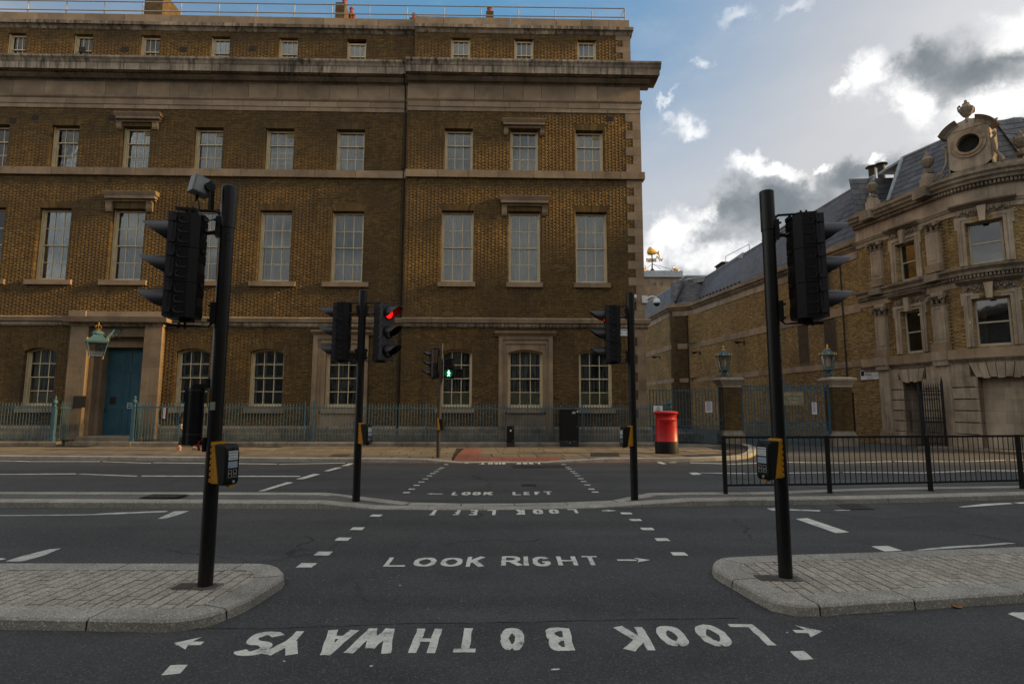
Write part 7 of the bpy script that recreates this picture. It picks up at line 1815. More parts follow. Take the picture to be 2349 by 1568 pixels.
# ================================================================== TRAFFIC SIGNALS
def signal_head(yaw, aspects=3, scale=1.0, lit=None, name='signal_head', parent=None, loc=(0, 0, 0), vis=True):
    """body faces local -y (lenses at -y); yaw turns it. Returns the head object with its parts"""
    W, D, Hh = .30, .24, .345; T = Matrix.Identity(4)
    m = M(); tot = Hh*aspects
    for k in range(aspects):
        z0 = -tot/2+k*Hh+.003; z1 = z0+Hh-.006
        m.prism([(-W/2, -.05), (W/2, -.05), (W/2, .10), (W/2-.05, .17), (-W/2+.05, .17), (-W/2, .10)], z0, z1)
    h = ob(name, m, m_blackm, parent, loc); h.rotation_euler = (0, 0, yaw)
    # front door frames (slightly wider), catches
    m = M()
    for k in range(aspects):
        z0 = -tot/2+k*Hh+.002; m.box(-W/2-.012, W/2+.012, -.10, -.055, z0, z0+Hh-.004)
        for zz in (.06, .27): m.box(-W/2-.02, -W/2-.010, -.09, -.03, z0+zz-.02, z0+zz+.02); m.box(W/2+.010, W/2+.02, -.09, -.03, z0+zz-.02, z0+zz+.02)
    m.box(-W/2-.004, W/2+.004, -.055, -.03, -tot/2+.001, tot/2-.001); ob('front_frame', m, m_visor, h)
    # side scoops: three crescent recesses each side of every aspect
    for sx in (-1, 1):
        m = M()
        for k in range(aspects):
            for j in range(3):
                zc = -tot/2+k*Hh+.075+j*.098; yc = .035; r = .030; pts = []
                for q in range(9):
                    a = rad(90+180*q/8); pts.append((sx*(W/2+.001), yc-.012+r*math.cos(a), zc+r*math.sin(a)))
                pts.append((sx*(W/2+.001), yc+.045, zc-r)); m.tube(pts, .0055, 5)
        ob('side_scoops', m, m_visor, h)
    # back ribs
    m = M()
    for k in range(aspects):
        z0 = -tot/2+k*Hh
        for (za, zb_) in ((.03, .12), (.22, .31)):
            for i in range(9): x = -.088+i*.022; m.box(x-.005, x+.005, .165, .178, z0+za, z0+zb_)
        m.box(-.09, .09, .168, .174, z0+.14, z0+.20); m.box(-.06, .06, .166, .19, z0+Hh-.025, z0+Hh+.012)
    m.box(-.06, .06, .02, .12, tot/2, tot/2+.03); m.box(-.06, .06, .02, .12, -tot/2-.03, -tot/2)
    ob('back_ribs', m, m_blackm, h)
    for k in range(aspects):
        zc = -tot/2+(k+.5)*Hh; r = .115
        lens = M(); lens.lathe([(.0001, .012), (.06, .009), (.10, 0), (.102, -.01)], seg=20, T=Matrix.Translation((0, -.104, zc)) @ Matrix.Rotation(PI/2, 4, 'X'))
        on = lit is not None and lit == k
        ob('lens', lens, m_redlamp if on else m_lens, h, smooth=True)
        v = M(); n = 22; L = .27
        vs = []
        for i in range(n+1):
            a = rad(-35+250*i/n); top = max(0, math.sin(a)); ln = .05+(L-.05)*min(1, max(0, (math.sin(a)+.57)/1.35))**.75
            rr0, rr1 = r, r*(.97-.05*top)
            for (rr, ll, th) in ((rr0, 0, 0), (rr1, ln, 0), (rr1-.006, ln, 0), (rr0-.006, 0, 0)): vs.append((rr*math.cos(a), -.10-ll, zc+rr*math.sin(a)-.05*(ll/L)*0))
        v.add(vs, [(i*4+j, i*4+(j+1) % 4, i*4+4+(j+1) % 4, i*4+4+j) for i in range(n) for j in range(4)]+[(0, 1, 2, 3), tuple(n*4+j for j in range(4))])
        ob('visor', v, m_visor, h, smooth=True)
        ring = M(); ring.lathe([(r+.012, 0), (r+.012, .012), (r-.004, .016), (r-.004, 0)], seg=24, T=Matrix.Translation((0, -.100, zc)) @ Matrix.Rotation(PI/2, 4, 'X')); ob('bezel', ring, m_blackm, h)
    return h
def head_arms(parent, hx, hy, zt, zb, px, py, s):
    m = M(); w = .022
    # top strap, bent tube and lower strap between pole (0,0) and head (hx,hy)
    a = Vector((px, py, 0)); b = Vector((hx, hy, 0)); d = (b-a).normalized()
    m.tube([a+d*.07+Vector((0, 0, zt-.06)), a+d*.075+Vector((0, 0, zt+.035)), a+d*.10+Vector((0, 0, zt+.05)), b+Vector((0, 0, zt+.045))], .013, 6); ob('top_bracket', m, m_black, parent); m = M()
    m.tube([a+d*.07+Vector((0, 0, zt-.14)), a.lerp(b, .45)+Vector((0, 0, zt-.17)), b-d*.05+Vector((0, 0, zt-.09))], .021, 8); ob('cable_tube', m, m_black, parent); m = M()
    m.tube([a+d*.07+Vector((0, 0, zb+.10)), a+d*.08+Vector((0, 0, zb+.0)), a+d*.11+Vector((0, 0, zb-.03)), b+Vector((0, 0, zb-.03))], .011, 6); ob('lower_bracket', m, m_black, parent)
    for z0, z1 in ((zt-.20, zt+.0), (zb+.0, zb+.2)):
        m = M(); T = Matrix.Translation(a) @ Matrix.Rotation(math.atan2(d.y, d.x), 4, 'Z'); m.box(.05, .10, -.035, .035, z0, z1, T)
        for z in (z0+.03, z1-.03): m.cyl(T @ Vector((.09, 0, z)), T @ Vector((.125, 0, z)), .012, seg=6)
        ob('pole_clamp', m, m_black, parent)
    T = Matrix.Translation(b) @ Matrix.Rotation(math.atan2(d.y, d.x), 4, 'Z')
    for z in (zt+.03, zb-.05):
        m = M(); m.box(-.09, .09, -.03, .03, z, z+.025, T)
        for q in (-.05, .0): m.cyl(T @ Vector((q, 0, z-.012)), T @ Vector((q, 0, z+.05)), .011, seg=6)
        ob('bracket', m, m_black, parent)
def pushbox(parent, loc, yaw, detail=True):
    """push button unit: amber back, black rounded front facing local -y"""
    W, Hh = .145, .355
    m = M(); m.prism([(-.025, -Hh/2), (.075, -Hh/2), (.082, Hh/2), (.048, Hh/2)], -W/2, W/2, axis='x')
    o = ob('push_button_box', m, m_yellow, parent, loc); o.rotation_euler = (0, 0, yaw); bev(o, .008)
    ribs = M()
    for s_ in (-1, 1):
        for k in range(7): z = -Hh/2+.03+k*.054; ribs.box(s_*(W/2)-.004, s_*(W/2)+.004, .035+.02*k/7, .070, z-.003, z+.003)
    for k in range(7): z = -Hh/2+.03+k*.054; ribs.box(-W/2-.003, W/2+.003, .070, .088, z-.018, z+.018)
    ob('amber_ribs', ribs, m_yellow, o)
    m = M(); P = [(-.075, -Hh/2+.02), (-.055, -Hh/2-.012), (.009, -Hh/2-.012), (.082, Hh/2), (-.035, Hh/2), (-.062, Hh/2-.03), (-.075, Hh/2-.10)]
    m.prism([(y-.035, z) for y, z in P], -W/2-.004, W/2+.004, axis='x'); f = ob('black_front', m, m_blackm, o); bev(f, .014, 3)
    if detail:
        y = -.1105
        ob('instruction_plate', M().box(-.050, .050, y-.002, y+.003, .035, .115), m_white, f)
        ob('blank_plate', M().box(-.050, .050, y-.002, y+.003, -.035, .022), mk('pale_blue_plate', (.30, .38, .44), .3, .1, 5, 0) if 'pale_blue_plate' not in bpy.data.materials else bpy.data.materials['pale_blue_plate'], f)
        for k, s_ in enumerate(('PEDESTRIANS', 'push button and wait', 'for signal opposite')): text(s_, .0150 if k == 0 else .0105, m_txt, f, (0, y-.003, .099-k*.023), depth=.0004)
        m = M()
        for (x0, x1) in ((-.045, -.008), (.008, .045)):
            for (z0, z1) in ((-.085, -.052), (-.120, -.088)):
                for q in ((x0, x1, z0, z0+.0018), (x0, x1, z1-.0018, z1), (x0, x0+.0018, z0, z1), (x1-.0018, x1, z0, z1)): m.box(q[0], q[1], y-.002, y, q[2], q[3])
        ob('pictogram_frames', m, m_white, f)
        gm = bpy.data.materials.get('small_green_man') or mk('small_green_man', (.03, .30, .06), .5, .05, 5, 0); rm = bpy.data.materials.get('small_red_man') or mk('small_red_man', (.30, .02, .02), .5, .05, 5, 0)
        m = M(); m.cyl((.026, y-.001, -.0945), (.026, y-.003, -.0945), .003, seg=8); m.box(.023, .029, y-.003, y-.001, -.106, -.098); m.prism([(.0225, -.1165), (.0255, -.106), (.0275, -.106), (.031, -.1165), (.028, -.1165), (.0265, -.110), (.025, -.1165)], y-.003, y-.001, axis='y'); ob('green_man', m, gm, f)
        m = M(); m.box(-.030, -.022, y-.003, y-.001, -.082, -.056); ob('red_man', m, rm, f)
        m = M(); m.cyl((.012, y-.001, -.158), (.012, y-.010, -.158), .012, seg=16); ob('button', m, m_grey, f)
        m = M(); m.cyl((0, y+.004, .14), (0, y-.002, .14), .008, seg=12); ob('sounder', m, m_txt, f)
        m = M(); m.box(-.012, .03, -.10, -.05, -Hh/2-.028, -Hh/2-.010); ob('tactile_cone_cover', m, m_yellow, f)
    return o
def pole(lab, X, Y, zb, zt, r=.064, sleeve=.42, group='black traffic signal poles'):
    t_ = thing('signal_pole', lab, 'traffic signal', (X, Y, 0), 0, group)
    m = M(); m.cyl((0, 0, zb), (0, 0, zt-sleeve), r, seg=28, caps=False); o = ob('pole', m, m_black, t_, smooth=True)
    m = M(); m.lathe([(r+.001, zt-sleeve-.0), (r+.007, zt-sleeve), (r+.007, zt-.008), (r, zt), (.001, zt+.003)], seg=28); ob('cap_sleeve', m, m_black, t_, smooth=True)
    m = M()
    for z, a in ((zt-sleeve-.05, 10), (zt-sleeve-.12, 25), (zt-sleeve-.09, -20), (zt-1.75, 5), (zt-1.5, 15)): m.cyl((r*.98*math.cos(rad(a-60)), r*.98*math.sin(rad(a-60)), z), ((r+.006)*math.cos(rad(a-60)), (r+.006)*math.sin(rad(a-60)), z), .012, seg=8)
    ob('bolts', m, m_black, t_); return t_
# near left pole
XL, YL = PL
p1 = pole('tall black pole with signal head and sensor standing on the near left island', XL, YL, .07, VZ(521, 428, YL))
zh = VZ(415, 616, YL-.06)
hx, hy = XY(419, YL-.11, 616)-XL, -.11
hd = signal_head(0, 3, lit=None, parent=p1, loc=(hx, hy, zh)); hd.rotation_euler = (0, 0, -PI/2+rad(11)); hd.scale = (.95, .95, .95)
head_arms(p1, hx, hy, zh+.52, zh-.52, 0, 0, -1)
# detector box on the head top
dt = M(); T = Matrix.Rotation(rad(-38), 4, 'Z') @ Matrix.Rotation(rad(-8), 4, 'X')
zd = VZ(460, 428, YL-.11); ddx = XY(460, YL-.11, 427)-XL
dbx = ob('sensor_box', M().box(-.060, .060, -.085, .085, -.085, .085), mk('sensor_grey', (.20, .21, .20), .45, .1, 6, .05), p1, (ddx, hy, zd)); dbx.rotation_euler = (rad(-10), 0, rad(-38)); bev(dbx, .008)
ob('sensor_face', M().box(.060, .063, -.07, .07, -.07, .07), m_grey, dbx); m = M(); m.cyl((-.02, 0, -.085), (-.02, 0, -.13), .014, seg=10); m.cyl((-.02, 0, -.13), (-.02, 0, -.15), .009, seg=8); ob('cable_gland', m, m_blackm, dbx); ob('sensor_knuckle', M().cyl((.061, .05, .0), (.11, .05, .0), .045, seg=16), m_blackm, dbx)
m = M(); m.box(ddx+.10, ddx+.125, hy-.03, hy+.03, zh+.56, zd+.05); m.tube([(ddx-.01, hy, zd-.14), (ddx+.0, hy, zd-.22), (ddx-.04, hy, zd-.30), (ddx-.05, hy, zh+.56)], .007); m.tube([(ddx+.0, hy, zh+.55), (ddx+.09, hy-.02, zh+.44), (ddx+.16, hy, zh+.47), (-.07, 0, zh+.42)], .008); ob('sensor_bracket', m, m_black, p1)
# far side pedestrian signal seen end on
kz0, kz1 = VZ(445, 1020, YL), VZ(452, 890, YL); kx = XY(449, YL)-XL
m = M(); m.cyl((0, 0, 0), (0, 0, kz1-kz0), .068, seg=24); m.box(-.082, -.045, -.05, .05, .0, kz1-kz0-.01); o = ob('pedestrian_signal', m, m_blackm, p1, (kx, 0, kz0), smooth=True)
m = M(); m.lathe([(.07, 0), (.07, .02), (.066, .022)], (0, 0, kz1-kz0-.03), 24); m.lathe([(.07, 0), (.07, .015)], (0, 0, .09), 24); ob('case_bands', m, m_visor, o)
m = M(); m.prism([(kx-.03, kz1), (kx-.04, kz1+.02), (kx+.0, kz1+.04), (-.06, kz1+.04), (-.06, kz1+.01), (kx+.05, kz1)], -.025, .025, axis='y'); ob('upper_arm', m, m_black, p1); m = M(); m.box(kx+.02, -.05, -.02, .02, kz0+.0, kz0+.035); m.box(-.095, -.065, -.03, .03, kz0-.06, kz0+.07); m.box(-.09, -.065, -.03, .03, kz1+.0, kz1+.09); ob('signal_bracket', m, m_black, p1)
m = M(); m.tube([(kx+.07, -.02, kz0+.04), (kx+.06, -.03, kz0+.0), (kx+.075, -.03, kz0-.05)], .012); ob('red_tie', m, mk('red_tape', (.25, .01, .015), .6, .1, 5, 0), p1)
pushbox(p1, (.150*math.sin(rad(64)), -.150*math.cos(rad(64)), VZ(513, 1062, YL-.06)), rad(68))
ob('pole_sticker', (lambda m: (m.add([(.074*math.cos(rad(a)), .074*math.sin(rad(a)), z) for z in (0, .075) for a in range(-110, -60, 10)], [(i, i+1, 6+i, 5+i) for i in range(4)]), m)[-1])(M()), mk('grey_sticker', (.26, .26, .24), .7, .1, 5, 0), p1, (0, 0, VZ(494, 940, YL)))
# near right pole
XR, YR = PR
p2 = pole('tall black pole with signal head standing on the near right island', XR, YR, .07, VZ(1757, 439, YR))
zh = VZ(1860, 615, YR-.1); hx, hy = XY(1857, YR-.1, 615)-XR, -.1
hd = signal_head(0, 3, parent=p2, loc=(hx, hy, zh)); hd.rotation_euler = (0, 0, PI/2-rad(8)); head_arms(p2, hx, hy, zh+.52, zh-.52, 0, 0, 1)
pushbox(p2, (-.150*math.sin(rad(58)), -.150*math.cos(rad(58)), VZ(1763, 1052, YR-.08)), rad(-66))
# middle island poles
XM, YM = G(817, 1142, .10)
p3 = pole('black signal pole with two heads on the middle island, left of the crossing', XM, YM, .0, VZ(835, 666, YM), .068)
zh = VZ(777, 762, YM); hx = XY(781, YM, 762)-XM
hd = signal_head(0, 3, parent=p3, loc=(hx, -.02, zh)); hd.rotation_euler = (0, 0, -PI/2+rad(2)); head_arms(p3, hx, 0, zh+.50, zh-.50, 0, 0, -1)
hx = XY(882, YM, 762)-XM; hd = signal_head(0, 3, lit=2, parent=p3, loc=(hx, -.02, zh)); hd.rotation_euler = (0, 0, PI/2-rad(30)); head_arms(p3, hx-.05, 0, zh+.50, zh-.50, 0, 0, 1)
pushbox(p3, (.135, -.07, VZ(835, 994, YM)), rad(66))
XN, YN = G(1455.5, 1138, .10)
p4 = pole('black signal pole with one head on the middle island, right of the crossing', XN, YN, .0, VZ(1443, 671, YN), .068)
zh = VZ(1395, 768, YN); hx = XY(1400, YN, 768)-XN
hd = signal_head(0, 3, lit=2, parent=p4, loc=(hx, -.02, zh)); hd.rotation_euler = (0, 0, -PI/2-rad(3)); head_arms(p4, hx, 0, zh+.50, zh-.50, 0, 0, -1)
pushbox(p4, (-.135, -.07, VZ(1440, 1000, YN)), rad(-72))
# far pole, cranked, with green walking man
XF, YF = G(1005, 1047, .12)
p5 = thing('signal_pole', 'cranked grey pole with green walking man signal on the far pavement', 'traffic signal', (XF, YF, 0), 0, 'black traffic signal poles')
xt = XY(1013, YF, 788)-XF; zj0, zj1 = VZ(1008, 892, YF), VZ(1010, 872, YF)
ob('pole', M().tube([(0, 0, .1), (0, 0, 1.4), (0.01, 0, zj0-.12), (.02, 0, zj0), (xt-.02, 0, zj1), (xt, 0, zj1+.14), (xt, 0, 3.77)], .062, 20), mk('brown_grey_pole', (.05, .042, .035), .5, .2, 6, .1), p5, smooth=True)
zh = VZ(990, 834, YF); hx = XY(993, YF, 834)-XF; hd = signal_head(0, 3, parent=p5, loc=(hx, 0, zh)); hd.rotation_euler = (0, 0, -PI/2+rad(25)); hd.scale = (.88, .88, .88); head_arms(p5, hx, 0, zh+.45, zh-.45, xt, 0, -1)
# pedestrian head facing the camera
wx, wz = XY(1030, YF, 845)-XF, VZ(1030, 845, YF)
m = M(); m.box(-.165, .165, -.06, .10, .003, .33); m.box(-.165, .165, -.06, .10, -.33, -.003); h = ob('walk_signal', m, m_blackm, p5, (wx, 0, wz))
for k, zc in enumerate((.155, -.165)):
    T = Matrix.Translation((0, -.062, zc)) @ Matrix.Rotation(PI/2, 4, 'X')
    ob('lens', M().lathe([(.0001, .006), (.08, .004), (.125, 0)], seg=24, T=T), m_greenglow if k else m_lens, h)
    ob('hood', M().lathe([(.14, 0), (.145, .0), (.145, .09), (.133, .09), (.133, 0)], seg=24, T=T), m_visor, h, smooth=True)
m = M(); y = -.074; zc = -.165; s = 1.0
m.cyl((0, y, zc+.085), (0, y-.004, zc+.085), .016, seg=12)
m.prism([(x*s, zc+z*s) for x, z in ((-.018, .066), (.016, .066), (.03, .03), (.058, .01), (.052, .0), (.02, .012), (.014, .035), (.012, -.0), (.018, -.03), (.045, -.075), (.030, -.082), (-.0, -.035), (-.022, -.085), (-.038, -.08), (-.014, -.02), (-.016, .03), (-.032, .012), (-.045, .02), (-.03, .05))], y-.003, y, axis='y'); ob('green_walking_man', m, m_green, h)
m = M(); m.box(-.14, .14, -.05, .08, -.15, .15); T = Matrix.Translation((0, -.052, 0)) @ Matrix.Rotation(PI/2, 4, 'X'); h2 = ob('countdown_unit', m, m_blackm, p5, (XY(1054, YF, 856)-XF, 0, VZ(1054, 856.5, YF)))
ob('hood', M().lathe([(.14, 0), (.145, 0), (.145, .08), (.134, .08), (.134, 0)], seg=24, T=T), m_visor, h2, smooth=True); ob('lens', M().lathe([(.0001, .004), (.13, 0)], seg=24, T=T), m_lens, h2)
m = M()
for cx in (-.045, .045):
    for (a, b, c, d) in ((-.025, .025, .05, .058), (-.025, .025, -.004, .004), (-.025, .025, -.058, -.05), (-.032, -.024, .008, .05), (.024, .032, .008, .05), (-.032, -.024, -.05, -.008), (.024, .032, -.05, -.008)): m.box(cx+a, cx+b, -.062, -.057, c, d)
ob('digit_segments', m, m_visor, h2)
m = M(); m.tube([(xt+.05, 0, wz+.62), (xt+.12, -.02, wz+.60), (xt+.16, -.02, wz+.45), (wx-.1, 0, wz+.30)], .012); m.box(xt, wx, -.02, .02, wz+.15, wz+.18); m.box(xt, wx, -.02, .02, wz-.30, wz-.27); ob('bracket', m, m_black, p5)
pb = pushbox(p5, (.07, -.05, VZ(1014, 973, YF)), rad(75), False)
# ================================================================== GUARD RAIL on the middle island
gpx = [(1664.5, 1132, 1004), (1903.6, 1129, 1002), (2135, 1124.2, 999.5), (2345, 1119, 997)]
gpt = [(*G(x, y, .10), VZ(x, yt, G(x, y, .10)[1])) for x, y, yt in gpx]
d = Vector(gpt[3][:2])-Vector(gpt[2][:2]); 
for k in (1, 2): q = Vector(gpt[3][:2])+d*k+Vector((0, .15*k*k)); gpt.append((q.x, q.y, gpt[3][2]))
grl = thing('pedestrian_guard_rail', 'black steel pedestrian guard rail on the middle island', 'guard rail'); ztp = gpt[1][2]
for (x, y, z) in gpt: ob('post', M().box(x-.032, x+.032, y-.032, y+.032, .05, ztp+.03), m_blk, grl)
for (a, b) in zip(gpt[:-1], gpt[1:]):
    A, B = Vector(a[:2]), Vector(b[:2]); L = (B-A).length; d = (B-A)/L; T = Matrix.Translation((A.x, A.y, 0)) @ Matrix.Rotation(math.atan2(d.y, d.x), 4, 'Z')
    ob('top_rail', M().box(.033, L-.033, -.022, .022, ztp-.02, ztp+.022, T), m_blk, grl); ob('bottom_rail', M().box(.033, L-.033, -.018, .018, .24, .275, T), m_blk, grl)
    n = round(L/.118); me = M().cyl((0, 0, .275), (0, 0, ztp-.02), .008, seg=6).mesh('bar')
    for i in range(1, n): q = A+d*(L*i/n); o = ob('bar', me, m_blk, grl, (q.x, q.y, 0)); 
    if a is gpt[1]: # one bar is bent
        pass
# ================================================================== PILLAR BOX
bxX, bxY = G(1534.5, 1041, .12); bxY += .25
pbx = thing('pillar_box', 'red double pillar box with black base on the far pavement', 'pillar box', (bxX, bxY, .12), .06)
S = XY(1563, bxY)-XY(1506, bxY); rx = S/2; k_ = .62
zt = VZ(1534, 942.5, bxY-.2)-.12; zbk = VZ(1534, 1013, bxY-.25)-.12
def oval(prof, mat, nm, sm_=True):
    m = M(); m.lathe(prof, seg=64, sx=1, sy=k_); return ob(nm, m, mat, pbx, smooth=sm_)
rb = rx*.94
oval([(rb*1.0, 0), (rb*1.0, zbk-.02), (rb*.985, zbk)], m_blackm, 'base')
o_b = oval([(rb*.965, zbk), (rb*.985, zbk+.01), (rb*.965, zbk+.02), (rb*.93, zbk+.5), (rb*.91, zt-.32), (rb*.94, zt-.31), (rb*.94, zt-.285), (rb*.91, zt-.275), (rb*.91, zt-.16), (rb*.93, zt-.15), (rb*.93, zt-.135), (rb*.91, zt-.13), (rb*.92, zt-.11)], m_red, 'body')
oval([(rx*.95, zt-.11), (rx*.99, zt-.095), (rx*1.0, zt-.06), (rx*1.0, zt-.045), (rx*.97, zt-.035)], m_red, 'rim')
oval([(rx*.97, zt-.035), (rx*.93, zt-.02), (rx*.7, zt+.0), (.01, zt+.012)], m_redcap, 'cap')
m = M()
for i in range(70): a = 2*PI*i/70; x, y = rx*.985*math.cos(a), rx*.985*k_*math.sin(a); m.box(x-.008, x+.008, y-.008, y+.008, zt-.105, zt-.075)
ob('rim_beading', m, m_red, pbx)
m = M()
for x in (-rx*.62, rx*.58): m.box(x-.05, x+.05, -k_*rb*.86, -k_*rb*.72, zt-.325, zt-.312)
ob('hinge_lugs', m, m_red, pbx)
m = M()
for i in range(-12, 13): a = -PI/2+i*.035; 
ob('door_seam', (lambda m: (m.tube([(rb*.937*math.cos(a_), rb*.937*k_*math.sin(a_), zt-.34) for a_ in [(-PI/2+(i-10)*.09) for i in range(21)]], .006, 5), m)[-1])(M()), m_red, pbx)
# ================================================================== CABINETS
cX0, cX1 = G(1285, 1024, .12)[0], G(1327, 1024, .12)[0]; cY = G(1306, 1024, .12)[1]
cb = thing('utility_cabinet', 'large black metal utility cabinet before the railings', 'cabinet', ((cX0+cX1)/2, cY+.18, .12), AF); w = (cX1-cX0)/2; hh = VZ(1306, 940.5, cY)-.12
bev(ob('body', M().box(-w, w, -.18, .18, .26, hh), m_blackm, cb), .01); ob('plinth', M().box(-w-.0, w+.0, -.185, .18, 0, .258), mk('cabinet_plinth', (.012, .018, .018), .6, .2, 5, .1), cb); ob('door', M().box(-w+.03, w-.03, -.19, -.181, .28, hh-.04), m_blackm, cb); ob('roof', M().box(-w-.02, w+.02, -.2, .2, hh, hh+.025), m_blackm, cb)
ob('white_label', M().box(.12, .26, -.194, -.19, hh-.14, hh-.05), m_grey, cb); ob('warning_label', M().box(w-.06, w-.01, -.196, -.19, hh-.09, hh-.02), m_white, cb)
m = M()
for x in (-.12, .20): m.cyl((x, -.19, .22), (x, -.2, .22), .014, seg=10)
m.cyl((.02, -.19, .16), (.02, -.195, .16), .025, seg=12); m.cyl((w-.06, -.19, hh*.55), (w-.06, -.20, hh*.55), .015, seg=8); ob('locks', m, m_grey, cb)
sX0, sX1 = G(1162.7, 1023.5, .12)[0], G(1179.5, 1023.5, .12)[0]; sY = G(1171, 1023.5, .12)[1]; w = (sX1-sX0)/2; hh = VZ(1171, 977, sY)-.12
cb = thing('utility_cabinet', 'small narrow black bollard cabinet left of the large cabinet', 'cabinet', ((sX0+sX1)/2, sY+.12, .12), AF)
bev(ob('body', M().box(-w, w, -.12, .12, .16, hh), m_blackm, cb), .01); ob('plinth', M().box(-w-.01, w+.01, -.13, .12, 0, .158), m_iron, cb); ob('warning_label', M().box(-.03, .03, -.124, -.12, hh-.22, hh-.14), m_white, cb)
m = M(); m.cyl((w-.05, -.12, hh-.08), (w-.05, -.13, hh-.08), .014, seg=8); m.cyl((w-.05, -.12, .24), (w-.05, -.13, .24), .014, seg=8); ob('locks', m, m_grey, cb)
# warning sign on the railing end
ws = thing('warning_sign', 'white square warning sign with black triangle above the pillar box', 'sign', (XY(1509.5, 23.5), 23.5, VZ(1509.5, 939, 23.5)), 0)
ob('plate', M().box(-.19, .19, 0, .01, -.16, .16), m_white, ws); m = M()
for (a, b) in (((-.12, -.10), (0, .12)), ((0, .12), (.12, -.10)), ((.12, -.10), (-.12, -.10))): m.tube([(a[0], -.004, a[1]), (b[0], -.004, b[1])], .010, 4)
m.box(-.05, .03, -.006, 0, -.07, -.045); m.prism([(-.05, -.045), (.0, -.01), (.05, -.045)], -.006, 0, axis='y'); ob('symbol', m, m_txt, ws)
# ================================================================== BRACKET LANTERN over the door
lx, lY = XY(222, 23.3, 800), 23.3
bl = thing('bracket_lantern', 'blue square lantern with gilt crown hanging from a scrolled bracket by the door', 'lantern', (lx, lY, 0))
zt_, zb_ = VZ(222, 786, lY), VZ(222, 817, lY); w1, w0 = (XY(249, lY)-XY(197, lY))/2*.74, (XY(240, lY)-XY(203, lY))/2*.72; rot = rad(38)
T = Matrix.Rotation(rot, 4, 'Z')
def sqr(w_, z): return [T @ Vector((sx*w_, sy*w_, z)) for sx, sy in ((-1, -1), (1, -1), (1, 1), (-1, 1))]
m = M()
A, B = sqr(w0, zb_), sqr(w1, zt_)
for i in range(4): m.tube([A[i], B[i]], .018, 6); m.tube([A[i], A[(i+1) % 4]], .018, 6); m.tube([B[i], B[(i+1) % 4]], .024, 6)
rg_ = [(w1+.03, zt_), (w1+.05, zt_+.05), (w1+.05, zt_+.09), (w1*.80, zt_+.17), (w1*.52, zt_+.27), (w1*.45, zt_+.34)]
vs = []
for w_, z in rg_: vs += sqr(w_, z)
m.add(vs, [(i*4+j, i*4+(j+1) % 4, i*4+4+(j+1) % 4, i*4+4+j) for i in range(len(rg_)-1) for j in range(4)]+[(0, 1, 2, 3)])
m.lathe([(w1*.55, zt_+.34), (w1*.62, zt_+.36), (w1*.55, zt_+.44), (w1*.35, zt_+.50), (.06, zt_+.52)], seg=16, rib=.06)
ob('frame', m, m_blue, bl)
for i in range(4): m = M(); m.add([A[i], A[(i+1) % 4], B[(i+1) % 4], B[i]], [(0, 1, 2, 3)]); ob('pane', m, m_lampglass, bl)
m = M(); zc = zt_+.52; m.lathe([(.07, zc), (.08, zc+.03), (.06, zc+.05)], seg=12); 
for k in range(6): a = 2*PI*k/6; m.tube([(.07*math.cos(a), .07*math.sin(a), zc+.05), (.12*math.cos(a), .12*math.sin(a), zc+.14), (.06*math.cos(a), .06*math.sin(a), zc+.20), (0, 0, zc+.18)], .014, 5)
m.lathe([(.02, zc+.18), (.035, zc+.22), (.01, zc+.26), (.01, zc+.32)], seg=8)
for p in sqr(w1, zt_+.09): m.lathe([(.03, 0), (.045, .03), (.005, .10)], p, 6)
for p in sqr(w0, zb_-.10): m.cyl(p, p+Vector((0, 0, .09)), .016, seg=6)
ob('gilt_crown', m, m_gold, bl)
m = M(); ax = XY(262, 24.2)-lx; ay = 24.25-lY; az = VZ(258, 757, 24.2); m.tube([(w1*.8, .0, zt_+.1), (w1+.05, .25, zt_+.45), (ax*.72, ay*.7, az+.02), (ax*.9, ay*.9, az+.08), (ax, ay, az), (ax, ay, az-.1)], .028, 8); m.tube([(w1*.95, .05, zt_+.1), (ax*.75, ay*.6, zt_+.45), (ax, ay, az-.35)], .02, 6)
for k in range(4): c_ = Vector((w1+.0, .1, zt_+.2)).lerp(Vector((ax*.92, ay*.85, az-.12)), k/4+.12); rr = .06+.015*k; m.tube([c_+Vector((rr*math.cos(q*PI/4), 0, rr*math.sin(q*PI/4))) for q in range(9)], .012, 5)
ob('scroll_bracket', m, m_blue, bl)
# ================================================================== CCTV and street plate on the corner
cc = thing('cctv_camera', 'white dome security camera on the corner stones of the brick building', 'camera', L2W(uR+.02, WB, VZ(1481, 691, 25)))
ob('mount', M().box(-.14, .10, -.12, .10, -.16, .16), m_white, cc); m = M(); m.tube([(.05, -.1, .0), (.20, -.12, .10), (.34, -.14, .12), (.46, -.14, .06), (.48, -.14, -.02)], .045, 10); ob('arm', m, m_white, cc)
m = M(); m.lathe([(.05, .10), (.13, .05), (.17, -.05), (.17, -.12)], (.48, -.14, -.06), 18); ob('housing', m, m_white, cc, smooth=True); m = M(); m.lathe([(.14, -.12), (.13, -.18), (.08, -.24), (.01, -.26)], (.48, -.14, -.06), 18); ob('dome', m, m_lens, cc, smooth=True)
c2_ = thing('cctv_camera', 'small white bullet camera partly behind the right middle signal pole', 'camera', L2W(U(1444, 685, WB), WB, Z(686, WB, 1444))); ob('housing', M().box(-.02, .22, -.45, -.1, -.02, .12), m_white, c2_); ob('mount', M().tube([(.1, .0, -.15), (.1, -.2, -.12), (.1, -.25, .0)], .03), m_white, c2_)
sp_ = thing('street_name_plate', 'white street plate reading LOWER THAMES STREET EC3 behind the right middle signal', 'street sign', L2W((U(1401, 760, WB)+U(1449, 760, WB))/2, WB-.03, Z(761, WB, 1425)), AF)
w = (U(1449, 760, WB)-U(1401, 760, WB))/2; ob('plate', M().box(-w, w, 0, .02, -.17, .17), m_white, sp_)
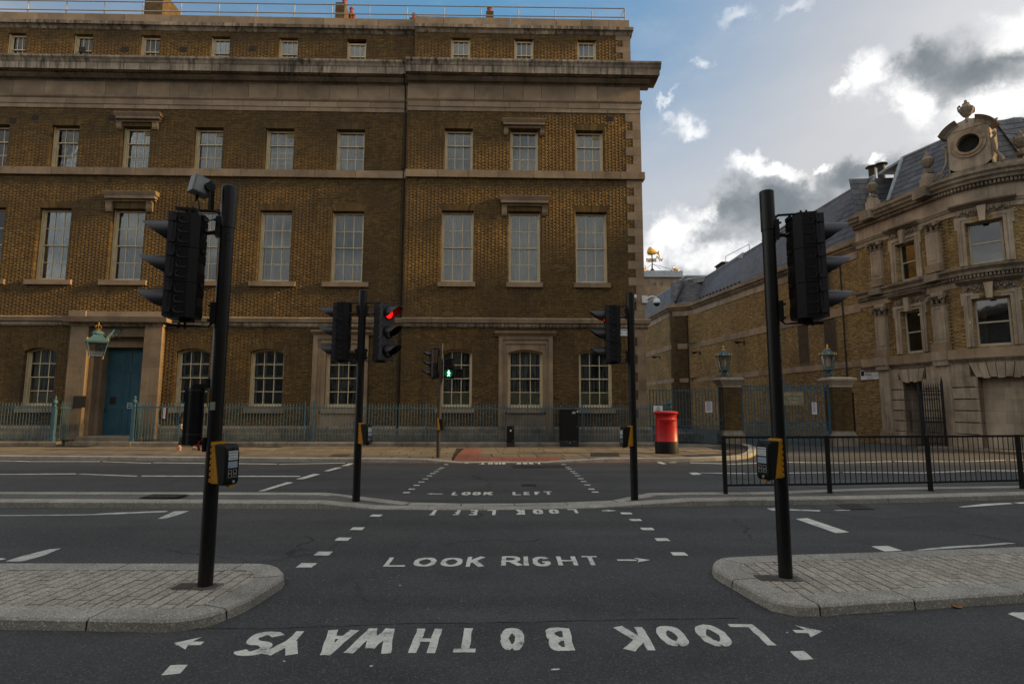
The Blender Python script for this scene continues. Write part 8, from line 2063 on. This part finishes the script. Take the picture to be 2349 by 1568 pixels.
text('LOWER THAMES', .115, m_txt, sp_, (0, -.004, .075)); text('STREET', .115, m_txt, sp_, (-.13, -.004, -.07)); text('EC3', .115, m_txt, sp_, (w-.17, -.004, -.07))
# ================================================================== DISTANT BUILDING with fish weather vane
dY = 78.0
db = thing('distant_pavilion', 'pale stone pavilion tower far down the lane behind the camera mount', 'building', (0, 0, 0))
x0, x1 = XY(1440, dY, 640), XY(1562, dY, 640); z1 = VZ(1520, 636, dY)
zc1 = VZ(1520, 686, dY)
ob('tower_wall', M().box(x0, x1, dY, dY+10, 0, z1), m_stone_l, db); ob('parapet', M().box(x0-.3, x1+.2, dY-.3, dY+10, z1, z1+.9), m_lead, db); ob('string_course', M().box(x0-.3, x1+.3, dY-.35, dY, zc1-.5, zc1), m_stone_mkd, db)
for k in range(3): ob('block_joint', M().box(x0+1.5+k*2.6, x0+1.53+k*2.6, dY-.02, dY, zc1+.1, z1), m_stone_mk, db)
for (a, b) in ((1499, 1505), (1514, 1520)): ob('vent_slot', M().box(XY(a, dY, 640), XY(b, dY, 640), dY-.03, dY, VZ(1500, 654, dY), VZ(1500, 648, dY)), m_louvre, db)
ra, rb_, rz0, rz1 = XY(1476, dY, 640), XY(1552, dY, 640), VZ(1500, 629, dY), VZ(1500, 619, dY); rcx = XY(1496, dY, 640)
ob('lantern_storey', M().box(ra+.3, rb_-.5, dY+1, dY+7, z1, rz0), m_stone_mkd, db)
m = M(); m.add([(ra-1.8, dY+.2, rz0), (rb_, dY+.2, rz0), (rb_, dY+8, rz0), (ra-1.8, dY+8, rz0), (rcx, dY+4, rz1+.6)], [(0, 1, 4), (1, 2, 4), (2, 3, 4), (3, 0, 4), (0, 3, 2, 1)]); ob('pyramid_roof', m, m_slate, db)
m = M(); bx_, bz = XY(1570, dY, 640), VZ(1570, 629, dY); m.prism([(bx_-2.2, z1+.5), (bx_+1.6, z1+.5), (bx_+1.6, bz+.3), (bx_+.8, bz+.3)], dY+2, dY+5, axis='y'); ob('chimney_block', m, m_stone_mkd, db)
wv = thing('weather_vane', 'gilt fish weather vane with compass letters on the distant pavilion', 'weather vane', (XY(1496, dY+4, 600), dY+4, 0)); Yv = dY+4
zs = lambda y: VZ(1496, y, Yv)
m = M(); m.cyl((0, 0, zs(622)), (0, 0, zs(575)), .09, seg=8); m.lathe([(.35, zs(622)), (.3, zs(619)), (.12, zs(616))], seg=10); ob('spindle', m, m_iron, wv)
m = M(); zc = zs(597)
for k in range(4):
    a = k*PI/2+.5; c, d = math.cos(a), math.sin(a)
    for q in range(3): r_ = .2+q*.24; m.tube([((r_+.12*math.cos(t*PI/4))*c, (r_+.12*math.cos(t*PI/4))*d, zc+(.2*math.sin(t*PI/4))) for t in range(9)], .035, 5)
    m.tube([(0, 0, zc), (1.1*c, 1.1*d, zc)], .03, 5)
ob('scrollwork', m, m_iron, wv)
for (px, ch) in ((1483, 'E'), (1490, 'S'), (1508, 'N'), (1514, 'W')): text(ch, .62, m_gold, wv, (XY(px, Yv, 600)-XY(1496, Yv, 600), -.4, VZ(px, 598 if ch != 'N' else 592, Yv)), depth=.05, bold=.03)
# fish
m = M(); prof = [(1484.5, 579, .05), (1486, 578, .35), (1490, 575.5, .62), (1494, 576, .62), (1499, 577.5, .45), (1504, 579, .28), (1507, 579.5, .16), (1509, 580, .12)]
ring = []; sg = 12; X0_ = XY(1496, Yv, 600)
for (px, py, r_) in prof: c_ = Vector((XY(px, Yv, 600)-X0_, 0, VZ(px, py, Yv))); ring += [c_+Vector((0, r_*.5*math.cos(2*PI*k/sg), r_*math.sin(2*PI*k/sg))) for k in range(sg)]
m.add(ring, [(i*sg+k, i*sg+(k+1) % sg, (i+1)*sg+(k+1) % sg, (i+1)*sg+k) for i in range(len(prof)-1) for k in range(sg)]+[tuple(range(sg)), tuple(range((len(prof)-1)*sg, len(prof)*sg))])
fx = lambda px, py: (XY(px, Yv, 600)-X0_, VZ(px, py, Yv))
m.prism([fx(1508, 579), fx(1513, 573), fx(1512, 580), fx(1513.5, 588), fx(1508, 582)], -.08, .08, axis='y'); m.prism([fx(1488, 574), fx(1493, 570), fx(1499, 575)], -.06, .06, axis='y'); m.prism([fx(1490, 579), fx(1486, 586), fx(1493, 581)], -.06, .06, axis='y'); ob('gilt_fish', m, m_gold, wv, smooth=False)
m = M()
for dx in (-14, -7, 7, 20): m.tube([(0, 0, zs(605)), (dx*.06*1.0*1.7, -2, zs(624))], .03, 4)
ob('stay_wires', m, m_iron, wv)
for (px, py, lab, fl_) in ((1549, 615, 'gilt scrolled sea creature on the right corner of the distant pavilion roof', 1), (1477.5, 620, 'gilt scrolled sea creature on the left corner of the distant pavilion roof', -1)):
    t_ = thing('roof_ornament', lab, 'ornament', (XY(px, dY+1, 620), dY+1, VZ(px, 629, dY+1)), 0, 'gilt sea creatures on the pavilion corners'); m = M()
    m.tube([(-.2*fl_, 0, 0), (.5*fl_, 0, .3), (.55*fl_, 0, 1.0), (-.1*fl_, 0, 1.5), (-.6*fl_, 0, 1.7), (-.5*fl_, 0, 2.3), (-.1*fl_, 0, 2.5)], [.55, .65, .6, .4, .22, .12, .05], 10); m.tube([(-.3*fl_, 0, .2), (-1.1*fl_, 0, 1.3), (-1.5*fl_, 0, 1.5)], [.3, .12, .03], 8); m.v = [tuple(c_*.5 for c_ in v_) for v_ in m.v]; ob('body', m, m_gold, t_)
# ================================================================== PERSON walking behind the left signal case
px_, pY = XY(434, 21.0), 21.0
per = thing('person', 'person in dark padded jacket walking right, mostly hidden behind the left pole', 'person', (px_, pY, .12))
V = {'pel': (0, 0, .95, .13), 'sp1': (.01, 0, 1.12, .125), 'ch': (.03, 0, 1.33, .15), 'nk': (.05, 0, 1.50, .055), 'hd0': (.07, 0, 1.60, .075), 'hd': (.08, 0, 1.70, .10), 'hdt': (.08, 0, 1.78, .07),
     'kr': (.12, .08, .52, .075), 'ar': (.20, .08, .09, .045), 'tr': (.36, .08, .045, .035), 'kl': (-.02, -.08, .53, .075), 'al': (-.24, -.08, .18, .045), 'tl': (-.14, -.08, .06, .035),
     'sr': (.04, .19, 1.42, .06), 'er': (.10, .22, 1.14, .048), 'wr': (.26, .20, .95, .035), 'hr': (.32, .20, .90, .035), 'sl': (.0, -.19, 1.42, .06), 'el': (-.14, -.22, 1.18, .048), 'wl': (-.13, -.21, .93, .035), 'hl': (-.12, -.21, .86, .038)}
E_ = [('pel', 'sp1'), ('sp1', 'ch'), ('ch', 'nk'), ('nk', 'hd0'), ('hd0', 'hd'), ('hd', 'hdt'), ('pel', 'kr'), ('kr', 'ar'), ('ar', 'tr'), ('pel', 'kl'), ('kl', 'al'), ('al', 'tl'), ('ch', 'sr'), ('sr', 'er'), ('er', 'wr'), ('wr', 'hr'), ('ch', 'sl'), ('sl', 'el'), ('el', 'wl'), ('wl', 'hl')]
def skinned(name, keys, edges, mat, parent, inflate=0.0, radii=None):
    me = bpy.data.meshes.new(name); ix = {k: i for i, k in enumerate(keys)}; me.from_pydata([V[k][:3] for k in keys], [(ix[a], ix[b]) for a, b in edges if a in ix and b in ix], []); o = ob(name, me, mat, parent)
    o.modifiers.new('skin', 'SKIN'); me.skin_vertices.new() if not me.skin_vertices else None
    for k, i in ix.items(): r_ = V[k][3]+inflate; me.skin_vertices[0].data[i].radius = (r_, r_); me.skin_vertices[0].data[i].use_root = (i == 0)
    s = o.modifiers.new('sub', 'SUBSURF'); s.levels = s.render_levels = 2; return o
m_skin = mk('skin', (.45, .26, .18), .6, .08, 8, 0); m_jacket = mk('black_padded_fabric', (.015, .015, .018), .7, .2, 12, .2, 25); m_trs = mk('dark_trousers', (.02, .02, .025), .8, .2, 10, .2); m_hair = mk('dark_hair', (.03, .02, .015), .8, .3, 40, .4); m_shoe = mk('pink_shoe', (.38, .20, .17), .7, .1, 8, 0); m_shoe2 = mk('tan_shoe', (.25, .18, .12), .7, .1, 8, 0)
skinned('body', list(V), E_, m_skin, per)
jk = skinned('jacket', ['ch', 'sp1', 'pel', 'nk', 'sr', 'er', 'wr', 'sl', 'el', 'wl'], E_, m_jacket, per, .03)
V2 = dict(V); skinned('trousers', ['pel', 'kr', 'ar', 'kl', 'al'], E_, m_trs, per, .018)
m = M(); m.lathe([(.11, -.06), (.122, .02), (.10, .09), (.04, .125)], (.06, 0, 1.71), 14); m.lathe([(.07, -.16), (.08, -.05)], (.02, 0, 1.71), 12); ob('hair', m, m_hair, per, smooth=True)
m = M(); 
for s_ in (-1, 1): m.lathe([(.0, -.008), (.010, 0), (.0, .008)], (.172, s_*.035, 1.705), 8)
m.add([(.175, -.012, 1.66), (.175, .012, 1.66), (.205, 0, 1.665), (.175, 0, 1.70)], [(0, 1, 2), (0, 2, 3), (1, 3, 2)]); ob('face', m, m_skin, per)
for (kx, ky, kz, rot, mt) in ((.24, .08, .0, 0, m_shoe2), (-.28, -.08, .03, .85, m_shoe)):
    m = M(); T = Matrix.Translation((kx, ky, kz)) @ Matrix.Rotation(rot, 4, 'Y'); m.prism([(-.07, 0), (.20, 0), (.21, .03), (.12, .075), (.03, .11), (-.07, .10)], -.045, .045, T, axis='y'); bev(ob('shoe', m, mt, per), .015)
for hk in ('hr', 'hl'):
    c_ = Vector(V[hk][:3])
    for f in range(5):
        m = M(); oy = (-.03+.015*f); m.tube([c_+Vector((.0, oy*.6, -.02)), c_+Vector((.012, oy*.7, -.055)), c_+Vector((.03 if f else .04, oy*.7, -.085 if f else -.05))], [.011, .009, .007], 6); ob('finger', m, m_skin, per)
# ================================================================== UNSEEN BLOCKS BEYOND THE FRAME, added to shade the road and feed window reflections
ob_ = thing('sun_blocking_office', 'unseen brown stone office block beyond the right edge, added to shade the road', 'building', (32, 11, 0), 0)  # out of view, placed to keep the low sun off the road
ob('wall', M().box(0, 30, -30, 5, 0, 17), m_stone_mk, ob_); wmesh = M().box(-.9, .9, -.04, 0, -1.1, 1.1).mesh('window'); 
for f in range(4):
    for k in range(9): 
        o = ob('window', wmesh, m_glass_d, ob_, (-.01, 3-3.2*k, 3+3.8*f)); o.rotation_euler = (0, 0, PI/2)
        o = ob('window', wmesh, m_glass_d, ob_, (2.5+3.2*k, 5.03, 3+3.8*f))
ob('cornice', M().box(-.5, 30.5, -30.5, 5.5, 16.2, 17.2), m_stone_l, ob_)

row = thing('unseen_terrace', 'unseen brown stone row behind the camera, added and sized for the window reflections', 'building', (-5, -12, 0), 0)  # added for the window reflections, height set for the ambient light
ob('wall', M().box(-55, 30, -12, 0, 0, 13.5), m_stone_mk, row); wmesh = M().box(-.9, .9, 0, .04, -1.2, 1.2).mesh('window')
for f in range(3):
    for k in range(24): ob('window', wmesh, m_glass_d, row, (-52+3.4*k, .005, 2.6+3.7*f))
ob('cornice', M().box(-55.3, 30.3, -12.2, .5, 13.0, 14), m_stone_l, row)
